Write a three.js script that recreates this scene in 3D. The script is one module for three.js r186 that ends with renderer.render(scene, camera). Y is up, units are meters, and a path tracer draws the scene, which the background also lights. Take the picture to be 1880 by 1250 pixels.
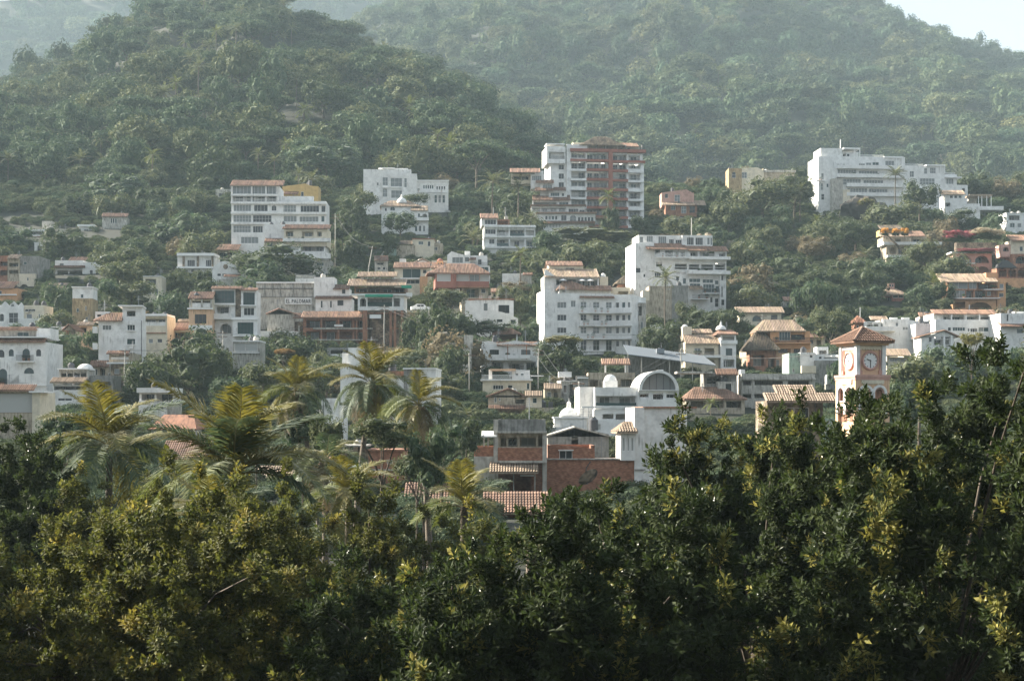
import * as THREE from 'three';
import { ImprovedNoise } from 'three/addons/math/ImprovedNoise.js';
import { FontLoader } from 'three/addons/loaders/FontLoader.js';
import { TextGeometry } from 'three/addons/geometries/TextGeometry.js';

// ---------------------------------------------------------------- camera, sky, sun, exposure
const F = 2893, HZ = 760, EYE = 14;          // focal length in photo pixels, photo row of the horizon, eye height in metres
const scene = new THREE.Scene();
const camera = new THREE.PerspectiveCamera(2 * Math.atan(625 / F) * 180 / Math.PI, 1880 / 1250, 0.5, 9000);
camera.position.set(0, EYE, 0);
camera.lookAt(0, EYE, -100);
camera.setViewOffset(1880, 1250, 0, 625 - HZ, 1880, 1250);   // raised lens: the horizon lies low in the frame
scene.add(camera);
const renderer = new THREE.WebGLRenderer({ antialias: true });
renderer.setSize(1024, 680);
renderer.toneMapping = THREE.LinearToneMapping;
renderer.toneMappingExposure = 4.1;
renderer.shadowMap.enabled = true;

const SUN = new THREE.Vector3(-0.83, 0.46, -0.3).normalize();
const sun = new THREE.DirectionalLight(new THREE.Color(1, 0.92, 0.79), 5);
sun.position.copy(SUN).multiplyScalar(1500);
sun.castShadow = true;
sun.shadow.camera.left = -900; sun.shadow.camera.right = 900; sun.shadow.camera.top = 900; sun.shadow.camera.bottom = -900; sun.shadow.camera.far = 4000;
sun.shadow.mapSize.set(4096, 4096);
scene.add(sun, sun.target);
{
  const w = 256, h = 128, a = new Float32Array(w * h * 4);
  const v = new THREE.Vector3();
  for (let j = 0; j < h; j++) for (let i = 0; i < w; i++) {
    const th = (j + 0.5) / h * Math.PI - Math.PI / 2, ph = (i + 0.5) / w * 2 * Math.PI - Math.PI;
    v.set(Math.cos(th) * Math.cos(ph), Math.sin(th), Math.cos(th) * Math.sin(ph));
    const up = Math.max(0, v.y), k = Math.pow(1 - up, 2.2), c = Math.max(-1, Math.min(1, v.dot(SUN)));
    const glow = 0.18 * Math.exp(-(1 - c) * 5);               // bright air round the sun
    const o = (j * w + i) * 4, low = v.y < 0 ? Math.max(0.25, 1 + v.y * 4) : 1;
    a[o] = (0.146 + 0.07 * k + glow) * low; a[o + 1] = (0.178 + 0.053 * k + glow * 0.97) * low; a[o + 2] = (0.221 + 0.024 * k + glow * 0.88) * low; a[o + 3] = 1;
  }
  const t = new THREE.DataTexture(a, w, h, THREE.RGBAFormat, THREE.FloatType);
  t.mapping = THREE.EquirectangularReflectionMapping; t.magFilter = t.minFilter = THREE.LinearFilter; t.needsUpdate = true;
  scene.background = t; scene.environment = t;
}
scene.fog = new THREE.FogExp2(new THREE.Color(0.7, 0.9, 1.0), 0.00014);

// ---------------------------------------------------------------- helpers
let seed = 12345;
const rnd = () => { seed = (seed * 1664525 + 1013904223) >>> 0; return seed / 4294967296; };
const rr = (a, b) => a + (b - a) * rnd();
const pick = (a) => a[Math.floor(rnd() * a.length) % a.length];
const lerp = (a, b, t) => a + (b - a) * t;
const clamp = (x, a, b) => Math.max(a, Math.min(b, x));
const table = (t, x) => { if (x <= t[0][0]) return t[0][1]; for (let i = 1; i < t.length; i++) if (x <= t[i][0]) { const [a, b] = t[i - 1], [c, d] = t[i]; return b + (d - b) * (x - a) / (c - a); } return t[t.length - 1][1]; };
const noise = new ImprovedNoise();
const fbm = (x, y, z = 0.37) => noise.noise(x, y, z) + 0.5 * noise.noise(x * 2.1, y * 2.1, z + 5) + 0.25 * noise.noise(x * 4.3, y * 4.3, z + 9);
const V = (x, y, z) => new THREE.Vector3(x, y, z);
const at = (px, py, d) => V((px - 940) / F * d, EYE + (HZ - py) / F * d, -d);   // the place that shows at photo pixel (px, py), d metres in front
const used = {};
const numbered = (n) => { used[n] = (used[n] ?? -1) + 1; return used[n] ? n + '_' + String(used[n]).padStart(3, '0') : n; };
function tag(o, label, category, group, kind) {
  o.userData = {};
  if (label) o.userData.label = label;
  if (category) o.userData.category = category;
  if (group) o.userData.group = group;
  if (kind) o.userData.kind = kind;
  return o;
}
function thing(name, label, category, pos, yaw = 0, group) {
  const g = new THREE.Group(); g.name = numbered(name); scene.add(g);
  g.position.copy(pos); g.rotation.y = yaw;
  return tag(g, label, category, group);
}
// a growing bag of triangles that becomes one named mesh; uv in metres
class Bag {
  constructor() { this.p = []; this.n = []; this.u = []; this.c = []; this.col = [1, 1, 1]; }
  vert(a, n) {
    this.p.push(a.x, a.y, a.z); this.n.push(n.x, n.y, n.z); this.c.push(...this.col);
  }
  uvs(ps, n) {
    const ax = Math.abs(n.x), ay = Math.abs(n.y);
    for (const a of ps) ay > 0.8 ? this.u.push(a.x, a.z) : ax > 0.7 ? this.u.push(a.z + 3.7, a.y) : this.u.push(a.x, a.y);
  }
  tri(a, b, c) {
    const n = V(0, 0, 0).subVectors(b, a).cross(V(0, 0, 0).subVectors(c, a)).normalize();
    this.vert(a, n); this.vert(b, n); this.vert(c, n); this.uvs([a, b, c], n); return this;
  }
  quad(a, b, c, d) { this.tri(a, b, c); return this.tri(a, c, d); }
  box(x0, y0, z0, x1, y1, z1) {
    if (x0 > x1) [x0, x1] = [x1, x0]; if (y0 > y1) [y0, y1] = [y1, y0]; if (z0 > z1) [z0, z1] = [z1, z0];
    const q = (a, b, c, d) => this.quad(V(...a), V(...b), V(...c), V(...d));
    q([x0, y0, z1], [x1, y0, z1], [x1, y1, z1], [x0, y1, z1]); q([x1, y0, z0], [x0, y0, z0], [x0, y1, z0], [x1, y1, z0]);
    q([x0, y0, z0], [x0, y0, z1], [x0, y1, z1], [x0, y1, z0]); q([x1, y0, z1], [x1, y0, z0], [x1, y1, z0], [x1, y1, z1]);
    q([x0, y1, z1], [x1, y1, z1], [x1, y1, z0], [x0, y1, z0]); q([x0, y0, z0], [x1, y0, z0], [x1, y0, z1], [x0, y0, z1]);
    return this;
  }
  slab(poly, t) {              // a convex sheet of thickness t hanging under poly
    const q = poly.map((p) => V(p.x, p.y - t, p.z)), k = poly.length;
    for (let i = 1; i < k - 1; i++) { this.tri(poly[0], poly[i], poly[i + 1]); this.tri(q[0], q[i + 1], q[i]); }
    for (let i = 0; i < k; i++) { const j = (i + 1) % k; this.quad(poly[j], poly[i], q[i], q[j]); }
    return this;
  }
  add(geo, m) {
    const g = geo.index ? geo.toNonIndexed() : geo.clone(); if (m) g.applyMatrix4(m);
    const P = g.attributes.position, N = g.attributes.normal, a = V(0, 0, 0), n = V(0, 0, 0), f = V(0, 0, 0), pts = [V(0, 0, 0), V(0, 0, 0), V(0, 0, 0)];
    for (let i = 0; i < P.count; i += 3) {
      for (let k = 0; k < 3; k++) { pts[k].fromBufferAttribute(P, i + k); n.fromBufferAttribute(N, i + k); this.vert(pts[k], n); }
      f.subVectors(pts[1], pts[0]).cross(a.subVectors(pts[2], pts[0])).normalize(); this.uvs(pts, f);
    }
    return this;
  }
  tube(pts, r0, r1, sides = 6, seg) {
    const curve = new THREE.CatmullRomCurve3(pts), n = seg ?? Math.max(2, pts.length * 2), fr = curve.computeFrenetFrames(n, false);
    const ring = (i) => { const c = curve.getPointAt(i / n), r = lerp(r0, r1, i / n); return [...Array(sides)].map((_, k) => { const t = k / sides * 2 * Math.PI; return { p: c.clone().addScaledVector(fr.normals[i], Math.cos(t) * r).addScaledVector(fr.binormals[i], Math.sin(t) * r), n: V(0, 0, 0).addScaledVector(fr.normals[i], Math.cos(t)).addScaledVector(fr.binormals[i], Math.sin(t)) }; }); };
    let A = ring(0);
    for (let i = 1; i <= n; i++) {
      const B = ring(i);
      for (let k = 0; k < sides; k++) {
        const l = (k + 1) % sides, L = i / n * 4;
        for (const [q, uu, vv] of [[A[k], k, L], [A[l], k + 1, L], [B[l], k + 1, L + 1], [A[k], k, L], [B[l], k + 1, L + 1], [B[k], k, L + 1]]) { this.vert(q.p, q.n); this.u.push(uu / sides, vv); }
      }
      A = B;
    }
    return this;
  }
  geo() {
    const g = new THREE.BufferGeometry();
    g.setAttribute('position', new THREE.Float32BufferAttribute(this.p, 3)); g.setAttribute('normal', new THREE.Float32BufferAttribute(this.n, 3));
    g.setAttribute('uv', new THREE.Float32BufferAttribute(this.u, 2)); g.setAttribute('color', new THREE.Float32BufferAttribute(this.c, 3));
    return g;
  }
  build(name, mat, parent) { return put(name, this.geo(), mat, parent); }
}
function put(name, geo, mat, parent = scene) {
  const m = new THREE.Mesh(geo, mat); m.name = parent === scene ? numbered(name) : name; m.castShadow = m.receiveShadow = true; parent.add(m); return m;
}
const bag = () => new Bag();

// ---------------------------------------------------------------- materials
function texture(size, metres, fn) {
  const a = new Uint8Array(size * size * 4);
  for (let j = 0; j < size; j++) for (let i = 0; i < size; i++) { const c = fn(i / size, j / size), o = (j * size + i) * 4; for (let k = 0; k < 3; k++) a[o + k] = clamp(Math.round((c.length ? c[k] : c) * 255), 0, 255); a[o + 3] = 255; }
  const t = new THREE.DataTexture(a, size, size); t.colorSpace = THREE.SRGBColorSpace; t.wrapS = t.wrapT = THREE.RepeatWrapping; t.magFilter = THREE.LinearFilter; t.minFilter = THREE.LinearMipmapLinearFilter; t.generateMipmaps = true;
  t.repeat.set(1 / metres, 1 / metres); t.needsUpdate = true; return t;
}
const loop = (x, y, s, z) => {           // tileable noise
  const f = (a, b) => noise.noise(a * s, b * s, z);
  return lerp(lerp(f(x, y), f(x - 1, y), x), lerp(f(x, y - 1), f(x - 1, y - 1), x), y) * 1.6;
};
const T = {
  stucco: texture(512, 9, (x, y) => { const st = Math.max(0, loop(x, y * 0.12 + 0.4, 34, 2.1) - 0.25) * 0.6 * clamp(0.35 + loop(x, y, 5, 8), 0, 1), bl = loop(x, y, 4, 1) * 0.06 + loop(x, y, 9, 6) * 0.07 + loop(x, y, 28, 3) * 0.045; const v = 0.94 + bl - Math.max(0, st); return [v, v - 0.006 - st * 0.03, v - 0.016 - st * 0.05]; }),
  dirty: texture(512, 7, (x, y) => { const st = Math.max(0, loop(x, y * 0.2 + 0.3, 26, 5.1) + 0.15) * 0.55, bl = loop(x, y, 6, 1.4) * 0.12 + loop(x, y, 22, 3.3) * 0.08 + loop(x, y, 60, 3.3) * 0.05; const v = 0.86 + bl - st * 0.5; return [v, v - 0.01, v - 0.03]; }),
  brick: texture(512, 2.4, (x, y) => { const r = Math.floor(y * 32), u = x * 10 + (r % 2) * 0.5, f = u - Math.floor(u), g = y * 32 - r; if (f < 0.06 || g < 0.16) return [0.72, 0.66, 0.6]; const k = Math.sin(Math.floor(u) % 10 * 12.9 + r * 78.2) * 43758.5, w = k - Math.floor(k), b = loop(x, y, 6, 4) * 0.15; return [0.72 + w * 0.22 + b, 0.5 + w * 0.2 + b, 0.4 + w * 0.16 + b]; }),
  earth: texture(512, 14, (x, y) => { const v = 0.62 + loop(x, y, 6, 1) * 0.3 + loop(x, y, 24, 3) * 0.2; return [v, v * 0.98, v * 0.9]; }),
  bark: texture(256, 1, (x, y) => { const v = 0.7 + loop(x, y, 20, 1) * 0.35 + loop(x, y, 5, 3) * 0.2; return [v, v * 0.97, v * 0.93]; }),
  rock: texture(512, 12, (x, y) => { const v = 0.7 + loop(x, y, 8, 1) * 0.4 + loop(x, y, 30, 3) * 0.25; return [v, v * 0.98, v * 0.95]; }),
};
const mat = (r, g, b, o = {}) => new THREE.MeshStandardMaterial({ color: new THREE.Color().setRGB(r, g, b), roughness: 0.9, vertexColors: true, ...o });
const M = {
  white: mat(0.78, 0.78, 0.77, { map: T.stucco }), cream: mat(0.7, 0.63, 0.5, { map: T.stucco }), beige: mat(0.56, 0.49, 0.39, { map: T.dirty }),
  ochre: mat(0.56, 0.42, 0.25, { map: T.dirty }), orange: mat(0.66, 0.36, 0.19, { map: T.stucco }), peach: mat(0.74, 0.49, 0.32, { map: T.stucco }), red: mat(0.33, 0.13, 0.095, { map: T.stucco }),
  terra: mat(0.45, 0.22, 0.14, { map: T.dirty }), yellow: mat(0.58, 0.4, 0.16, { map: T.stucco }), pink: mat(0.6, 0.36, 0.3, { map: T.stucco }),
  grey: mat(0.36, 0.36, 0.35, { map: T.dirty }), pale: mat(0.62, 0.6, 0.56, { map: T.dirty }), green: mat(0.42, 0.56, 0.48, { map: T.dirty }),
  brick: mat(0.44, 0.36, 0.32, { map: T.brick }), stone: mat(0.36, 0.29, 0.22, { map: T.rock }), trim: mat(0.76, 0.75, 0.73), wood: mat(0.13, 0.075, 0.045), dark: mat(0.035, 0.035, 0.035),
  tile: mat(0.4, 0.25, 0.185, { map: T.dirty }), tilepale: mat(0.5, 0.385, 0.295, { map: T.dirty }), tiledark: mat(0.27, 0.16, 0.115, { map: T.dirty }), thatch: mat(0.24, 0.2, 0.15, { map: T.rock }),
  metal: mat(0.17, 0.19, 0.21, { roughness: 0.8 }), iron: mat(0.05, 0.05, 0.052, { roughness: 0.6 }), awning: mat(0.02, 0.28, 0.17), cloth: mat(0.75, 0.74, 0.72),
  glass: mat(0.025, 0.03, 0.034, { roughness: 0.08 }), curtain: mat(0.17, 0.185, 0.185, { roughness: 0.12 }), teal: mat(0.03, 0.06, 0.062, { roughness: 0.08 }), shutter: mat(0.4, 0.4, 0.38), pot: mat(0.4, 0.2, 0.12),
  earth: mat(0.036, 0.044, 0.022, { map: T.earth }), bark: mat(0.17, 0.14, 0.11, { map: T.bark }), palmbark: mat(0.26, 0.22, 0.18, { map: T.bark }), rock: mat(0.2, 0.175, 0.15, { map: T.rock }), tank: mat(0.05, 0.05, 0.055, { roughness: 0.5 }),
};
for (const k in M) M[k].name = k;
const leafMat = (o = {}) => new THREE.MeshPhysicalMaterial({ color: 0xffffff, vertexColors: true, roughness: 0.92, transmission: 0.35, thickness: 0, side: THREE.DoubleSide, specularIntensity: 0.5, ...o });
const LEAF = leafMat({ transmission: 0.45 }), FAR = leafMat({ transmission: 0.22 }), GLOSS = leafMat({ transmission: 0.4, clearcoat: 0.14, clearcoatRoughness: 0.2, specularIntensity: 0.25 }), FROND = leafMat({ transmission: 0.42, clearcoat: 0.25, clearcoatRoughness: 0.35, specularIntensity: 0.6 });
LEAF.name = 'leaf'; FAR.name = 'far_leaf'; GLOSS.name = 'glossy_leaf'; FROND.name = 'frond';

// ---------------------------------------------------------------- terrain
const ROWS = [[1250, 60], [960, 130], [900, 165], [790, 225], [730, 265], [660, 320], [620, 340], [550, 385], [500, 420], [450, 460], [400, 510], [350, 560]].reverse();   // photo row of a base -> metres away
const depthOf = (py) => table(ROWS, py);
const SLOPE = [[0, 0], [60, 0.5], ...ROWS.slice().reverse().slice(1).map(([py, d]) => [d, EYE + (HZ - py) / F * d - 0.3]), [640, 101], [760, 92]];
const crestA = [[-900, 420], [-200, 250], [0, 178], [130, 130], [200, 70], [300, 35], [450, 12], [520, 38], [620, 82], [780, 142], [900, 212], [960, 265], [1010, 335], [1060, 430], [1150, 560]];
const depthA = [[-200, 1120], [200, 1050], [450, 970], [620, 920], [780, 870], [900, 820], [960, 780], [1010, 740], [1150, 700]];
const crestB = [[300, 260], [500, 165], [620, 80], [700, 48], [760, 20], [900, -10], [1300, -18], [1500, -10], [1580, 22], [1660, 60], [1760, 106], [1830, 142], [1880, 152], [2000, 190], [2300, 300], [2900, 480]];
function hills(x, d) {
  const u = 940 + F * x / d, y = (py, dd) => EYE + (HZ - py) / F * dd;
  let h = -1e9, which = 0, t = 0;
  const hill = (crest, dc, d0, h0, n, id, back) => {
    const yc = y(crest, dc), k = (d - d0) / (dc - d0); if (k < 0) return;
    const v = k <= 1 ? lerp(h0, yc, Math.pow(k, 0.92)) + n * 4 * k * (1 - k) : yc - (d - dc) * back;
    if (v > h) { h = v; which = id; t = k; }
  };
  const spur = (sx, sd, z) => (0.5 - Math.abs(noise.noise(x / sx, d / sd, z)) * 1.8) + 0.5 * noise.noise(x / sx * 2.3, d / sd * 2.3, z + 3);
  if (d > 540) {
    hill(table(crestA, u), table(depthA, u), 545, 84, 16 * spur(70, 160, 1.7), 1, 0.55);
    hill(table(crestB, u), 1900, 860, 100, 48 * spur(170, 400, 4.4), 2, 0.5);
    hill(table([[-400, 40], [0, 0], [300, -15], [560, -12], [760, 0], [1000, 60], [1400, 200], [2400, 500]], u), 2500, 1900, 120, 20 * spur(160, 400, 8.8), 3, 0.4);
  }
  return { h, which, t };
}
function ground(x, d) {
  if (d < -6) return 0.5 + 92 * Math.pow(clamp((-6 - d) / 70, 0, 1), 0.85);      // added unseen rise behind the viewpoint, holds sky light off the foreground
  const town = table(SLOPE, Math.max(0, d)) + (d > 90 ? 1.1 * noise.noise(x / 30, d / 30, 0.5) : 0), b = hills(x, d);
  return Math.max(town, b.h);
}
{
  const K = 200, R = 190, P = [], U = [], I = [];
  for (let j = 0; j <= R; j++) {
    const d = -84 + 3124 * Math.pow(j / R, 1.7);
    for (let i = 0; i <= K; i++) { const x = (i / K - 0.5) * 1.5 * (d + 160); P.push(x, ground(x, d) - 0.1, -d); U.push(x, d); }
  }
  for (let j = 0; j < R; j++) for (let i = 0; i < K; i++) { const a = j * (K + 1) + i, b = a + K + 1; I.push(a, a + 1, b + 1, a, b + 1, b); }
  const g = new THREE.BufferGeometry(); g.setAttribute('position', new THREE.Float32BufferAttribute(P, 3)); g.setAttribute('uv', new THREE.Float32BufferAttribute(U, 2)); g.setIndex(I); g.computeVertexNormals();
  tag(put('terrain', g, M.earth), 'dark earth of the town slope and the wooded hills', null, null, 'structure');
}
// ---------------------------------------------------------------- foliage shapes
const GREENS = { wood: [[0.034, 0.07, 0.033], [0.12, 0.155, 0.068]], olive: [[0.055, 0.08, 0.03], [0.18, 0.185, 0.078]], dark: [[0.032, 0.056, 0.02], [0.085, 0.105, 0.036]], dry: [[0.12, 0.1, 0.05], [0.22, 0.17, 0.09]], gold: [[0.1, 0.105, 0.015], [0.24, 0.2, 0.035]], fresh: [[0.07, 0.105, 0.018], [0.17, 0.18, 0.035]], rust: [[0.2, 0.1, 0.03], [0.26, 0.17, 0.04]] };
const mixc = (k, t) => GREENS[k][0].map((a, i) => lerp(a, GREENS[k][1][i], t));
const sphereDir = () => { const y = rr(-1, 1), a = rr(0, 2 * Math.PI), r = Math.sqrt(1 - y * y); return V(r * Math.cos(a), y, r * Math.sin(a)); };
function leafFace(b, c, n, size, col) {       // one bent leaf-clump face
  const t = V(rr(-1, 1), rr(-1, 1), rr(-1, 1)).cross(n).normalize(), s = V(0, 0, 0).crossVectors(n, t);
  const p = c.clone().addScaledVector(t, -size), q = c.clone().addScaledVector(t, size * rr(0.8, 1.2)), l = c.clone().addScaledVector(s, size * rr(0.35, 0.6)).addScaledVector(n, size * 0.25), r = c.clone().addScaledVector(s, -size * rr(0.35, 0.6)).addScaledVector(n, size * 0.2);
  b.col = col; b.tri(p, r, q); b.tri(p, q, l);
}
function lobesOf(kind) {
  const L = [];
  if (kind === 'flat') { for (let i = 0; i < 15; i++) { const a = rr(0, 6.28), r = Math.sqrt(rnd()) * 0.82; L.push([V(Math.cos(a) * r, 0.2 * (1 - r * r) + rr(-0.06, 0.06), Math.sin(a) * r), rr(0.22, 0.34), 0.5]); } }
  else if (kind === 'tall') { for (let i = 0; i < 13; i++) { const y = rr(-0.7, 0.95), a = rr(0, 6.28), r = 0.55 * Math.sqrt(Math.max(0.05, 1 - y * y)); L.push([V(Math.cos(a) * r, y, Math.sin(a) * r), rr(0.25, 0.42), 1]); } }
  else if (kind === 'dome') { L.push([V(0, 0, 0), 0.8, 0.78]); for (let i = 0; i < 13; i++) { const y = rr(-0.3, 0.8), a = i * 2.4, r = 0.66 * Math.sqrt(Math.max(0.1, 1 - y * y)); L.push([V(Math.cos(a) * r, y * 0.66, Math.sin(a) * r), rr(0.2, 0.36), 0.8]); } }
  else { for (let i = 0; i < 17; i++) { const y = rr(-0.6, 0.7), a = rr(0, 6.28), r = 0.68 * Math.sqrt(Math.max(0.1, 1 - y * y)); L.push([V(Math.cos(a) * r, y * 0.75, Math.sin(a) * r), rr(0.24, 0.45), 0.82]); } L.push([V(0, 0.1, 0), 0.5, 0.9]); }
  return L;
}
function crownGeo(kind, hue, leaves, size, R = 5, b = bag(), off = V(0, 0, 0), core = 0.7) {
  const L = lobesOf(kind), ico = new THREE.IcosahedronGeometry(1, 1), w = L.map((l) => l[1] * l[1]), sum = w.reduce((a, c) => a + c, 0);
  for (const [c, r, fy] of L) {                // the mass of twigs and inner leaves of each bough
    const m = ico.clone(), P = m.attributes.position, ph = rr(0, 50);
    for (let i = 0; i < P.count; i++) { const v = V(0, 0, 0).fromBufferAttribute(P, i), k = core * (1 + 0.45 * noise.noise(v.x * 1.7 + ph, v.y * 1.7, v.z * 1.7)); P.setXYZ(i, v.x * k, v.y * k, v.z * k); }
    const f = bag(); f.add(m, new THREE.Matrix4().compose(c.clone().multiplyScalar(R).add(off), new THREE.Quaternion(), V(r * R, r * R * fy, r * R)));
    for (let i = 0; i < f.p.length; i += 9) { b.col = mixc(hue, rr(0, 0.6)); b.tri(V(f.p[i], f.p[i + 1], f.p[i + 2]), V(f.p[i + 3], f.p[i + 4], f.p[i + 5]), V(f.p[i + 6], f.p[i + 7], f.p[i + 8])); }
  }
  L.forEach(([c, r, fy], k) => {
    const tone = rr(0, 0.5);
    for (let n = Math.round(leaves * w[k] / sum); n > 0; n--) {
      const d = sphereDir(), p = c.clone().add(V(d.x * r, d.y * r * fy, d.z * r).multiplyScalar(rr(0.86, 1.14)));
      if (L.some(([c2, r2, f2], j) => j !== k && V((p.x - c2.x) / r2, (p.y - c2.y) / (r2 * f2), (p.z - c2.z) / r2).length() < 0.8)) { if (rnd() < 0.8) continue; }
      leafFace(b, p.multiplyScalar(R).add(off), d.lerp(sphereDir(), 0.45).normalize(), size * rr(0.6, 1.3), mixc(hue, clamp(tone + rr(-0.2, 0.6), 0, 1)));
    }
  });
  return b;
}
function trunkGeo(h, r, R, n = 4) {
  const b = bag(); b.tube([V(0, -3, 0), V(rr(-0.2, 0.2), h * 0.5, rr(-0.2, 0.2)), V(0, h, 0)], r * 1.2, r * 0.7, 6, 3);
  for (let i = 0; i < n; i++) { const a = i / n * 6.28 + rr(-0.4, 0.4), l = R * rr(0.5, 0.75); b.tube([V(0, h * rr(0.6, 0.95), 0), V(Math.cos(a) * l * 0.5, h + R * 0.15, Math.sin(a) * l * 0.5), V(Math.cos(a) * l, h + R * rr(0.25, 0.5), Math.sin(a) * l)], r * 0.5, r * 0.15, 5, 3); }
  return b;
}
function frondGeo(len, n, ll, elev, droop, hue, wid = 0.035, b = bag(), rot = 0, scaleCol = 1, hang = 0.5) {
  const ca = Math.cos(rot), sa = Math.sin(rot), R = (v) => V(v.x * ca + v.z * sa, v.y, -v.x * sa + v.z * ca);
  const P = (s) => { const a = elev - droop * s * 0.5, o = elev - droop * s; return V(0, len * s * Math.sin(lerp(a, o, 0.3)), len * s * Math.cos(lerp(a, o, 0.3))); };
  b.col = [0.2 * scaleCol, 0.17 * scaleCol, 0.05 * scaleCol];
  for (let i = 0; i < 7; i++) {                  // rachis, a flat ribbon with a keel
    const A = P(i / 7), B = P((i + 1) / 7), w = len * 0.009 * (1.2 - i / 7), w2 = len * 0.009 * (1.2 - (i + 1) / 7), k = V(0, -w * 1.5, 0);
    b.quad(R(V(-w, A.y, A.z)), R(V(w, A.y, A.z)), R(V(w2, B.y, B.z)), R(V(-w2, B.y, B.z)));
    b.quad(R(V(-w, A.y, A.z)), R(V(-w2, B.y, B.z)), R(B.clone().add(k)), R(A.clone().add(k)));
    b.quad(R(V(w, A.y, A.z)), R(A.clone().add(k)), R(B.clone().add(k)), R(V(w2, B.y, B.z)));
  }
  for (let i = 0; i < n; i++) for (const sd of [-1, 1]) {
    const s = 0.14 + 0.86 * (i + rr(0, 0.7)) / n, A = P(s), T = P(Math.min(1, s + 0.02)).sub(P(s - 0.02)).normalize(), N = V(0, T.z, -T.y);
    const L = ll * len * (0.35 + 0.65 * Math.sin(Math.PI * Math.min(1, 0.18 + s * 0.78))) * rr(0.85, 1.12);
    const dir = V(sd * rr(0.65, 0.9), 0, 0).addScaledVector(T, rr(0.45, 0.75)).addScaledVector(N, rr(0, 0.3)).normalize();
    const mid = A.clone().addScaledVector(dir, L * 0.5), tip = A.clone().addScaledVector(dir, L).add(V(0, -L * rr(0.25, 0.6) * hang, 0)), w = wid * len * 0.5;
    b.col = mixc(hue, rr(0, 1)).map((c) => c * scaleCol);
    b.quad(R(A.clone().addScaledVector(T, -w * 0.6)), R(mid.clone().addScaledVector(T, -w)), R(mid.clone().addScaledVector(T, w)), R(A.clone().addScaledVector(T, w * 0.6)));
    b.tri(R(mid.clone().addScaledVector(T, -w)), R(tip), R(mid.clone().addScaledVector(T, w)));
  }
  return b;
}
// ---------------------------------------------------------------- kinds of trees
seed = 777;
const KIND = {};                                   // name -> { crowns: [geometry], trunks: [geometry] }, crown radius 5 m, trunk 5 m
for (const [k, shape, hue, n] of [['wood', 'round', 'wood', 5], ['olive', 'round', 'olive', 3], ['dark', 'round', 'dark', 3], ['flat', 'flat', 'wood', 3], ['tall', 'tall', 'wood', 2], ['dry', 'round', 'dry', 2], ['darkflat', 'flat', 'dark', 2], ['gold', 'round', 'gold', 2], ['rust', 'flat', 'rust', 1]])
  KIND[k] = { crowns: [...Array(n)].map(() => crownGeo(shape, hue, 2200, 0.26, 5, bag(), V(0, 0, 0), 0.6).geo()), far: [...Array(n)].map(() => crownGeo(shape === 'round' ? 'dome' : shape, hue, 1500, 0.3, 5, bag(), V(0, 0, 0), 0.56).geo()), trunks: [0, 1].map(() => trunkGeo(5, 0.28, 5).geo()) };
function palmCrown(nf, len, up, hue, ll) { const b = bag(); for (let i = 0; i < nf; i++) { const e = lerp(1.45, up, i / nf) + rr(-0.12, 0.12); frondGeo(len * rr(0.85, 1.1), 15, ll, e, rr(0.5, 1.2), hue, 0.05, b, i * 2.4 + rr(-0.2, 0.2)); } return b; }
KIND.palm = { crowns: [palmCrown(20, 4.2, -0.1, 'olive', 0.22).geo(), palmCrown(24, 4.4, 0.2, 'olive', 0.2).geo(), palmCrown(18, 4, -0.4, 'fresh', 0.24).geo()], trunks: [0, 1].map(() => { const b = bag(); b.tube([V(0, -6, 0), V(rr(-0.3, 0.3), -2.5, rr(-0.3, 0.3)), V(0, 0.2, 0)], 0.22, 0.16, 6, 4); return b.geo(); }) };
KIND.palm.far = KIND.palm.crowns;
let turn = 0;
// a broadleaf tree with its crown centred on p, crown half width rx and half height ry in metres
function tree(kind, name, label, p, rx, ry, group, hp = 1, fine = true) {
  const K = KIND[kind], base = thing(name, label, kind === 'palm' ? 'palm' : 'tree', p, 0, group), y0 = ground(p.x, -p.z), i = turn++;
  if (kind === 'palm') {
    const c = put('crown', K.crowns[i % K.crowns.length], FROND, base); c.scale.set(rx / 4, ry / 4, rx / 4); c.rotation.y = i * 1.3;
    const t = put('trunk', K.trunks[i % 2], M.palmbark, base); t.scale.set(rx / 4, Math.max(0.3, (p.y - y0 + 1) / 6), rx / 4);
    return base;
  }
  const set = fine ? K.crowns : K.far, c = put('crown', set[i % set.length], fine ? LEAF : FAR, base); c.scale.set(rx / 5, ry / (kind === 'flat' || kind === 'darkflat' || kind === 'rust' ? 2 : 4.4), rx / 5); c.rotation.y = i * 1.7;
  const h = Math.max(1.5, p.y - y0 - ry * 0.3), t = put('trunk', K.trunks[i % 2], M.bark, base); t.position.y = y0 - p.y; t.scale.set(rx / 5, h / 6.5, rx / 5);
  return base;
}
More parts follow.
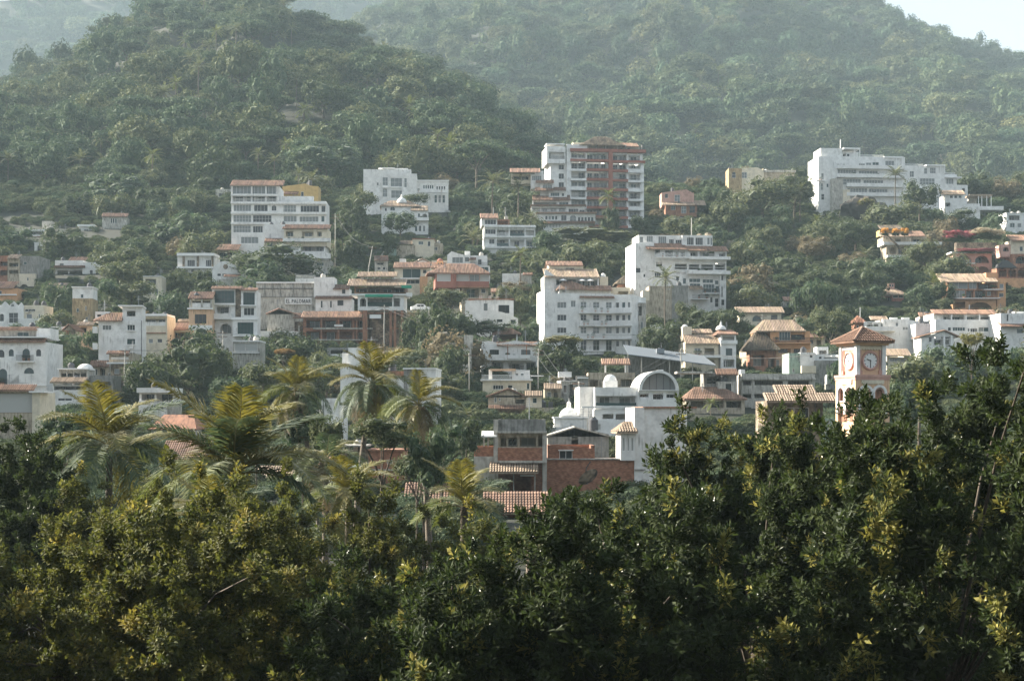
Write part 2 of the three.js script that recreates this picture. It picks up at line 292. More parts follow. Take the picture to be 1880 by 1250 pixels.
// ---------------------------------------------------------------- building kit
// Features are given in photo pixels on a building's front plane; the kit turns them into metres in the building's own frame (x right, y up, z out of the front).
seed = 99;
const FOOT = [];                                           // footprints, for keeping plants out
const GL = { d: () => M.glass, c: () => M.curtain, t: () => M.teal, s: () => M.shutter, w: () => M.cloth, m: () => pick([M.glass, M.glass, M.curtain, M.teal]) };
class House {
  constructor(name, label, cat, x0, x1, base, d, yaw = 0, group) {
    this.d = d; this.s = d / F; this.cx = (x0 + x1) / 2; this.base = base; this.k = this.s / Math.cos(yaw); this.yaw = yaw;
    this.g = thing(name, label, cat, at(this.cx, base, d), yaw, group);
    this.near = d < 260; this.tanb = (HZ - base) / F;
  }
  X(px) { return (px - this.cx) * this.k; }
  Y(py) { return (this.base - py) * this.s; }
  // a block of building: walls with real openings, floors and a flat roof
  vol(x0, y0, x1, y1, m, o = {}, feats = []) {
    const X0 = this.X(x0), X1 = this.X(x1), Y1 = this.Y(y0), deep = y1 >= this.base - 1 ? (o.down ?? 5) : 0, Y0 = this.Y(y1) - deep, z = o.z ?? 0, dep = o.dep ?? clamp((X1 - X0) * 0.7, 4, 12), t = 0.28;
    const F2 = [];
    for (const f of feats) {                                // grids of openings
      if (f[0] === 'wg' || f[0] === 'og') { const [k, a, b, c, e, nc, nr, fx = 0.7, fy = 0.55, op] = f; for (let i = 0; i < nc; i++) for (let j = 0; j < nr; j++) { const w = (c - a) / nc, h = (e - b) / nr, cx = a + (i + 0.5) * w, cy = b + (j + 0.5) * h; F2.push([k[0], cx - w * fx / 2, cy - h * fy / 2, cx + w * fx / 2, cy + h * fy / 2, op]); } } else F2.push(f);
    }
    const sh = new THREE.Shape(); const top = o.top;
    sh.moveTo(X0, Y0); sh.lineTo(X1, Y0); sh.lineTo(X1, Y1); if (top) for (const [px, py] of top) sh.lineTo(this.X(px), this.Y(py)); sh.lineTo(X0, Y1); sh.closePath();
    const e = 0.06, holes = F2.filter((f) => f[0] === 'w' || f[0] === 'o').map((f) => { const op = f[5] ?? {}; return { f, op, a: Math.max(this.X(f[1]), X0 + e), b: Math.min(this.X(f[3]), X1 - e), lo: Math.max(this.Y(f[4]), Y0 + e), hi: Math.min(this.Y(f[2]), Y1 - (top ? -99 : e)) }; }).filter((h) => h.b - h.a > 0.1 && h.hi - h.lo > 0.1);
    for (const h of holes) { const p = new THREE.Path(), r = (h.b - h.a) / 2; if (h.op.a) { const c = Math.max(h.lo + 0.05, h.hi - r); p.moveTo(h.a, h.lo); p.lineTo(h.a, c); for (let i = 1; i < 10; i++) { const q = Math.PI * (1 - i / 10); p.lineTo(h.a + r + Math.cos(q) * r, c + Math.sin(q) * (h.hi - c)); } p.lineTo(h.b, c); p.lineTo(h.b, h.lo); } else { p.moveTo(h.a, h.lo); p.lineTo(h.a, h.hi); p.lineTo(h.b, h.hi); p.lineTo(h.b, h.lo); } p.closePath(); sh.holes.push(p); }
    const B = bag();
    B.add(new THREE.ExtrudeGeometry(sh, { depth: t, bevelEnabled: false, curveSegments: 8 }), new THREE.Matrix4().makeTranslation(0, 0, z - t));
    B.box(X0, Y0, z - dep, X0 + t, Y1, z - t); B.box(X1 - t, Y0, z - dep, X1, Y1, z - t); B.box(X0 + t, Y0, z - dep, X1 - t, Y1, z - dep + t);
    const par = o.par ?? 0.35; if (!o.open) B.box(X0 + t, Y1 - par - 0.25, z - dep + t, X1 - t, Y1 - par, z - t);
    const rec = o.rec ?? 2;
    if (holes.some((h) => h.f[0] === 'o')) {                // rooms behind the open fronts
      B.box(X0 + t, Y0, z - t - rec - 0.2, X1 - t, Y1 - par - 0.26, z - t - rec);
      const levels = new Set(); for (const h of holes) if (h.f[0] === 'o') { levels.add(Math.round((h.lo - 0.03) * 4)); levels.add(Math.round((h.hi + 0.14) * 4)); }
      let last = -1e9; for (const l of [...levels].sort((a, b) => a - b)) { if (l - last < 2) continue; last = l; const y = l / 4; if (y > Y0 && y < Y1 - par - 0.3) B.box(X0 + t, y - 0.12, z - t - rec, X1 - t, y, z - t); }
    }
    const wall = B.build(o.name ?? 'wall', m, this.g);
    for (const h of holes) {
      const { op, a, b, lo, hi } = h;
      if (h.f[0] === 'w') this.win(a, lo, b, hi, z - 0.16, op); else {
        if (op.door !== 0) { const w = b - a, n = Math.max(1, Math.round(w / 2.6)); for (let i = 0; i < n; i++) if (op.door || rnd() < 0.8) { const c = a + (i + 0.5) * w / n, hw = Math.min(0.42 * w / n, rr(0.7, 1.1)); this.win(c - hw, lo + 0.05, c + hw, Math.min(hi - 0.15, lo + 2.2), z - t - rec + 0.06, { g: op.g ?? 'm', k: 2, n: 'glazed_door' }); } }
        if (op.rail) this.rail(a, b, lo, Math.min(op.rh ?? 0.95, (hi - lo) * 0.55), z - 0.1, op.rail);
      }
    }
    FOOT.push([this.g.position.x + (X0 + X1) / 2, -this.g.position.z + dep / 2 - z, (X1 - X0) / 2 + 1.5, dep / 2 + 1.5]);
    return wall;
  }
  win(a, lo, b, hi, z, op = {}) {
    const w = b - a, h = hi - lo, k = op.k ?? clamp(Math.round(w / 0.9), 1, 6), r = op.r ?? (h > 1.9 ? 2 : 1), t = Math.max(0.05, this.s * 0.35), fm = op.f === 'i' ? M.iron : op.f === 'wd' ? M.wood : M.trim, B = bag();
    B.box(a, lo, z, b, lo + t, z + 0.08); B.box(a, hi - t, z, b, hi, z + 0.08); B.box(a, lo + t, z, a + t, hi - t, z + 0.08); B.box(b - t, lo + t, z, b, hi - t, z + 0.08);
    for (let i = 1; i < k; i++) { const x = a + w * i / k; B.box(x - t * 0.4, lo + t, z, x + t * 0.4, hi - t, z + 0.07); }
    for (let i = 1; i < r; i++) { const y = lo + h * i / r; B.box(a + t, y - t * 0.35, z + 0.01, b - t, y + t * 0.35, z + 0.06); }
    const f = B.build(op.n ?? 'window', fm, this.g), per = w / k / this.s > 9 ? k : 1;
    for (let i = 0; i < per; i++) bag().box(a + w * i / per, lo, z - 0.05, a + w * (i + 1) / per - 0.002, hi, z + 0.015).build('pane', GL[op.g ?? 'm'](), f);
    if (op.sill) bag().box(a - 0.12, lo - 0.1, z, b + 0.12, lo, z + 0.28).build('sill', M.trim, f);
  }
  rail(a, b, y, h, z, kind, parent = this.g) {
    const B = bag(); let m = M.trim;
    if (kind === 'w') { B.box(a, y, z - 0.14, b, y + h, z); return B.build('parapet', M.white, parent); }
    if (kind === 'g') { B.box(a, y + 0.05, z - 0.03, b, y + h, z); return B.build('railing', M.teal, parent); }
    if (kind === 'i') m = M.iron;
    const step = Math.max(0.16, this.s * 1.6), t = Math.max(0.022, this.s * 0.22);
    B.box(a, y + h - 0.06, z - 0.07, b, y + h, z); B.box(a, y + 0.05, z - 0.06, b, y + 0.1, z - 0.01);
    for (let x = a + step / 2; x < b; x += step) B.box(x - t, y + 0.1, z - 0.06, x + t, y + h - 0.06, z - 0.01);
    return B.build('railing', m, parent);
  }
  // balcony: slab with a rail on three sides; y = photo row of the slab's top
  balc(x0, x1, y, out = 1.3, kind = 'b', h = 0.95, z = 0, m = M.white) {
    const a = this.X(x0), b = this.X(x1), Y = this.Y(y), p = bag().box(a, Y - 0.2, z, b, Y, z + out).build('balcony', m, this.g);
    this.rail(a, b, Y, h, z + out - 0.03, kind, p);
    if (kind === 'w') { bag().box(a, Y, z + 0.01, a + 0.14, Y + h, z + out - 0.18).build('parapet', M.white, p); bag().box(b - 0.14, Y, z + 0.01, b, Y + h, z + out - 0.18).build('parapet', M.white, p); }
  }
  box(name, x0, y0, x1, y1, z0, z1, m) { return bag().box(this.X(x0), this.Y(y1), z0, this.X(x1), this.Y(y0), z1).build(name, m, this.g); }
  col(px, y0, y1, z, w = 0.25, m = M.trim, name = 'column') { const x = this.X(px), deep = y1 >= this.base - 1 ? 3 : 0; return bag().box(x - w / 2, this.Y(y1) - deep, z - w / 2, x + w / 2, this.Y(y0), z + w / 2).build(name, m, this.g); }
  dome(px, py, rpx, z, m = M.white, o = {}) {
    const r = rpx * this.s, B = bag(), c = V(this.X(px), this.Y(py), z);
    B.add(new THREE.SphereGeometry(r, 20, 8, 0, 6.2832, 0, Math.PI / 2), new THREE.Matrix4().compose(c, new THREE.Quaternion(), V(1, o.sy ?? 1, 1)));
    B.add(new THREE.CylinderGeometry(r * 1.04, r * 1.04, r * 0.12, 20), new THREE.Matrix4().makeTranslation(c.x, c.y - r * 0.04, z));
    const d = B.build('dome', m, this.g), top = c.y + r * (o.sy ?? 1);
    if (o.lantern) { const L = bag(); L.add(new THREE.CylinderGeometry(r * 0.2, r * 0.24, r * 0.42, 8), new THREE.Matrix4().makeTranslation(c.x, top + r * 0.12, z)); L.add(new THREE.SphereGeometry(r * 0.22, 10, 6), new THREE.Matrix4().makeTranslation(c.x, top + r * 0.4, z)); L.add(new THREE.ConeGeometry(r * 0.08, r * 0.6, 6), new THREE.Matrix4().makeTranslation(c.x, top + r * 0.8, z)); L.build('lantern', m, d); }
    return d;
  }
  // one tiled slope: eave left, eave right, top right, top left
  slope(P, m, name = 'roof', parent = this.g, pitch) {
    const roof = bag().slab(P, 0.14).build(name, m, parent), e = V(0, 0, 0).subVectors(P[1], P[0]), W = e.length(); e.normalize();
    const nrm = V(0, 0, 0).subVectors(P[1], P[0]).cross(V(0, 0, 0).subVectors(P[P.length - 1], P[0])).normalize(), up = V(0, 0, 0).crossVectors(nrm, e).normalize();
    const pts = P.map((p) => { const q = V(0, 0, 0).subVectors(p, P[0]); return [q.dot(e), q.dot(up)]; }), near = this.near, step = pitch ?? (near ? 0.27 : Math.max(0.3, this.s * 2.6)), all = bag(), rad = step * 0.42;
    const basis = new THREE.Matrix4().makeBasis(e, up, nrm);
    for (let t = step / 2; t < W; t += step) {
      let lo = 1e9, hi = -1e9; for (let i = 0; i < pts.length; i++) { const [a, b] = pts[i], [c, d] = pts[(i + 1) % pts.length]; if ((a - t) * (c - t) <= 0 && a !== c) { const v = b + (d - b) * (t - a) / (c - a); lo = Math.min(lo, v); hi = Math.max(hi, v); } }
      if (hi - lo < 0.2) continue;
      const M4 = basis.clone().setPosition(P[0].clone().addScaledVector(e, t).addScaledVector(up, lo).addScaledVector(nrm, 0.005));
      if (near) { const mesh = put(name === 'thatch' ? 'thatch_bundle' : 'tile_row', ribGeo(Math.round((hi - lo) * 4) / 4, rad), pick(TILES.get(m) ?? [m]), roof); mesh.applyMatrix4(M4); }
      else { const k = rr(0.75, 1.15); all.col = [k, k * rr(0.94, 1.02), k * rr(0.9, 1.02)]; const a = V(-rad, 0, 0), c = V(rad, 0, 0), b2 = V(0, 0, rad * 0.9), L = hi - lo, f = (v, y) => V(v.x, y, v.z).applyMatrix4(M4); all.quad(f(a, 0), f(b2, 0), f(b2, L), f(a, L)); all.quad(f(b2, 0), f(c, 0), f(c, L), f(b2, L)); all.tri(f(a, 0), f(c, 0), f(b2, 0)); }
    }
    if (!near) all.build(name === 'thatch' ? 'thatch_rows' : 'tile_rows', m, roof);
    return roof;
  }
  // roofs over px extents x0..x1, ridge row yt, eave row ye
  roof(kind, x0, yt, x1, ye, m = M.tile, o = {}) {
    const ov = o.ov ?? 0.45, z = (o.z ?? 0) + ov, a = this.X(x0), b = this.X(x1), E = this.Y(ye), tb = (HZ - ye) / F, pt = Math.max(o.pt ?? 0.42, tb + 0.16), v = (ye - yt) * this.s, rise = v * pt / (pt - tb), run = rise / pt, Tp = E + rise, dep = o.dep ?? run * 2, nm = o.n ?? 'roof';
    const S = (P, n) => this.slope(P, m, n ?? nm, this.g, o.pitch);
    if (kind === 'shed') { const r = S([V(a, E, z), V(b, E, z), V(b, Tp, z - run), V(a, Tp, z - run)]); if (!o.thin) { const B = bag(), y = E - 0.15; for (const x of [a + ov, b - ov]) B.add(new THREE.ExtrudeGeometry(new THREE.Shape([new THREE.Vector2(0, 0), new THREE.Vector2(run - ov, 0), new THREE.Vector2(run - ov, rise - 0.35)]), { depth: 0.2, bevelEnabled: false }), new THREE.Matrix4().makeRotationY(Math.PI / 2).setPosition(x - 0.1, y, z - ov)); } return r; }
    if (kind === 'gp') { const zr = z - dep / 2, Rz = E + dep / 2 * pt; S([V(a, E, z), V(b, E, z), V(b, Rz, zr), V(a, Rz, zr)]); S([V(b, E, z - dep), V(a, E, z - dep), V(a, Rz, zr), V(b, Rz, zr)]); const B = bag(); for (const x of [a + ov, b - ov - 0.2]) B.add(new THREE.ExtrudeGeometry(new THREE.Shape([new THREE.Vector2(ov, 0), new THREE.Vector2(dep - ov, 0), new THREE.Vector2(dep / 2, Rz - E - 0.16 - ov * pt)]), { depth: 0.2, bevelEnabled: false }), new THREE.Matrix4().makeRotationY(Math.PI / 2).setPosition(x, E - 0.02, z)); B.build('gable', o.gm ?? M.white, this.g); return; }
    if (kind === 'gf') { const xm = this.X(o.xm ?? (x0 + x1) / 2), L = o.dep ?? 7, R = E + v, zb = z - L; S([V(a, E, zb), V(a, E, z), V(xm, R, z), V(xm, R, zb)]); S([V(b, E, z), V(b, E, zb), V(xm, R, zb), V(xm, R, z)]); const q = bag(), sh = new THREE.Shape([new THREE.Vector2(a + ov, E - 0.1), new THREE.Vector2(b - ov, E - 0.1), new THREE.Vector2(xm, R - 0.22)]); q.add(new THREE.ExtrudeGeometry(sh, { depth: 0.25, bevelEnabled: false }), new THREE.Matrix4().makeTranslation(0, 0, z - ov - 0.25)); q.build('gable', o.gm ?? M.white, this.g); return; }
    // hip: ridge from photo column rx0 to rx1 (equal: a pyramid)
    const r0 = this.X(o.rx0 ?? lerp(x0, x1, 0.25)), r1 = this.X(o.rx1 ?? lerp(x0, x1, 0.75)), zr = z - dep / 2, R = E + (o.rise ?? dep / 2 * pt), zb = z - dep;
    S([V(a, E, z), V(b, E, z), V(r1, R, zr), V(r0 === r1 ? r1 - 0.01 : r0, R, zr)]); S([V(b, E, z), V(b, E, zb), V(r1, R, zr)]); S([V(a, E, zb), V(a, E, z), V(r0, R, zr)]); S([V(b, E, zb), V(a, E, zb), V(r0, R, zr), V(r1 === r0 ? r0 + 0.01 : r1, R, zr)]);
    if (o.ridge) { const B = bag(); B.tube([V(r0, R + 0.05, zr), V(a, E + 0.05, z)], 0.12, 0.12, 5, 2); B.tube([V(r1, R + 0.05, zr), V(b, E + 0.05, z)], 0.12, 0.12, 5, 2); B.tube([V(r0, R + 0.05, zr), V(a, E + 0.05, zb)], 0.12, 0.12, 5, 2); B.build('ridge_tiles', m, this.g); }
  }
}
const TILES = new Map();
for (const k of ['tile', 'tilepale', 'tiledark', 'thatch']) TILES.set(M[k], [0.78, 0.9, 1, 1.14, 1.28].map((f) => { const m = M[k].clone(); m.color.multiplyScalar(f); m.name = k; return m; }));
const ribs = {};
function ribGeo(len, r) {                                    // a row of overlapping barrel tiles
  const key = len + '/' + r.toFixed(3); if (ribs[key]) return ribs[key];
  const B = bag(), n = Math.max(1, Math.round(len / 0.5)), q = 5;
  for (let i = 0; i < n; i++) { const y0 = i / n * len - (i ? 0.05 : 0), y1 = (i + 1) / n * len, r0 = r * 1.12, r1 = r * 0.88, z0 = 0.03, P = (k, rad, y, zo) => V(Math.cos(Math.PI * (1 - k / q)) * rad, y, Math.sin(Math.PI * k / q) * rad + zo); for (let k = 0; k < q; k++) B.quad(P(k, r0, y0, z0), P(k + 1, r0, y0, z0), P(k + 1, r1, y1, 0), P(k, r1, y1, 0)); for (let k = 1; k < q; k++) B.tri(P(0, r0, y0, z0), P(k + 1, r0, y0, z0), P(k, r0, y0, z0)); }
  return ribs[key] = B.geo();
}
const house = (name, label, x0, x1, base, o = {}) => new House(name, label, o.cat ?? 'house', x0, x1, base, o.d ?? depthOf(base), o.yaw ?? 0, o.group);
// ---------------------------------------------------------------- the town, left part
seed = 31;
const w = (a, b, c, d, o) => ['w', a, b, c, d, o], op = (a, b, c, d, o) => ['o', a, b, c, d, o], wg = (...a) => ['wg', ...a], og = (...a) => ['og', ...a];
{ // pergola house, far upper left
  const h = house('hillside_house', 'white hillside house with flat porch roof on thin posts, far upper left', 8, 100, 404, { d: 545 });
  h.vol(16, 377, 44, 404, M.white, { dep: 6 }, [w(24, 381, 40, 390, { a: 1 })]);
  h.vol(44, 379, 72, 404, M.terra, { dep: 5, z: -1 }, [w(50, 384, 58, 396, { g: 'd' })]);
  h.box('porch_roof', 8, 373, 100, 377, -5, 1.5, M.trim); h.box('terrace_wall', 8, 391, 44, 404, 0.2, 1.5, M.white);
  for (const x of [63, 84, 93, 99]) h.col(x, 377, 404, 1.1, 0.3);
}
{
  const h = house('terraced_house', 'grey terraced house with square stair tower, far left hillside', 0, 110, 466, { d: 480 });
  h.vol(-4, 415, 110, 430, M.pale, { z: -9, dep: 5 }); h.vol(67, 402, 85, 430, M.pale, { z: -5, dep: 3 });
  h.vol(39, 421, 84, 466, M.white, { dep: 8 }, [op(48, 424, 82, 431, { rail: 'i' }), w(43, 440, 49, 449), w(50, 440, 56, 449), w(64, 440, 75, 449), op(48, 456, 58, 465), op(64, 456, 80, 465)]);
  h.box('cornice', 38, 434, 85, 437, 0.01, 0.5, M.terra); h.vol(84, 425, 112, 450, M.pale, { z: -2, dep: 6 }, [w(88, 432, 96, 440)]);
}
{
  const h = house('hillside_house', 'grey and white house half hidden among trees below the left hill', 145, 229, 440, { d: 490, yaw: 0.12 });
  h.vol(185, 395, 229, 440, M.pale, { z: -2, dep: 8 }, [w(200, 399, 203, 408), w(204, 399, 207, 408), w(208, 399, 211, 408), w(190, 418, 196, 427), w(202, 419, 207, 427)]);
  h.vol(146, 416, 173, 441, M.white, { dep: 5 }, [w(154, 421, 162, 429)]); h.box('roof_slab', 143, 413, 174, 416.5, -5, 0.7, M.trim); h.roof('shed', 184, 390, 231, 396, M.tiledark, { z: -2 });
}
{
  const h = house('warehouse', 'tall grey-fronted block with plain wall and arched doorway at the left edge', 0, 70, 532, { cat: 'building', d: 405 });
  h.vol(36, 470, 70, 532, M.grey, { dep: 10 }, [w(42, 480, 48, 486)]); h.vol(14, 474, 36, 532, M.beige, { z: 0.6, dep: 9 }, [op(17, 483, 34, 490), op(17, 496, 34, 503), w(50, 512, 54, 520)]);
  h.vol(-6, 469, 14, 532, M.terra, { z: -0.5, dep: 9 }, [op(-2, 480, 13, 488, { rail: 'i' }), op(-2, 496, 13, 505, { rail: 'i' })]);
  h.vol(36, 503, 66, 532, M.cream, { z: 0.8, dep: 5 }, [w(50, 510, 53, 516), op(36.5, 522, 53, 531, { a: 1 })]);
  h.roof('shed', 14, 468, 36, 475, M.tilepale, { z: 1 });
}
{
  const h = house('domed_house', 'long white house with small white dome and colonnaded front, left hillside', 95, 192, 513, { d: 420 });
  h.vol(100, 478, 152, 513, M.white, { dep: 7 }, [op(104, 496, 124, 506), op(126, 496, 150, 506), w(108, 483, 116, 489)]); h.vol(152, 482, 190, 513, M.white, { z: 0.8, dep: 7 }, [w(165, 496, 171, 508), w(176, 496, 182, 504)]);
  h.box('roof_slab', 100, 488, 157, 492, 0, 1.2, M.tiledark); h.dome(180, 482, 8, -2.5, M.white, { lantern: 1 }); h.roof('shed', 120, 471, 152, 478, M.tile, { z: -2 });
  h.box('terrace_wall', 120, 505, 162, 513, 0.9, 1.6, M.white);
}
{
  const h = house('orange_house', 'small orange house with tile roof cut off by the left edge', -20, 31, 552, { d: 384 });
  h.vol(-20, 529, 31, 552, M.orange, { dep: 8 }, [w(-8, 534, 2, 541)]); h.roof('shed', -20, 517, 24, 529, M.tile); h.box('cornice', -20, 540, 30, 542, 0.01, 0.35, M.trim);
}
{
  const h = house('tower_block', 'narrow ochre block with white top storey rising behind bushes', 132, 169, 606, { cat: 'building', d: 352, yaw: 0.1 });
  h.vol(132, 548, 169, 606, M.ochre, { dep: 7 }, [w(155, 562, 158, 570), w(156, 582, 160, 590), w(140, 566, 144, 573)]); h.vol(132.4, 528, 168.6, 547.8, M.white, { z: -0.1, dep: 6.6 }, [w(147, 540, 152, 547)]); h.box('coping', 131, 526, 170, 528, -7, 0.2, M.trim);
}
{
  const h = house('scalloped_house', 'white house with scalloped roof parapet above the arched-window house', -20, 78, 604, { d: 345 });
  h.vol(-20, 561, 42, 604, M.white, { dep: 8, top: [[38, 555], [32, 561], [24, 553], [16, 561], [8, 553], [0, 561], [-10, 553]] }, [w(15, 574, 32, 593, { k: 2 }), w(-2, 576, 6, 590, { a: 1 }), w(18, 558, 25, 563)]);
  h.vol(42, 560, 78, 604, M.cream, { z: -0.6, dep: 7 }, [w(43, 567, 62, 572, { g: 'd' }), w(53, 570, 59, 574), w(68, 576, 71, 585), w(46, 576, 56, 590)]); h.box('roof_block', 46, 585, 75, 600, 0.02, 1.5, M.white);
}
{
  const h = house('arched_window_house', 'large white house with arched windows, iron balcony and red tile cornice, left edge', -30, 84, 745, { d: 255, yaw: 0.02 });
  h.vol(-30, 628, 84, 745, M.white, { dep: 10 }, [w(-6, 642, 7, 656, { f: 'i', a: 1 }), w(15, 641, 24, 654, { a: 1, f: 'i' }), w(40, 640, 53.5, 663.5, { g: 't', k: 2, f: 'i', a: 1 }), w(65, 641, 74, 654, { a: 1, f: 'i' }), w(-4, 677, 12, 708, { a: 1, f: 'i', g: 't' }), w(34, 686, 70, 702, { g: 'd', k: 4, f: 'i' }), w(43, 675, 61, 686, { a: 1, f: 'i', g: 't' }), w(75, 720, 80, 735)]);
  h.balc(31, 63, 663, 1, 'i'); h.balc(-8, 18, 707, 0.8, 'i'); h.box('cornice', -31, 618, 82, 620, -9, 0.5, M.trim); h.roof('shed', -31, 620, 82, 628, M.tile, { pt: 0.6 });
  h.vol(-30, 602, 58, 622, M.pale, { z: -3, dep: 5 }, [w(20, 608, 42, 616, { g: 't' })]); h.vol(58, 601, 84, 622, M.white, { z: -2.4, dep: 5 });
  h.roof('shed', -30, 599, 60, 604, M.tile, { z: -2.6 }); h.box('ledge', -30, 706, 84, 708.5, 0.01, 0.25, M.trim);
}
{
  const h = house('low_building', 'low cream building with long tiled eave and white corner pier, left edge', -30, 84, 800, { d: 205, cat: 'building' });
  h.vol(-30, 717, 60, 800, M.beige, { dep: 7 }, [w(-20, 722, 58, 758, { g: 's', k: 1, r: 1, f: 'wd' })]); h.vol(60, 720, 74, 800, M.cream, { z: 0.5, dep: 7 }); h.vol(74, 764, 84, 800, M.cream, { z: 0.3, dep: 6 }); h.roof('shed', -32, 707, 62, 717, M.tile, { pt: 0.5 }); h.box('ledge', 56, 718, 84, 721, -3, 1, M.trim);
}
{
  const h = house('small_house', 'narrow grey house squeezed beside the arched-window house', 84, 132, 645, { d: 318 });
  h.vol(84, 610, 104, 645, M.grey, { dep: 6 }, [w(91, 607.6, 97, 611)]); h.vol(84, 598, 110, 618, M.white, { z: -3, dep: 5 }, [w(90, 604, 97, 610)]); h.vol(104, 606, 120, 645, M.terra, { z: -1, dep: 5 }, [w(108, 614, 116, 622)]); h.roof('gf', 108, 594, 133, 605, M.tiledark, { z: -2, gm: M.beige }); h.vol(110, 604, 132, 645, M.beige, { z: -2.5, dep: 4 });
}
{
  const h = house('peach_house', 'peach house with green door half hidden behind shrubs', 141, 170, 632, { d: 330 });
  h.vol(141, 596, 170, 632, M.peach, { dep: 6 }, [op(147, 600, 158, 612), w(150, 610, 153, 619, { g: 't' })]); h.roof('shed', 140, 591, 171, 597, M.tilepale);
}
{
  const h = house('tall_white_house', 'tall plain white house with small barred windows and red roof corner', 172, 258, 690, { d: 285, yaw: 0.14 });
  h.vol(181, 588, 258, 690, M.white, { dep: 9 }, [w(188, 597, 204, 606, { k: 3, g: 'c' }), w(232, 596, 246, 607, { k: 3 }), w(232, 622, 246, 632, { k: 3, f: 'i' }), w(236, 647, 246, 656, { k: 2 })]);
  h.vol(223, 562, 258, 590, M.white, { z: -0.6, dep: 7 }, [op(231, 570, 246, 580, { rail: 'i' }), w(219, 566, 224, 573)]); h.vol(173, 571, 199, 590, M.white, { z: -2, dep: 6 }, [w(176, 576, 184, 581), w(189, 577, 198, 581)]);
  h.roof('hip', 172, 572, 223, 589, M.tile, { z: 0.2, dep: 6, rx0: 198, rx1: 222, rise: 1.6 }); h.box('roof_slab', 216, 560, 260, 562.4, -7, 0.3, M.trim);
  for (const y of [606, 632, 656]) h.box('ledge', 231, y, 247, y + 1.6, 0.01, 0.3, M.trim); for (const [y0, y1] of [[595, 610], [620, 640]]) h.balc(172, 180, y1, 1.2, 'w');
  h.box('air_conditioner', 236, 636, 242, 640, 0.01, 0.4, M.trim); h.box('drainpipe', 257, 588, 258, 688, 0.02, 0.12, M.iron);
}
{
  const h = house('cream_house', 'cream two-storey house with white slab roof beside the tall white house', 258, 306, 648, { d: 318 });
  h.vol(258, 580, 306, 648, M.cream, { dep: 8 }, [op(262, 585, 303, 598, { rail: 'w' }), w(272, 622, 280, 630, { g: 'c' }), w(288, 622, 297, 629, { g: 'd' })]); h.box('roof_slab', 259, 576.5, 307, 580.5, -7, 0.9, M.trim); h.box('cornice', 258, 610.5, 304, 612, 0.01, 0.35, M.terra);
}
{
  const h = house('veranda_house', 'low house with red tiled roof over a glazed dark veranda', 300, 348, 642, { d: 325 });
  h.vol(302, 605, 348, 627, M.cream, { dep: 6, rec: 1.6 }, [op(304, 607, 346, 624, { rail: 'i', g: 't', door: 1 })]); h.roof('shed', 300, 593, 349, 606, M.tile, { ov: 0.7 }); h.vol(300, 625, 349, 645, M.white, { z: 0.5, dep: 7 }, [w(302, 627, 308, 632, { g: 'd' })]); h.roof('shed', 318, 584, 348, 588, M.tilepale, { z: -4 });
}
{
  const h = house('orange_fronted_house', 'narrow three-storey house, orange middle floor and tiled open roof terrace', 345, 389, 630, { d: 318, yaw: 0.06 });
  h.vol(346, 568, 389, 630, M.peach, { dep: 8 }, [w(357, 577, 378, 594, { k: 3, f: 'wd' }), w(357, 607, 377, 623, { k: 3, g: 'c' })]); h.box('lower_front', 346, 597, 389, 606, 0.01, 0.2, M.white);
  h.vol(347, 547, 389, 567.5, M.cream, { z: -0.1, dep: 7, rec: 2.6 }, [op(352, 549, 388, 564, { rail: 'w', g: 'd' })]); h.roof('shed', 345, 536, 391, 548, M.tiledark); h.box('terrace_ledge', 344, 565.5, 390, 568, 0, 0.6, M.trim);
  for (const x of [349, 370, 387]) h.col(x, 548, 566, 0.15, 0.3, M.pale);
}
{
  const h = house('grid_window_house', 'modern white house with two huge dark gridded windows', 388, 474, 622, { d: 322, yaw: 0.05 });
  h.vol(389, 530, 431, 622, M.white, { dep: 8 }, [w(393, 533.5, 430, 556.5, { k: 6, r: 3, f: 'i', g: 't' }), op(398, 563, 420, 583, { g: 'd', rail: 'w' }), op(404, 594, 424, 612, { a: 1 })]);
  h.vol(431, 530, 442, 622, M.stone, { z: -0.5, dep: 5 }); h.vol(442, 533, 470, 590, M.white, { z: 0.2, dep: 8 }, [w(446, 537, 467, 560, { k: 4, r: 3, f: 'i', g: 't' }), w(447, 565, 466, 579, { k: 3, g: 'd' })]);
  h.vol(428, 588, 473, 622, M.white, { z: 1.5, dep: 6 }, [w(437, 592.5, 466, 614, { k: 5, r: 3, f: 'i', g: 't' })]); h.roof('shed', 388, 526, 445, 530, M.tile); h.roof('shed', 441, 529, 472, 533, M.tile, { z: 0.3 });
  h.box('ledge', 388, 557, 432, 560, 0, 0.7, M.trim); h.box('ledge', 441, 560, 471, 562, 0.2, 0.9, M.trim); h.box('ledge', 426, 583, 474, 588, 1.2, 1.8, M.trim); h.box('terrace_slab', 430, 614.5, 480, 619, 1.5, 3, M.trim); h.balc(390, 426, 585, 1.4, 'w');
}
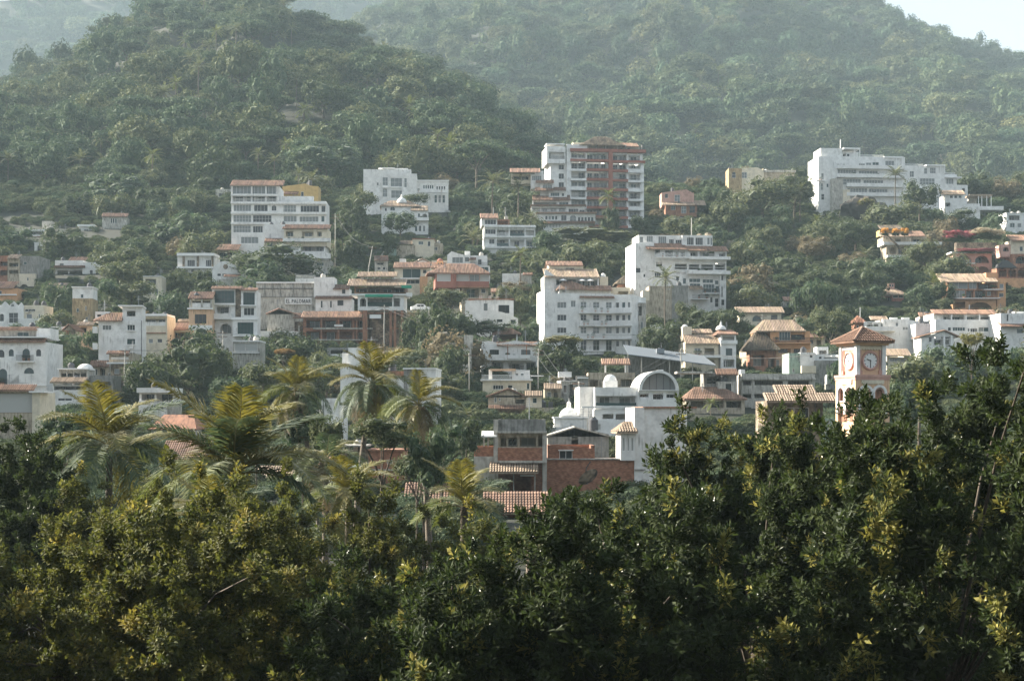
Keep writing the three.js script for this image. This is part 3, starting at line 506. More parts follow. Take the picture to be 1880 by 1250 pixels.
{
  const h = house('arched_gable_house', 'white house front with half-round gable and round vent', 389, 436, 525, { d: 395 });
  h.vol(389, 500, 436, 525, M.white, { dep: 6, par: 0.6, top: [...Array(11)].map((_, i) => { const t = Math.PI * i / 10; return [412.5 + Math.cos(t) * 23.4, 501 - Math.sin(t) * 22]; }) }, [w(398, 502, 405, 507), w(407, 502, 415, 507)]);
  const B = bag(); B.add(new THREE.CylinderGeometry(0.62, 0.62, 0.1, 20), new THREE.Matrix4().makeRotationX(Math.PI / 2).setPosition(h.X(413.5), h.Y(489.5), 0.04)); B.build('round_vent', M.stone, h.g);
  const C = bag(); C.add(new THREE.CylinderGeometry(23.4 * h.s, 23.4 * h.s, 5.6, 24, 1, true, -Math.PI / 2, Math.PI), new THREE.Matrix4().makeRotationX(Math.PI / 2).setPosition(h.X(412.5), h.Y(501), -3)); C.build('vault', M.white, h.g);
  h.roof('shed', 413, 505, 443, 509, M.tile, { z: 2 }); h.roof('shed', 452, 509, 468, 514, M.tile, { z: 1 }); h.vol(436, 502, 460, 525, M.white, { z: -1, dep: 5 }); h.box('terrace_wall', 400, 514, 478, 526, 1.5, 1.8, M.pale);
}
{ // retaining wall with the painted sign
  const h = house('sign_wall', 'long stained retaining wall with a painted sign board', 470, 580, 572, { d: 352, cat: 'wall' });
  h.vol(470, 520, 580, 572, M.pale, { dep: 3 }); h.box('coping', 470, 517.5, 580, 520, -2.5, 0.3, M.trim); h.box('pipe', 470, 529, 574, 530.5, 0.02, 0.2, M.iron); h.box('pipe', 470, 544, 574, 545.5, 0.02, 0.2, M.grey);
  for (const x of [486, 500, 514, 538, 556]) h.col(x, 520, 545, 0.15, 0.2, M.grey, 'buttress');
  const b = h.box('sign_board', 523, 547, 572, 559, 0.2, 0.35, M.white);
  const font = await new FontLoader().loadAsync('fonts/droid/droid_sans_bold.typeface.json');
  const t = new TextGeometry('EL PALOMAR', { font, size: 0.84, depth: 0.05, curveSegments: 3 }); t.computeBoundingBox(); const wd = t.boundingBox.max.x; t.scale(46 * h.s / wd, 1, 1); t.translate(h.X(524.5), h.Y(556.4), 0.352);
  const B = bag(); B.add(t); B.build('lettering', M.iron, b);
}
{
  const h = house('white_wall_house', 'blank white wall block above a low row of small windows', 574, 642, 576, { d: 350 });
  h.vol(575, 508, 612, 545, M.white, { z: -1, dep: 6 }); h.vol(579, 548, 645, 571, M.white, { z: 0, dep: 6 }, [w(588, 552, 592, 565, { g: 'd' }), w(605, 552, 609, 565, { g: 'd' }), w(619, 551, 630, 561, { f: 'i' })]); h.roof('shed', 578, 543, 647, 548, M.tiledark); h.roof('shed', 610, 522, 640, 530, M.tiledark, { z: -1 }); h.vol(612, 529, 640, 548, M.white, { z: -1, dep: 5 }, [w(626, 530, 633, 539, { g: 'd' })]);
  h.vol(560, 571, 650, 580, M.pale, { z: 0.5, dep: 6 });
}
{
  const h = house('plain_gabled_house', 'beige windowless wall with low tiled gable below the sign', 490, 540, 613, { d: 338 });
  h.vol(490, 574, 540, 613, M.pale, { dep: 7, top: [[515, 568]] }); h.roof('gf', 488, 566, 542, 576, M.tile, { dep: 7.4, xm: 512 }); h.vol(540, 590, 556, 613, M.stone, { z: -1, dep: 4 }); h.roof('shed', 538, 575, 562, 584, M.tiledark, { z: 0.4 }); h.vol(470, 608, 550, 622, M.white, { z: 1, dep: 5 });
}
{
  const h = house('brick_gallery_house', 'two-storey brick house with dark open galleries and red roof', 555, 682, 632, { d: 335 });
  h.vol(556, 583, 680, 632, M.brick, { dep: 7, rec: 2.5 }, [og(560, 585, 678, 603, 4, 1, 0.88, 0.9, { rail: 'i' }), og(560, 606, 678, 626, 4, 1, 0.88, 0.8, { rail: 'i' })]); h.roof('shed', 553, 572, 664, 583, M.tile, { ov: 0.9 }); h.box('floor_slab', 575, 602, 684, 604.5, 0, 0.8, M.pale); for (const x of [590, 622, 655]) h.col(x, 584, 630, 0.55, 0.25, M.terra);
  h.box('floor_slab', 566, 623, 694, 625.5, 0, 1.1, M.pale); h.box('sheet', 614, 596, 630, 600, 0.9, 0.95, M.cloth);
}
{
  const h = house('undercroft', 'dark concrete undercroft with pillars below the brick galleries', 590, 700, 668, { d: 318, cat: 'building' });
  h.vol(600, 638, 690, 668, M.grey, { dep: 6, rec: 3 }, [og(604, 641, 686, 660, 3, 1, 0.8, 0.85, {})]); h.vol(606, 650, 645, 668, M.white, { z: 0.6, dep: 3 }, [w(612, 654, 626, 660)]);
}
{
  const h = house('concrete_hut', 'square grey concrete hut with two framed panels above the trees', 427, 477, 686, { d: 290, cat: 'building' });
  h.vol(427, 627, 477, 686, M.pale, { dep: 6 }, [w(430, 630, 449, 645, { g: 's', k: 1, r: 1 }), w(450, 630, 472, 645, { g: 's', k: 1, r: 1 })]); h.box('ledge', 427, 646.5, 476, 648.5, 0.01, 0.3, M.trim); h.box('coping', 426, 625, 478, 627.4, -6, 0.2, M.trim);
}
{
  const h = house('white_bay_house', 'small white two-bay house with wooden posts below the hillside', 325, 395, 505, { d: 415 });
  h.vol(325, 470, 393, 505, M.white, { dep: 8 }, [w(343, 477, 357, 489, { k: 4 }), w(377, 477, 387, 489, { k: 3 }), w(350, 494, 356, 500)]); h.box('roof_slab', 325, 465, 394, 470, -7, 0.9, M.trim); for (const x of [337, 363, 390]) h.col(x, 470, 490, 0.4, 0.5, M.stone, 'pilaster'); h.box('ledge', 325, 490, 392, 493, 0, 1, M.trim); h.vol(296, 506, 330, 545, M.cream, { z: 1, dep: 5, down: 1 });
}
{
  const h = house('small_hill_house', 'little grey house and flat porch on the slope beside the stacked white hotel', 366, 423, 374, { d: 535 });
  h.vol(392, 345, 421, 374, M.pale, { z: -3, dep: 6 }, [w(398, 352, 409, 359, { g: 'd' })]); h.box('porch_roof', 366, 366, 394, 368.4, -4, 0.5, M.trim); h.vol(372, 368.5, 400, 380, M.beige, { dep: 4 });
}
{
  const h = house('stacked_hotel', 'six-storey white hotel with ribbon windows and tiled top roof', 423, 600, 478, { d: 445, cat: 'hotel', yaw: 0.03 });
  h.vol(424.5, 372, 520, 478, M.white, { dep: 12 }, [wg(427, 375, 462, 389, 1, 1, 0.92, 0.86, { k: 6, g: 'c' }), w(466, 376, 491, 388, { k: 4 }), w(498, 377, 507, 387, { a: 1 }), w(428, 395, 461, 408, { k: 6, g: 'c' }), w(464, 395, 498, 408, { k: 6 }), w(428, 414, 460, 427, { k: 6, g: 'c' }), w(464, 415, 482, 427, { k: 4 }), w(442, 435, 474, 447, { k: 5, g: 'c' })]);
  h.vol(424.5, 341, 512, 372, M.white, { z: -0.12, dep: 11, rec: 2 }, [w(427, 341.6, 506, 356, { k: 12, g: 'c', r: 1 }), og(427, 358, 508, 371, 4, 1, 0.94, 0.94, { rail: 'b', door: 1, g: 'c' })]);
  h.vol(508, 369, 598, 415, M.white, { z: -0.06, dep: 11 }, [w(511, 376, 543, 389, { k: 6, g: 'c' }), w(551, 377, 585, 389, { k: 6 }), w(589, 377, 597, 389, { g: 'd' }), w(509, 396, 544, 407, { k: 6, g: 'c' }), w(549, 397, 584, 407, { k: 6 }), w(589, 396, 595, 407)]);
  for (const [y, x1] of [[356.5, 509], [371, 600], [389.5, 600], [408.5, 598]]) h.box('floor_slab', 424, y, x1, y + 3.8, 0.02, 0.7, M.white);
  h.roof('shed', 423, 332, 520, 341, M.tile, { ov: 0.8 }); h.box('planter', 516, 359, 574, 368, -3, -1, M.white); for (const x of [425.5, 462, 488, 509]) h.col(x, 341, 372, 0.1, 0.4, M.white);
}
{
  const h = house('yellow_house', 'bright yellow ochre house wall behind the stacked white hotel roof', 516, 584, 372, { d: 480 });
  h.vol(518, 342, 584, 372, M.yellow, { dep: 6, top: [[570, 341], [560, 337]] }, [w(552, 352, 557, 362)]); h.roof('shed', 522, 349, 548, 358, M.tiledark, { z: 2 });
}
{
  const h = house('stepped_apartment_house', 'white stepped apartment house with planted balconies below the stacked hotel', 483, 607, 512, { d: 418, cat: 'apartment house' });
  h.vol(483, 411, 521, 447, M.white, { z: -1, dep: 7 }); h.vol(521, 419, 600, 452, M.cream, { z: 0, dep: 9, rec: 1.5 }, [op(524, 424, 538, 434), op(554, 425, 575, 434), op(582, 425, 590, 434)]);
  h.roof('shed', 518, 413, 606, 420, M.tiledark, { ov: 0.7 }); h.roof('shed', 486, 438, 524, 444, M.tile, { z: 1 }); h.balc(520, 607, 443, 1.5, 'w', 0.7); h.vol(521, 446, 596, 482, M.white, { z: -0.1, dep: 9, rec: 2.4 }, [op(552, 447, 594, 461, { rail: 'i' }), w(523, 448, 548, 460, { g: 's', k: 2 })]);
  h.balc(524, 607, 474, 1.7, 'w', 1.2); h.vol(540, 477, 606, 512, M.pale, { z: 0.2, dep: 8 }, [w(581, 482, 594, 488, { k: 3 }), w(588, 500, 596, 506)]); h.vol(485, 444, 520, 460, M.beige, { z: 0.5, dep: 5 }, [w(490, 446, 500, 453), w(508, 446, 518, 455, { g: 'd' })]);
}
{
  const h = house('tiled_pavilion', 'small open pavilion with red tiled roof beside the spreading dark tree', 395, 436, 478, { d: 440, cat: 'pavilion' });
  h.vol(397, 459, 434, 478, M.beige, { dep: 5 }, [op(399, 461, 432, 474)]); h.roof('shed', 394, 449, 437, 459, M.tile, { ov: 0.6 });
}
{
  const h = house('roof_deck_house', 'white house with flat roof deck above a shuttered white wall', 92, 158, 745, { d: 245 });
  h.vol(96, 702, 157, 745, M.white, { z: 0, dep: 7, rec: 2 }, [op(98, 704, 155, 716, { rail: 'i' }), w(105, 731, 131, 736, { g: 'd' })]); h.roof('shed', 92, 693, 157, 702, M.tilepale, { ov: 0.6 }); h.vol(97, 677, 150, 696, M.pale, { z: -3, dep: 5, rec: 2 }, [og(99, 680, 149, 693, 4, 1, 0.85, 0.9, {})]); h.dome(140, 677, 15, -5, M.white, { sy: 0.75 }); h.box('roof_slab', 96, 675, 152, 677.4, -7, -2.4, M.trim);
  h.vol(148, 722, 175, 745, M.grey, { z: -1, dep: 4 }); h.vol(152, 688, 195, 720, M.grey, { z: -4, dep: 5 }, [op(158, 700, 190, 712)]);
}
{
  const h = house('grey_stone_house', 'small grey stone house with tiled open loft below the tall white house', 196, 244, 712, { d: 268 });
  h.vol(202, 668, 243, 712, M.stone, { dep: 6 }, [w(209, 677, 218, 686, { g: 'c' })]); h.vol(198, 648, 242, 668, M.beige, { z: -0.5, dep: 6, rec: 2 }, [op(201, 651, 234, 660, { rail: 'w' })]); h.roof('shed', 195, 644, 236, 649, M.tile); h.box('ledge', 196, 665, 246, 668, -0.4, 0.5, M.trim);
}
{
  const h = house('pergola_house', 'small white house with pergola roof above the palm fronds', 250, 322, 775, { d: 228 });
  h.vol(254, 716, 318, 742, M.white, { z: -0.3, dep: 5, rec: 2.2 }, [op(258, 721, 282, 735, { g: 'd' }), op(286, 720, 316, 738, { g: 'd' })]); h.box('pergola_roof', 252, 712, 322, 721, -5, 0.7, M.white); h.vol(254, 736, 282, 775, M.white, { z: 0.2, dep: 5 }); h.vol(282, 741, 306, 775, M.white, { z: 0.3, dep: 5 }); h.vol(306, 738, 320, 775, M.pale, { z: 0, dep: 5 });
}
{
  const h = house('red_roofed_house', 'low house with flat brick-red roof behind the big palm', 274, 360, 815, { d: 212 });
  h.vol(276, 787, 358, 815, M.pale, { dep: 8 }, [w(324, 791, 346, 806, { g: 's' })]); h.roof('hip', 272, 764, 361, 787, M.terra, { dep: 8, rx0: 290, rx1: 345, rise: 1.9, pitch: 50 }); h.box('water_tank', 337, 763, 350, 772, -4, -2.8, M.tank);
}
{
  const h = house('tiled_shed', 'long shed with rows of reddish barrel tiles behind the big palm', 290, 382, 852, { d: 185, cat: 'shed' });
  h.vol(292, 846, 380, 852, M.beige, { dep: 6, down: 3 }); h.roof('shed', 290, 808, 382, 847, M.tile, { pt: 0.5 });
}
{
  const h = house('tiled_shed', 'pale barrel-tiled shed roof right of the big palm trunk', 464, 562, 882, { d: 172, cat: 'shed' });
  h.vol(468, 877, 560, 882, M.beige, { dep: 6, down: 3 }); h.roof('shed', 464, 855, 562, 878, M.tilepale, { pt: 0.45 });
}
// ---------------------------------------------------------------- the town, middle part
seed = 57;
{
  const h = house('modern_mansion', 'large cube-like white modern mansion high on the slope', 667, 824, 398, { d: 520, cat: 'mansion', yaw: 0.04 });
  h.vol(667, 311, 702, 398, M.white, { dep: 14 }, [w(680, 352, 685, 361), w(692, 335, 695, 341)]); h.vol(702, 312, 745, 398, M.white, { z: 0.5, dep: 13 }, [w(701.5, 326, 712, 341, { g: 'c' }), w(717, 327, 740, 343, { g: 'c', k: 3 }), w(701.5, 347, 711, 362, { g: 'c' }), w(718, 350, 740, 364, { g: 'c', k: 3 })]);
  h.vol(738, 320, 765, 398, M.white, { z: 1.5, dep: 12 }, [w(742, 328, 747, 345, { g: 'c' })]); h.vol(745, 308, 754, 325, M.white, { z: -3, dep: 6 }); h.vol(722, 307, 748, 318, M.white, { z: -2, dep: 6 });
  h.vol(749, 331, 823, 398, M.white, { z: -1, dep: 10 }, [wg(776, 338, 796, 346, 5, 1, 0.8, 0.9, { k: 1 }), wg(800, 340, 818, 348, 4, 1, 0.75, 0.9, { k: 1, g: 'd' }), wg(796, 356, 818, 372, 3, 1, 0.7, 0.9, { a: 1 })]);
  h.box('cornice', 748, 329.5, 824, 331.5, -9, -0.6, M.trim); h.balc(749, 820, 353, 1.2, 'b'); h.box('roof_frame', 694, 307, 724, 308.6, -6, -1, M.trim); h.col(711, 308, 313, -1.2, 0.3); h.box('string_course', 702, 343.5, 742, 345.5, 0.52, 0.9, M.trim); h.box('pier', 714, 318, 717, 372, 0.52, 1, M.white);
  h.vol(816, 385, 836, 398, M.white, { z: -1, dep: 6 }, [w(822, 389, 828, 394)]);
}
{
  const h = house('domed_villa', 'white villa with little dome and tiled hip roof below the modern mansion', 698, 787, 432, { d: 480, cat: 'villa', yaw: 0.05 });
  h.vol(700, 377, 758, 432, M.white, { z: -1, dep: 9 }, [w(716, 379, 725, 386, { a: 1 }), w(706, 381, 710, 387, { a: 1 })]); h.roof('hip', 697, 366, 772, 378, M.tilepale, { z: -1, dep: 9, rx0: 715, rx1: 748, rise: 2.2 }); h.dome(737, 369, 9.5, -4, M.white, { lantern: 1 });
  h.vol(755, 386, 786, 432, M.white, { z: 1, dep: 8, rec: 1.5 }, [w(767, 392, 771, 404, { a: 1 }), op(775, 393, 784, 404, { a: 1, rail: 'i' }), wg(760, 414, 782, 426, 3, 1, 0.6, 0.9, { a: 1 })]); h.balc(757, 787, 405, 1.3, 'w', 0.8, 1); h.roof('shed', 754, 379, 786, 387, M.tilepale, { z: 1 });
}
{
  const h = house('beige_tiered_house', 'beige tiered house in the trees below the domed villa', 711, 813, 478, { d: 440 });
  h.vol(757, 439, 797, 478, M.cream, { dep: 8 }, [w(768, 443, 777, 449, { k: 3 }), w(785, 443, 790, 452, { g: 'd' })]); h.vol(728, 451, 762, 478, M.beige, { z: 0.5, dep: 6 }); h.roof('shed', 725, 442, 760, 449, M.thatch, { z: 0 }); h.vol(793, 446, 812, 478, M.beige, { z: -0.6, dep: 6 }, [w(794, 453, 803, 459, { g: 'd' })]); h.vol(711, 456, 728, 478, M.green, { z: 1, dep: 5 });
  h.box('coping', 756, 437.5, 798, 439.4, -7, 0.2, M.terra);
}
{
  const h = house('picture_window_house', 'cream house with wide picture window under low red tiled roof', 723, 793, 532, { d: 388 });
  h.vol(724, 491, 790, 532, M.cream, { dep: 8 }, [w(739, 493.5, 772, 510, { k: 2, g: 't', r: 1 }), w(776, 495, 783, 502), w(745, 513.5, 770, 521, { g: 'd', k: 3 })]); h.roof('shed', 722, 482, 790, 491.5, M.tile, { ov: 0.7 }); h.box('sill_band', 735, 510, 774, 512.5, 0.01, 0.4, M.trim); h.vol(731, 472, 742, 482, M.white, { z: -4, dep: 3 }); h.vol(771, 508, 785, 532, M.orange, { z: 1, dep: 4 });
}
{
  const h = house('dome_turret_house', 'tile-roofed house with tiny red dome turret', 776, 826, 500, { d: 408 });
  h.roof('hip', 776, 484, 828, 492, M.tile, { dep: 6, rx0: 790, rx1: 815, rise: 1.7 }); h.vol(780, 492, 824, 500, M.cream, { z: 0, dep: 6, rec: 1.4 }, [op(796, 493, 820, 498)]); h.vol(801, 478, 813, 487, M.orange, { z: -1.5, dep: 1.8 }, [w(803, 481, 806, 486, { a: 1 }), w(808, 481, 811, 486, { a: 1 })]); h.dome(807, 478, 5.6, -2.4, M.red);
  h.roof('gf', 758, 472, 790, 479, M.tilepale, { z: -4, dep: 6 }); h.vol(760, 478, 788, 500, M.white, { z: -4.5, dep: 5 }, [w(771, 482, 778, 486)]); h.vol(790, 474, 820, 492, M.cream, { z: -6, dep: 4 });
}
{
  const h = house('white_terrace_house', 'white house with sloping parapet and roof terrace behind the red house', 821, 899, 512, { d: 402 });
  h.vol(821, 468, 853, 512, M.white, { dep: 7, top: [[840, 465], [829, 461]] }, [w(830, 472, 850, 483, { k: 3, g: 'c' })]); h.vol(853, 468, 863, 512, M.white, { z: -0.4, dep: 6 }, [w(853.4, 472, 861, 480, { f: 'i' })]); h.vol(863, 468, 894, 486, M.white, { z: -1.5, dep: 5 }, [w(877, 475, 884, 485, { g: 'd' })]); h.vol(862, 488, 899, 512, M.white, { z: 0.3, dep: 6 }, [w(865, 489, 879, 496, { g: 'c' }), w(882, 490, 897, 500, { g: 't' })]);
  h.rail(h.X(864), h.X(898), h.Y(488), 0.9, 0.2, 'i'); h.roof('shed', 860, 470, 874, 476, M.tiledark, { z: -0.5 }); h.vol(852, 458, 862, 470, M.white, { z: -4, dep: 3 });
}
{
  const h = house('red_house', 'brick-red house with tiled hip roof and shuttered windows', 785, 899, 560, { d: 366, yaw: 0.1 });
  h.vol(799, 501, 837, 529, M.red, { z: 0.6, dep: 8 }, [w(802, 503.5, 827, 517, { g: 's', k: 1, r: 1 })]); h.vol(837, 501, 898, 525, M.red, { dep: 8 }, [w(838, 503.5, 861, 516, { g: 's', k: 1, r: 1 }), w(862, 503.5, 880, 516, { g: 'c', k: 2 }), w(881, 503.5, 897.5, 516, { g: 's', k: 1, r: 1 })]);
  h.roof('hip', 784, 488, 900, 502, M.tile, { dep: 9, rx0: 826, rx1: 872, rise: 2.6, z: 0.6 }); h.vol(848, 525, 897, 560, M.beige, { z: -1, dep: 7, rec: 2 }, [op(852, 528, 880, 545, { g: 't', door: 1 }), w(884, 529, 892, 537)]); h.box('band', 837, 525, 898, 528, -0.9, 0.3, M.terra);
}
{
  const h = house('stilted_restaurant', 'three-deck restaurant on tall stilts with tile roofs and green awning', 636, 756, 645, { d: 330, cat: 'restaurant' });
  h.vol(660, 506, 722, 520, M.white, { z: -2.5, dep: 6, rec: 1.8 }, [op(665, 507, 681, 516, { g: 'd' }), op(684, 507, 694, 515), op(697, 507, 718, 516, { g: 'd' })]); h.roof('shed', 654, 498, 728, 506, M.tilepale, { z: -2.5, ov: 0.9 });
  h.roof('shed', 638, 513, 746, 525, M.tilepale, { z: 0.3, ov: 0.8 }); h.vol(650, 524, 744, 540, M.wood, { z: -0.4, dep: 7, rec: 3.5 }, [og(652, 525, 742, 537, 4, 1, 0.93, 0.9, { rail: 'i', g: 'd' })]);
  h.box('deck_slab', 645, 540, 748, 543, -8, 1.2, M.white); h.vol(657, 543, 742, 570, M.white, { z: 0.6, dep: 9, rec: 3.5 }, [op(661, 547, 672, 563, { a: 1 }), op(675, 546, 720, 563, { rail: 'g', door: 0 }), op(723, 547, 734, 563, { rail: 'i' })]);
  h.box('awning', 672, 541.8, 722, 546.5, 1.25, 2.3, M.awning); h.box('awning', 738, 525, 756, 530, 0.6, 2, M.awning); h.box('water_tank', 746, 538, 756, 545, -1, 1, M.cloth);
  for (const [x, y] of [[668, 640], [672, 632], [717, 640], [725, 640], [738, 628]]) h.col(x, 570, y, 0.2, 0.5, M.terra, 'stilt'); h.box('banner', 679, 578, 700, 585, 0.9, 0.95, M.cloth); h.box('beam', 660, 574, 742, 576, -0.2, 0.2, M.terra); h.box('beam', 720, 602, 744, 604, 0, 0.3, M.terra);
  h.vol(662, 572, 742, 645, M.stone, { z: -5, dep: 3 });
}
{
  const h = house('white_shed_roof_house', 'white house with sloping side roof and dark-framed windows', 854, 951, 608, { d: 343 });
  h.vol(854, 552, 943, 608, M.white, { dep: 8, top: [[930, 550], [912, 548], [870, 551]] }, [w(888, 557, 895, 570, { f: 'i', k: 2, g: 'c' }), w(915, 560, 935, 575, { f: 'i', k: 3 })]); h.vol(895, 586, 951, 608, M.white, { z: 2.5, dep: 3, top: [[951, 586], [925, 575], [897, 569]] }, [w(912, 587, 923, 593, { g: 'd' }), w(937, 588, 947, 596, { g: 'd' })]);
  h.box('coping', 860, 548.5, 944, 550.5, -7, 0.2, M.terra); for (const x of [879, 896]) h.box('chimney_pot', x, 541, x + 6, 549, -3, -2, M.pale);
}
{
  const h = house('white_tower_house', 'tall white chimney-like block behind the leaning palm', 625, 682, 745, { d: 255 });
  h.vol(639, 638, 665, 745, M.white, { dep: 4 }); h.vol(627, 648, 680, 745, M.white, { z: -0.6, dep: 5 }); h.vol(625, 668, 644, 745, M.white, { z: 0.5, dep: 4 });
}
{
  const h = house('concrete_house', 'square house with grey stucco wall and white right side behind two palms', 700, 801, 800, { d: 222, cat: 'house', yaw: -0.04 });
  h.vol(741, 677, 772, 800, M.grey, { dep: 9 }, [w(748, 700, 758, 712, { g: 's' })]); h.vol(772, 677, 800, 800, M.white, { z: 0.05, dep: 9 }, [w(775, 698, 789, 718, { g: 's', k: 2 })]); h.vol(706, 681, 741, 692, M.terra, { z: -0.6, dep: 6 }); h.vol(706, 692, 741, 800, M.white, { z: -0.4, dep: 6 }, [w(712, 712, 726, 726)]); h.box('coping', 740, 675.5, 801, 678, -9, 0.25, M.trim); h.col(778, 657, 676, -3, 0.1, M.iron, 'antenna');
}
{
  const h = house('blank_white_house', 'blank white stepped house end among palm fronds', 579, 634, 835, { d: 200, yaw: 0.08 });
  h.vol(590, 731, 620, 835, M.white, { dep: 6 }); h.vol(580, 752, 592, 835, M.white, { z: -0.6, dep: 5 }); h.vol(618, 744, 636, 835, M.white, { z: -0.3, dep: 5 }); h.vol(602, 788, 634, 835, M.white, { z: 1, dep: 3, rec: 1.2 }, [op(608, 796, 630, 816, { g: 'd' })]); h.col(594, 742, 790, 0.1, 0.08, M.iron, 'drainpipe');
}
{
  const h = house('brick_shack', 'half-built brick house with concrete frame and flat roof behind palms', 592, 744, 895, { d: 166 });
  h.vol(676, 828, 742, 895, M.brick, { dep: 6 }, [w(710, 844, 720, 852, { g: 'd' })]); h.vol(624, 828, 676, 895, M.stone, { z: -0.6, dep: 6, rec: 2.2 }, [op(630, 836, 670, 860)]); h.vol(594, 845, 616, 895, M.pale, { z: 0.4, dep: 4, rec: 1.4 }, [op(610, 850, 615.5, 890, { door: 0 })]); h.roof('shed', 590, 838, 618, 846, M.tile, { z: 0.5 }); h.box('roof_slab', 626, 817, 674, 820, -5, 0.3, M.pale); for (const x of [630, 640, 668]) h.col(x, 820, 832, -0.2, 0.18, M.pale); h.box('roof_slab', 672, 825, 744, 828, -6, 0.3, M.terra); h.box('floor_slab', 676, 861, 742, 864, 0.01, 0.2, M.pale);
  h.roof('shed', 590, 870, 632, 884, M.cloth, { z: 2.4, pitch: 50, n: 'canopy', thin: 1 });
}
{
  const h = house('tiled_house', 'low house with dark mottled barrel-tile roof in palm shade', 740, 838, 930, { d: 150 });
  h.vol(742, 924, 836, 930, M.beige, { dep: 6, down: 3 }); h.roof('shed', 740, 886, 838, 926, M.tile, { pt: 0.5 }); h.box('chimney', 785, 880, 812, 892, -3.5, -2.6, M.pale);
}
{
  const h = house('tiled_house', 'low house with sunlit rows of red barrel tiles above the foreground trees', 886, 1010, 990, { d: 140 });
  h.vol(892, 940, 1004, 990, M.brick, { dep: 6, rec: 2 }, [op(912, 948, 950, 975, { g: 'd' }), w(960, 950, 984, 972, { g: 'd', k: 2 })]); h.roof('shed', 886, 901, 1010, 941, M.tile, { pt: 0.5, ov: 0.6 });
}
{
  const h = house('brick_terrace_house', 'unfinished brick and concrete house with open middle floor and tiled awning', 870, 1004, 925, { d: 158 });
  h.vol(914, 770, 1002, 793, M.grey, { dep: 6, down: 0 }); h.vol(906, 770, 914.5, 925, M.pale, { z: 0.1, dep: 0.6 });
  h.vol(914, 793, 1002, 822, M.beige, { z: -0.05, dep: 6, rec: 1.8 }, [op(917, 800, 930, 820, { door: 0 }), op(932, 803, 950, 820, { g: 'd' }), op(955, 801, 984, 820, { g: 's' }), op(988, 800, 999, 820, { door: 0 })]); h.box('roof_slab', 912, 791.5, 1004, 795, -6, 0.5, M.pale);
  h.vol(914, 822, 1002, 847, M.brick, { z: 0.2, dep: 6, down: 0 }); h.vol(870, 820, 912, 858, M.brick, { z: -0.4, dep: 5, down: 5 }, []); h.vol(870, 838, 911, 925, M.pale, { z: -0.2, dep: 5 }); h.box('floor_slab', 912, 845.5, 1004, 849.5, -5, 0.6, M.pale);
  h.vol(914, 849.5, 999, 925, M.brick, { z: -2.2, dep: 4, rec: 1.2 }, [op(925, 872, 975, 915, { g: 'd' })]); h.vol(996, 795, 1004, 925, M.pale, { z: 0.25, dep: 0.5 }); for (const x of [943, 982]) h.col(x, 866, 900, 0.6, 0.1, M.pale, 'post'); h.box('clothes_line', 955, 872, 980, 873.5, 0.5, 0.55, M.cloth);
  h.roof('shed', 899, 847, 988, 866, M.tilepale, { z: 1.3, pt: 0.5, thin: 1, n: 'awning' }); h.roof('shed', 884, 791, 912, 800, M.cloth, { z: -0.2, pitch: 50, thin: 1, n: 'canopy' }); for (const x of [888, 896]) h.col(x, 799, 822, -0.6, 0.16, M.pale);
}
{
  const h = house('gabled_shack', 'weathered gabled shack with sheet roof on the stacked tiers', 889, 1028, 772, { d: 240 });
  h.vol(896, 726, 966, 752, M.beige, { z: -1.2, dep: 6, down: 0 }, [w(907, 729, 912, 739), op(946, 729, 964, 741, { g: 's' }), w(916, 730, 919, 736)]); h.roof('gf', 892, 713, 968, 728, M.tiledark, { z: -1.2, dep: 6, xm: 934, gm: M.beige }); h.vol(966, 726, 995, 752, M.cream, { z: -1, dep: 5, down: 0 }, [w(978, 730, 986, 740)]); h.roof('shed', 964, 718, 996, 727, M.tilepale, { z: -0.8 });
  h.vol(899, 750, 965, 772, M.stone, { z: 0, dep: 6, rec: 1.4 }, [op(905, 754, 928, 765, { g: 's' }), op(940, 754, 953, 768, { g: 's' })]); h.vol(965, 748, 1028, 772, M.beige, { z: -0.5, dep: 6 }, [w(971, 756, 992, 766, { g: 's' }), w(1006, 756, 1016, 766, { g: 's' })]); h.roof('shed', 897, 744, 965, 751, M.tiledark, { z: 0.2 }); h.box('water_tank', 1008, 737, 1016, 748, -3, -1.8, M.tank);
}
{
  const h = house('cream_terrace_house', 'cream house with roof terrace of potted plants below the scalloped balcony house', 880, 978, 728, { d: 268 });
  h.vol(886, 699, 975, 728, M.cream, { dep: 7 }, [w(905, 707, 924, 715, { k: 4, g: 'd' }), w(932, 707, 941, 713, { g: 'd' }), w(967, 703, 972, 715)]); h.rail(h.X(884), h.X(975), h.Y(698), 0.9, 0.2, 'b'); h.box('terrace_slab', 882, 696, 978, 699, -6, 0.5, M.white); h.vol(897, 678, 903, 697, M.white, { z: -1, dep: 3 }); h.vol(940, 679, 973, 697, M.white, { z: -1.5, dep: 3 }, [w(946, 685, 952, 690, { a: 1 }), w(956, 685, 962, 690, { a: 1 })]); h.box('awning', 900, 677, 947, 680, -3, 0.2, M.peach); h.box('beam', 975, 689, 998, 691, -0.5, 0, M.trim);
}
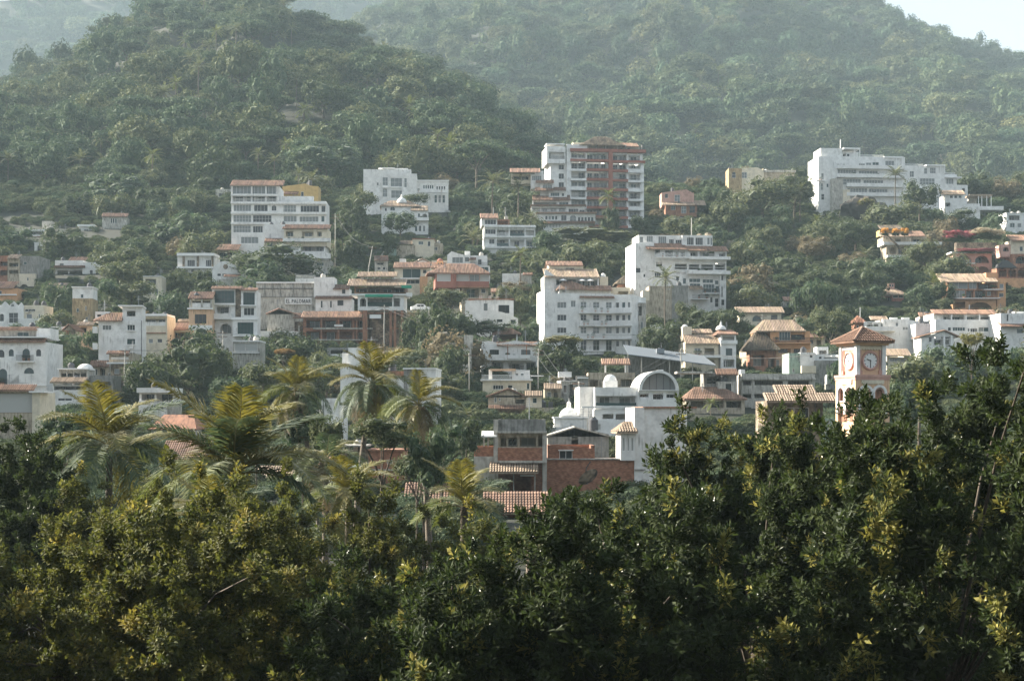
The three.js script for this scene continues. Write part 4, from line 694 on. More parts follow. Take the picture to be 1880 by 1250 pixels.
{
  const h = house('scalloped_balcony_house', 'white house with wavy parapet and two floors of long balconies', 878, 991, 684, { d: 296, yaw: 0.06 });
  h.vol(885, 632, 989, 684, M.white, { dep: 8, rec: 1.5, top: [[989, 627], [975, 631], [960, 627], [945, 625], [930, 628], [915, 631], [900, 626], [885, 627]] }, [w(899, 642, 916, 651, { k: 4, f: 'i' }), w(957, 642, 974, 652, { k: 4, f: 'i' }), op(902, 664, 924, 678, { g: 'd', door: 1, rail: 'i' }), op(934, 666, 962, 678, { g: 'd', door: 1, rail: 'i' }), op(966, 664, 984, 680)]);
  h.roof('shed', 912, 627.5, 989, 634, M.tile, { pt: 0.4 }); h.balc(890, 976, 660, 1.4, 'w', 0.85); for (const x of [931.5, 966]) h.col(x, 633, 660, 1.3, 0.18, M.terra); h.box('drape', 884, 642, 887, 653, 0.05, 0.15, M.stone); h.box('planter', 931, 652, 951, 659, 1.42, 1.6, M.trim); h.box('planter', 953, 652, 972, 659, 1.42, 1.6, M.trim);
}
{
  const h = house('tiled_kiosk', 'little open kiosk with dark tiled hip roof above the wavy parapet', 904, 956, 626, { d: 325, cat: 'pavilion' });
  h.roof('hip', 904, 605, 957, 613, M.tiledark, { dep: 5, rx0: 922, rx1: 938, rise: 1.3 }); for (const x of [912, 949]) { h.col(x, 613, 626, -0.2, 0.3); h.col(x, 613, 626, -4, 0.3); } h.vol(913, 614, 948, 626, M.wood, { z: -3.5, dep: 1 });
}
{
  const h = house('curved_hotel', 'four-storey white hotel with curved front and railed balconies', 998, 1161, 655, { d: 326, cat: 'hotel', yaw: 0.14 });
  const D = 11;
  h.vol(1010, 539, 1064, 655, M.white, { dep: D }, [w(1023, 555, 1040, 566, { k: 3, g: 'c' }), w(1048, 552, 1057, 564, { k: 2, g: 'c' }), w(1023, 578, 1040, 589, { k: 3 }), w(1023, 601.5, 1040, 612, { k: 3 })]);
  h.box('end_wall', 999, 533, 1010.5, 655, -D + 1, 0.1, M.white);
  const doors = [[1066, 1077], [1089, 1101], [1113, 1124]];
  for (const [i, y] of [545, 568, 591, 615].entries()) h.vol(1064, y - (i ? 0 : 6), 1127, y + (i === 3 ? 40 : 23), M.white, { z: 0.02 + i * 0.001, dep: D, down: i === 3 ? 5 : 0, open: i ? 1 : 0 }, doors.map(([a, b]) => w(a, y + 9, b, y + 27 - (i === 3 ? -2 : 6), { k: 2, r: 2, g: i === 1 || i === 3 ? 'd' : 'c' })));
  const e = new House('curved_hotel', '', 'x', 1127, 1161, 655, 326 + 1.1, -0.35); scene.remove(e.g); used.curved_hotel--;   // the wing that bends away to the right
  const wing = new THREE.Group(); wing.name = 'bent_wing'; h.g.add(wing); wing.position.set(h.X(1127), 0, 0); wing.rotation.y = -0.5; e.g = wing; e.cx = 1127; e.k = e.s / Math.cos(0.36);
  for (const [i, y] of [545, 568, 591, 615].entries()) e.vol(1127, y - (i ? 0 : 4), 1159, y + (i === 3 ? 40 : 23), M.white, { dep: D, down: i === 3 ? 5 : 0, open: i ? 1 : 0 }, [w(1131, y + 10, 1137, y + 21, { k: 1, g: 'd' }), w(1142, y + 10, 1148, y + 21, { k: 1 }), w(1152, y + 10, 1157, y + 21, { k: 1 })]);
  for (const y of [574, 597.5, 621.5]) { h.balc(1062, 1129, y, 1.5, 'b'); e.balc(1128, 1163, y, 1.5, 'b', 0.95, 0.02); }
  wing.updateMatrix(); for (const c of [...wing.children]) { c.applyMatrix4(wing.matrix); h.g.add(c); } h.g.remove(wing);
  h.roof('shed', 1064, 540, 1128, 546, M.tiledark, { thin: 1, z: 0.2 });
  h.box('string_course', 1064, 643, 1128, 645, 0.03, 0.3, M.trim);
}
{
  const h = house('long_tile_roof_house', 'house with one long pale tiled roof over an open dining terrace', 997, 1102, 545, { d: 372, yaw: 0.08 });
  h.vol(999, 507, 1018, 545, M.white, { dep: 8, top: [[1018, 506], [1001, 494]] }); h.vol(1018, 508, 1100, 545, M.white, { z: -0.2, dep: 7, rec: 3.5 }, [og(1021, 511, 1098, 524, 4, 1, 0.95, 0.9, { g: 'd' })]); h.roof('shed', 1000, 494, 1101, 509, M.tilepale, { ov: 0.7 });
  h.vol(1012, 483, 1076, 500, M.cream, { z: -5, dep: 6, down: 0 }, [w(1015, 489, 1021, 493), w(1043, 488, 1059, 493)]); h.roof('gp', 1008, 476, 1076, 484, M.tile, { z: -5, dep: 6 }); h.roof('hip', 1020, 519, 1086, 533, M.tile, { z: 2.6, dep: 6, rx0: 1034, rx1: 1048, rise: 2.2 }); h.vol(1024, 532, 1120, 545, M.white, { z: 2.2, dep: 5 }, [w(1030, 534, 1037, 538)]); h.roof('shed', 1070, 526, 1122, 534, M.tile, { z: 2.6 });
  h.dome(1110, 507, 5, -2, M.white, { sy: 1.5 }); h.vol(1103, 507, 1118, 530, M.cream, { z: -1, dep: 3 }); h.vol(1122, 527, 1158, 552, M.cream, { z: 0, dep: 5, rec: 2 }, [op(1136, 534, 1154, 548)]);
  for (const x of [1033, 1068, 1083]) { const u = bag(); u.add(new THREE.ConeGeometry(1.1, 0.5, 10), new THREE.Matrix4().makeTranslation(h.X(x), h.Y(514), 0.7)); u.add(new THREE.CylinderGeometry(0.04, 0.04, 2, 5), new THREE.Matrix4().makeTranslation(h.X(x), h.Y(520), 0.7)); u.build('parasol', M.cloth, h.g); }
}
{
  const h = house('small_white_house', 'small plain white house half hidden behind the slender palm', 922, 977, 526, { d: 400 });
  h.vol(922, 502, 962, 526, M.white, { dep: 6 }); h.vol(956, 505, 976, 526, M.pale, { z: 0.5, dep: 5, top: [[968, 503]] }); h.roof('shed', 960, 501, 978, 505, M.tiledark, { z: 0.4 });
}
{
  const h = house('thatched_huts', 'thatched round-roofed hut with reed walls beside the white curved apartment block', 1130, 1205, 545, { d: 384, cat: 'hut' });
  h.roof('hip', 1128, 507, 1204, 521, M.thatch, { dep: 7, rx0: 1150, rx1: 1180, rise: 2.4, n: 'thatch' }); h.vol(1134, 520, 1200, 545, M.terra, { dep: 6 }, [w(1170, 523, 1182, 533, { g: 's' })]); h.vol(1140, 533, 1180, 545, M.white, { z: 1, dep: 3 });
}
{
  const h = house('domed_chapel', 'small white chapel with round dome and lantern', 1003, 1082, 806, { d: 218, cat: 'chapel' });
  h.vol(1018, 767, 1078, 806, M.white, { dep: 7 }); h.vol(1030, 762, 1064, 770, M.white, { z: -1, dep: 4.2, down: 0 }); h.dome(1046, 764, 17.5, -3, M.white, { lantern: 1, sy: 0.92 }); h.vol(1003, 784, 1040, 806, M.white, { z: 0.5, dep: 5 }); h.box('cornice', 1029, 761, 1064, 763, -5, -0.8, M.trim); h.box('coping', 1016, 765.5, 1080, 768, -7, 0.2, M.trim);
}
{
  const h = house('stucco_gable_house', 'grey stained stucco gable wall with a dark arched opening', 1003, 1120, 862, { d: 180 });
  h.vol(1006, 798, 1118, 862, M.grey, { dep: 7, rec: 2, top: [[1118, 797], [1058, 785]] }, [op(1049, 800, 1062, 817, { a: 1, door: 0 })]); h.roof('gf', 1002, 783, 1122, 800, M.pale, { dep: 7.5, xm: 1056, pitch: 60, gm: M.grey });
}
{
  const h = house('brick_house', 'red brick house with one white-framed window and satellite dish', 1003, 1164, 915, { d: 160 });
  h.vol(1007, 818, 1092, 915, M.brick, { dep: 6, top: [[1092, 824], [1060, 820], [1015, 816]] }, [w(1027, 827, 1051, 844, { k: 2, g: 'd', sill: 1 })]); h.vol(1003, 843, 1164, 915, M.brick, { z: 0.4, dep: 6 }); h.box('window_surround', 1025, 825.5, 1053, 827.4, 0.01, 0.15, M.trim); h.box('coping', 1002, 841.5, 1165, 843.6, -2, 0.6, M.pale);
  const dish = thing('satellite_dish', 'dark mesh satellite dish tilted on the brick house', 'satellite dish', at(1078, 862, 158), 0.7); const B = bag(); B.add(new THREE.SphereGeometry(1.9, 20, 6, 0, 6.2832, 0, 0.62), new THREE.Matrix4().makeRotationX(2.3).setPosition(0, 0.3, -1)); B.build('reflector', M.stone, dish); bag().tube([V(0, -1.5, 0), V(0, 0, -0.2), V(0.1, 0.8, 0.4)], 0.07, 0.05, 5, 3).build('mount', M.iron, dish);
}
{
  const h = house('vaulted_villa', 'white villa with barrel-vaulted glazed front and curved roof fin', 1067, 1252, 815, { d: 218, cat: 'villa', yaw: 0.06 });
  h.vol(1092, 711, 1171, 752, M.white, { z: 0, dep: 9, rec: 1.6, down: 0 }, [op(1094, 727, 1169, 745, { g: 'c', door: 1, rail: 'g', rh: 0.4 })]); h.vol(1067, 710, 1092, 815, M.white, { z: -2, dep: 7 }); h.vol(1090, 752, 1171, 772, M.white, { z: 0.3, dep: 8, rec: 2, down: 0 }, [op(1106, 760, 1126, 769, { door: 0 }), op(1130, 760, 1150, 770, { door: 0 })]); h.vol(1095, 771, 1171, 815, M.white, { z: 1, dep: 8 }, [w(1094, 778, 1102, 790, { g: 's' }), w(1116, 801, 1127, 811, { f: 'wd', g: 'd' })]);
  h.vol(1171, 716, 1246, 815, M.white, { z: 0.6, dep: 9, rec: 1.2 }, [op(1171.5, 722, 1190, 733, { rail: 'w', rh: 0.3, g: 'd' }), op(1198, 720, 1217, 734, { rail: 'i', g: 'd', door: 1 }), op(1223, 720, 1241, 734, { rail: 'w', rh: 0.3, g: 'd' })]);
  const R = 37 * h.k, c = h.X(1208.5), y = h.Y(717.5), sh = new THREE.Shape(); sh.absarc(0, 0, R, 0, Math.PI); const ho = new THREE.Path(); ho.absarc(0, 0.12, R * 0.84, 0, Math.PI); sh.holes.push(ho);
  const B = bag(); B.add(new THREE.ExtrudeGeometry(sh, { depth: 9, bevelEnabled: false, curveSegments: 28 }), new THREE.Matrix4().makeTranslation(c, y, -8)); B.build('vault', M.white, h.g);
  const gsh = new THREE.Shape(); gsh.absarc(0, 0.05, R * 0.85, 0, Math.PI); const G2 = bag(); G2.add(new THREE.ExtrudeGeometry(gsh, { depth: 0.08, bevelEnabled: false, curveSegments: 24 }), new THREE.Matrix4().makeTranslation(c, y, 0.35)); const gl = G2.build('arched_glazing', M.curtain, h.g); const mu = bag(); for (const t of [-0.45, -0.1, 0.25, 0.58]) mu.box(c + R * t - 0.04, y + 0.1, 0.44, c + R * t + 0.04, y + R * 0.84 * Math.sqrt(1 - t * t / 0.71), 0.5); mu.build('mullion', M.iron, gl);
  const fin = new THREE.Shape([new THREE.Vector2(0, 0), new THREE.Vector2(29 * h.k, -1), new THREE.Vector2(29 * h.k, 16 * h.s), new THREE.Vector2(18 * h.k, 15 * h.s), new THREE.Vector2(8 * h.k, 10 * h.s)]); const B2 = bag(); B2.add(new THREE.ExtrudeGeometry(fin, { depth: 0.5, bevelEnabled: false }), new THREE.Matrix4().makeTranslation(h.X(1199), h.Y(692.5), -5)); B2.build('roof_fin', M.white, h.g);
  h.vol(1115, 698, 1139, 716, M.white, { z: -3, dep: 2, down: 0 }); h.dome(1127, 698, 12, -4, M.white, { sy: 1.0 }); h.box('band', 1067, 746, 1171, 749, 0.31, 0.6, M.white); h.box('terrace_wall', 1170, 733, 1248, 747, 0.7, 1.2, M.white);
}
{
  const h = house('tall_white_corner_house', 'tall bare white house end with narrow slit windows behind the glossy tree', 1130, 1262, 925, { d: 160, yaw: 0.06 });
  h.vol(1164, 748, 1182, 925, M.white, { z: 0.4, dep: 7 }, [w(1180, 842, 1182, 852)]); h.vol(1182, 749, 1262, 925, M.white, { z: 0, dep: 8 }, [w(1186, 842, 1189, 852, { g: 'd' })]); h.box('coping', 1180, 746.5, 1280, 749.4, -8, 0.2, M.terra); h.box('ledge', 1164, 861, 1184, 863, 0.41, 0.55, M.grey);
  h.vol(1138, 792, 1165, 845, M.white, { z: 0.7, dep: 4, down: 5 }, [w(1141, 803, 1146, 828, { a: 1, g: 's' }), w(1150, 803, 1154, 828, { a: 1, g: 's' }), w(1157, 803, 1162, 828, { a: 1, g: 's' })]); h.roof('hip', 1130, 780, 1168, 793, M.tilepale, { z: 0.7, dep: 5, rx0: 1150, rx1: 1164, rise: 1 });
}
{
  const h = house('metal_roof_shed', 'open shed with big sloping grey sheet-metal roof', 1149, 1314, 700, { d: 288, cat: 'shed' });
  const B = bag(), a = (px, py, z) => V(h.X(px), h.Y(py), z); B.slab([a(1153, 651, 2), a(1312, 671, 2), a(1298, 650, -7), a(1150, 630, -7)], 0.15); const r = B.build('metal_roof', M.metal, h.g); const rb = bag(); for (let i = 0; i <= 34; i++) { const t = i / 34, p = V(lerp(h.X(1153), h.X(1312), t), lerp(h.Y(651), h.Y(671), t), 2), q = V(lerp(h.X(1150), h.X(1298), t), lerp(h.Y(630), h.Y(650), t), -7); rb.quad(V(p.x - 0.06, p.y + 0.04, p.z), V(p.x + 0.06, p.y + 0.05, p.z), V(q.x + 0.06, q.y + 0.05, q.z), V(q.x - 0.06, q.y + 0.04, q.z)); } rb.build('roof_seams', M.metal, r);
  for (const x of [1152, 1177, 1228, 1270]) h.col(x, 650 + (x - 1149) * 0.14, 700, 1.5, 0.18, M.pale, 'post'); h.vol(1152, 652, 1256, 700, M.grey, { z: -6, dep: 1 }); h.box('skylight', 1208, 639, 1222, 648, -4, -2, M.metal);
}
{
  const h = house('planted_terrace_house', 'beige house with plant-filled roof terrace behind the little white turret', 1058, 1168, 715, { d: 262 });
  h.vol(1080, 684, 1166, 715, M.beige, { dep: 6, rec: 1.6 }, [op(1083, 697, 1098, 710, { g: 'd' }), op(1106, 697, 1118, 710), op(1140, 696, 1160, 710)]); h.roof('shed', 1106, 658, 1160, 668, M.tile, { z: -2 }); for (const x of [1113, 1150]) h.col(x, 667, 685, -1.8, 0.25); h.vol(1058, 690, 1080, 715, M.grey, { z: 0.4, dep: 4 }); h.box('ledge', 1060, 693, 1080, 695, 0.4, 0.8, M.trim); h.vol(1026, 682, 1050, 692, M.white, { z: -1, dep: 3, down: 6 });
}
// ---------------------------------------------------------------- the town, right part
seed = 83;
{
  const h = house('red_and_white_tower', 'ten-storey white apartment tower with brick-red bands and thatched rooftop', 1002, 1185, 445, { d: 492, cat: 'apartment tower', yaw: 0.12 });
  const D = 13, fl = [279, 296, 313, 330.5, 348, 365, 382, 399, 416, 430], NL = 9;
  // left white wing, middle red bay, right white bay
  h.vol(1011, 272, 1046, 445, M.white, { z: -0.6, dep: D }, [w(1026, 303, 1036, 312, { g: 'd' }), w(1026, 319, 1036, 329, { g: 'd' }), w(1026, 335, 1036, 345), w(1041, 299, 1044, 304), w(1041, 316, 1044, 321), w(1041, 333, 1044, 346)]);
  h.vol(1003, 271, 1037, 302, M.white, { z: 0.9, dep: D - 2, rec: 1.4, down: 0 }, [op(1007, 281, 1036, 294, { rail: 'i', g: 'd', door: 1 })]); h.rail(h.X(1004), h.X(1036), h.Y(276), 0.9, 0.7, 'i'); h.box('slab', 1003, 275, 1038, 277.5, -3, 1, M.white); h.box('slab', 1003, 265, 1037, 267, -5, 0.5, M.trim); for (const x of [1006, 1020, 1034]) h.col(x, 266, 276, -0.2, 0.25);
  for (let i = 0; i < NL; i++) {
    const y = fl[i] + (i ? 2 : 3), y2 = fl[i + 1] - 3;
    h.vol(1046, fl[i], 1076, fl[i + 1], M.white, { z: 0, dep: D, rec: 1.3, down: i === NL - 1 ? 5 : 0, open: 1 }, [op(1049, y, 1075, y2 + 1.5, { rail: i % 3 === 0 ? 'w' : 'i', rh: 0.7, g: 'm' })]);
    h.vol(1076, fl[i], 1117, fl[i + 1], M.white, { z: -0.02, dep: D, rec: 1.5, down: i === NL - 1 ? 5 : 0, open: 1 }, [op(1078, y, 1116, y2 + 2, { rail: 'i', rh: 0.8, g: 'm' })]);
    h.vol(1124, fl[i], 1152, fl[i + 1], M.white, { z: -0.02, dep: D, rec: 1.5, down: i === NL - 1 ? 5 : 0, open: 1 }, [op(1125, y + 1, 1151.5, y2 + 3, { rail: 'i', rh: 0.8, g: 'm' })]);
    h.vol(1152, fl[i] + 2, 1181, fl[i + 1] + 2, M.white, { z: 0, dep: D, rec: 1.3, down: i === NL - 1 ? 5 : 0, open: 1 }, [op(1155, y + 2, 1176, y2 + 2.5, { rail: i % 2 ? 'w' : 'i', rh: 0.7, g: 'm' })]);
    if (i) { h.box('red_band', i < 2 ? 1046 : 1076, fl[i] - 3, 1117, fl[i] + 1.5, 0.01, 1, M.red); h.box('red_band', 1124, fl[i] - 2, i < 2 ? 1185 : 1153, fl[i] + 2.5, 0.01, 1, M.red); h.box('white_band', 1046, fl[i] - 2, 1076, fl[i] + 2, 0.01, 0.9, M.white); h.box('white_band', 1153, fl[i] - 0.5, 1182, fl[i] + 3.5, 0.01, 0.9, M.white); }
  }
  h.box('red_pier', 1117, 277, 1124.5, 445, -1, 1.1, M.red); h.box('red_band', 1046, 274, 1186, 279.5, -0.5, 1.2, M.red); h.box('white_pier', 1040, 266, 1048, 445, -0.5, 0.5, M.white); h.box('white_pier', 1178, 300, 1183, 445, -0.6, 0.4, M.white);
  h.vol(1046, 266, 1078, 275, M.white, { z: 0.2, dep: 8, down: 0 }); h.vol(1056, 258, 1100, 270, M.cream, { z: -4, dep: 5, down: 0 }); for (const x of [1079, 1095, 1113, 1135, 1150, 1180]) h.col(x, 264, 275, -0.5, 0.35, M.pale); h.roof('hip', 1064, 250, 1148, 267, M.thatch, { z: 0.2, dep: 9, rx0: 1098, rx1: 1118, rise: 3.4, n: 'thatch' }); h.roof('shed', 1142, 261, 1176, 267, M.tile, { z: -1 }); h.vol(1148, 266, 1178, 276, M.cream, { z: -2.5, dep: 4, down: 0 }, [w(1155, 268, 1161, 275)]); h.rail(h.X(1080), h.X(1184), h.Y(274), 0.8, 0.9, 'i');
}
{
  const h = house('terraced_villas', 'white terraced villas with tiled eaves stepping down beside the red-banded tower', 935, 1095, 425, { d: 478, cat: 'terrace' });
  h.vol(975, 313, 1000, 340, M.white, { z: -7, dep: 6, down: 5 }, [w(977, 316, 995, 325, { k: 5, g: 'c' })]); h.roof('shed', 936, 304, 992, 311, M.tile, { z: -6, pt: 0.35 }); h.vol(938, 311, 976, 330, M.cream, { z: -9, dep: 4, rec: 2 }, [op(942, 313, 972, 322, { g: 'd' })]); h.vol(983, 305, 999, 315, M.white, { z: -9, dep: 3 });
  h.vol(993, 330, 1017, 362, M.white, { z: -5.5, dep: 5 }, [w(997, 334, 1015, 341, { k: 4, g: 'c' })]); h.roof('shed', 984, 326, 1018, 331, M.tile, { z: -5 }); h.vol(1008, 348, 1042, 380, M.white, { z: -4, dep: 5 }, [w(1011, 350, 1028, 357, { k: 4 }), w(1032, 351, 1037, 357)]); h.roof('shed', 983, 341, 1040, 347, M.tiledark, { z: -3.5 });
  h.vol(978, 366, 1048, 380, M.white, { z: -2, dep: 6, rec: 2.5 }, [op(980, 367, 1022, 374, { g: 'd' }), w(1027, 369, 1044, 374, { k: 3 })]); h.roof('shed', 978, 357, 1048, 366, M.tiledark, { z: -2, ov: 0.8 });
  h.vol(975, 378, 1074, 395, M.white, { z: 0, dep: 6, rec: 2 }, [og(977, 380, 1040, 389, 4, 1, 0.88, 0.9, { rail: 'b', g: 'd' }), w(1044, 383, 1062, 389, { k: 4 }), w(1064, 385, 1074, 390, { g: 'd' })]); h.box('eave', 974, 376, 1076, 378.5, -3, 0.9, M.tiledark);
  h.vol(986, 393, 1093, 412, M.white, { z: 1.5, dep: 6 }, [wg(1000, 397, 1024, 405, 4, 1, 0.75, 0.9, { k: 1 }), w(1030, 396, 1040, 406, { g: 'd' }), w(1046, 396, 1058, 408, { a: 1 }), wg(1060, 399, 1090, 408, 5, 1, 0.8, 0.9, { k: 1 })]); h.box('eave', 984, 390.5, 1095, 393.5, -1, 2.3, M.tile); h.roof('shed', 990, 405.5, 1092, 412, M.tiledark, { z: 3 }); h.vol(992, 411, 1080, 425, M.white, { z: 2.6, dep: 5 }, [wg(996, 413, 1030, 420, 6, 1, 0.7, 0.9, { k: 1, g: 's' })]); h.box('eave', 1092, 399, 1112, 402, -1, 1.5, M.tile);
}
{
  const h = house('three_storey_apartments', 'white three-storey apartment house with glazed loggias and tiled roof corner', 878, 984, 462, { d: 448, cat: 'apartment house', yaw: 0.07 });
  h.vol(889, 413, 983, 462, M.white, { dep: 9, rec: 1.6 }, [w(891, 421, 910, 430, { k: 4 }), op(912, 421, 933, 433, { g: 'c', door: 1, rail: 'b' }), op(936, 421, 963, 434, { g: 't', door: 1, rail: 'g' }), op(965, 422, 981, 432, { g: 'd' }), w(898, 439, 908, 448), op(912, 439, 934, 452, { g: 'd', rail: 'g' }), op(937, 440, 962, 452, { g: 'd', door: 1 }), op(966, 440, 981, 456)]);
  h.vol(884, 400, 913, 414, M.white, { z: -0.3, dep: 8, down: 0 }, [w(890, 403, 911, 412, { k: 4 })]); h.roof('shed', 882, 393, 915, 401, M.tile); h.vol(913, 400, 937, 413, M.terra, { z: -3, dep: 3, rec: 1, down: 0 }, [op(915, 403, 934, 412)]); for (const x of [907, 929]) h.col(x, 378, 400, -3, 0.3, M.pale, 'chimney'); for (const y of [414.5, 433.5, 453]) h.box('floor_slab', 889, y, 984, y + 3, 0.02, 0.7, M.white); for (const x of [911, 935, 964]) h.col(x, 417, 462, 0.3, 0.3, M.white);
}
{
  const h = house('curved_apartment_block', 'big white apartment block with curved balconies and two satellite dishes on top', 1167, 1341, 575, { d: 372, cat: 'apartment block', yaw: 0.12 });
  const D = 12;
  h.vol(1167, 446, 1202, 575, M.white, { z: -0.8, dep: D }, [w(1168, 492, 1177, 501, { g: 'd' }), w(1182, 503, 1186, 509, { g: 'd' })]);
  h.vol(1176, 430, 1258, 458, M.white, { z: -2.6, dep: 8, down: 0 }, [w(1178, 433, 1185, 444, { g: 'c' }), w(1191, 431.5, 1203, 443, { k: 3 }), w(1213, 432, 1228, 446, { k: 4 }), w(1233, 437, 1242, 449, { k: 3 }), w(1245, 438, 1256, 448, { k: 3, g: 'd' })]); h.vol(1256, 430, 1313, 456, M.white, { z: -1.8, dep: 8, down: 0 }, [w(1265, 434, 1278, 448, { k: 4 }), w(1281, 434, 1295, 448, { k: 4 }), w(1303, 434, 1308, 447, { k: 1 }), w(1309, 434, 1312.5, 448, { k: 1 })]);
  h.roof('shed', 1186, 447, 1262, 458, M.tile, { z: 0.2, pt: 0.5 }); h.roof('shed', 1262, 452, 1338, 460, M.tile, { z: 0.4, pt: 0.5 });
  h.vol(1202, 456, 1262, 479, M.white, { z: -0.4, dep: D, rec: 1.3, open: 1, down: 0 }, [op(1203, 458, 1212, 466), op(1222, 460, 1236, 473, { g: 'd' }), op(1240, 462, 1247, 470), op(1251, 462, 1259, 471)]); h.vol(1262, 458, 1336, 479, M.white, { z: 0, dep: D, rec: 1.4, open: 1, down: 0 }, [op(1268, 461, 1282, 472, { g: 'd', door: 1 }), op(1286, 461, 1313, 473, { g: 'm', door: 1 }), op(1322, 462, 1334, 473, { g: 'm' })]);
  h.balc(1203, 1266, 473, 1.2, 'b'); h.balc(1264, 1340, 475, 1.6, 'w', 0.5); h.vol(1202, 478, 1336, 500, M.white, { z: -0.3, dep: D, rec: 3, open: 1, down: 0 }, [op(1205, 482, 1216, 490), op(1240, 484, 1262, 494, { g: 'c' }), op(1266, 485, 1285, 494, { g: 'd', door: 0 }), op(1289, 485, 1311, 495, { g: 'd', door: 0 }), op(1315, 482, 1334, 494, { g: 'd' })]);
  h.balc(1262, 1340, 502, 1.8, 'w', 0.6); h.vol(1202, 500, 1262, 575, M.white, { z: -0.4, dep: D }, [w(1201.8, 500.5, 1214, 510, { k: 3 }), w(1242, 497.8, 1250, 502, { g: 'd' }), w(1256, 497, 1261, 502, { g: 'd' }), w(1242, 507, 1248, 515), w(1255, 510, 1261, 521, { g: 't' })]);
  h.vol(1262, 500, 1335, 575, M.white, { z: -0.05, dep: D, rec: 1.5 }, [w(1266, 511, 1287, 518, { g: 't', k: 3 }), w(1291, 512, 1311, 519, { g: 't', k: 3 }), w(1314, 514, 1321, 522, { g: 't' }), w(1267, 520, 1287, 528, { g: 't' }), w(1292, 521, 1313, 536, { k: 4, r: 2, g: 't' }), w(1315, 524, 1322, 536, { g: 't' }), w(1325, 505, 1330, 514), w(1326, 525, 1329, 545, { g: 'd' }), w(1305, 545, 1310, 555, { g: 'd' }), w(1314, 547, 1321, 563, { g: 'd' }), w(1325, 549, 1332, 560, { g: 'd' })]);
  h.balc(1288, 1322, 538, 1.2, 'i'); h.roof('shed', 1264, 526, 1289, 531, M.tilepale, { z: 1.4, thin: 1, n: 'awning' }); h.balc(1268, 1300, 549, 2, 'i'); h.box('pier', 1322, 503, 1325, 575, -0.04, 0.5, M.white);
  for (const [x, y, r, a, l] of [[1284, 428, 6, 0.2, 'brown satellite dish lying flat on the white curved block'], [1302, 426, 8, -0.6, 'larger pale satellite dish turned sideways on the white curved block']]) { const q = thing('satellite_dish', l, 'satellite dish', at(x, y, 376), a); const B = bag(); B.add(new THREE.SphereGeometry(r * h.s * 1.7, 16, 5, 0, 6.2832, 0, 0.6), new THREE.Matrix4().makeRotationX(2.4).setPosition(0, 0.2, -0.8)); B.build('reflector', M.beige, q); bag().box(-0.1, -1.6, -0.1, 0.1, 0.1, 0.1).build('mount', M.iron, q); }
}
{
  const h = house('beige_blank_house', 'tall blank beige house with stepped wall behind a coconut palm', 1172, 1266, 575, { d: 362, yaw: 0.05 });
  h.vol(1192, 525, 1234, 575, M.beige, { dep: 6 }, [w(1226, 530, 1230, 532), w(1224, 550, 1228, 552)]); h.vol(1234, 524, 1264, 575, M.grey, { z: 0.1, dep: 6 }); h.vol(1180, 534, 1192, 575, M.cream, { z: 0.4, dep: 4, top: [[1192, 533], [1178, 545]] }); h.vol(1170, 552, 1192, 575, M.beige, { z: 0.8, dep: 4 });
}
{
  const h = house('little_tower_house', 'cream house with tiled roofs and white turret topped by an onion finial', 1255, 1354, 684, { d: 298, yaw: 0.05 });
  h.vol(1258, 628, 1320, 684, M.cream, { dep: 8, rec: 1.5 }, [w(1275, 639, 1287, 652, { k: 2, g: 'c' }), op(1294, 639, 1312, 653, { rail: 'i', g: 'd' }), op(1275, 660, 1312, 670, { g: 'd' })]); h.roof('shed', 1258, 615, 1322, 631, M.tilepale, { ov: 0.6, pt: 0.5 }); h.roof('shed', 1276, 602, 1318, 609, M.tilepale, { z: -5 }); h.vol(1258, 598, 1275, 625, M.cream, { z: -3, dep: 3, down: 0 }); h.dome(1264, 599, 5.5, -4, M.white); h.balc(1270, 1322, 655, 1.2, 'w', 0.3);
  h.vol(1322, 612, 1350, 684, M.white, { z: 1.2, dep: 5, rec: 1.6 }, [op(1325, 613, 1347, 625, { door: 0 }), w(1331, 640, 1343, 653, { k: 2, f: 'i' }), op(1327, 660, 1347, 675, { g: 'd' })]); h.roof('hip', 1313, 605, 1354, 614, M.tile, { z: 1.2, dep: 5, rx0: 1322, rx1: 1345, rise: 0.9 }); h.dome(1326, 604, 9.5, -1, M.white, { lantern: 1, sy: 0.8 }); h.box('parapet', 1321, 625, 1352, 632, 1.21, 1.5, M.white);
}
{
  const h = house('shadowed_tile_house', 'dark tile-roofed house in shade below the metal roof shed', 1250, 1372, 775, { d: 246 });
  h.vol(1260, 730, 1368, 775, M.beige, { dep: 7, rec: 2.4 }, [og(1266, 733, 1364, 750, 3, 1, 0.85, 0.9, { g: 'd' })]); h.roof('hip', 1256, 712, 1372, 733, M.tile, { dep: 7, rx0: 1280, rx1: 1330, rise: 1.9 }); h.vol(1300, 682, 1360, 712, M.grey, { z: -4, dep: 6, rec: 2 }, [op(1335, 700, 1350, 716), op(1304, 690, 1330, 704)]); h.vol(1322, 700, 1358, 730, M.pale, { z: -2.5, dep: 5 }, [w(1336, 703, 1348, 720, { g: 'd' })]); h.roof('shed', 1320, 676, 1360, 687, M.tiledark, { z: -3 }); h.box('terrace_slab', 1246, 681, 1312, 685, -6, -2, M.pale);
}
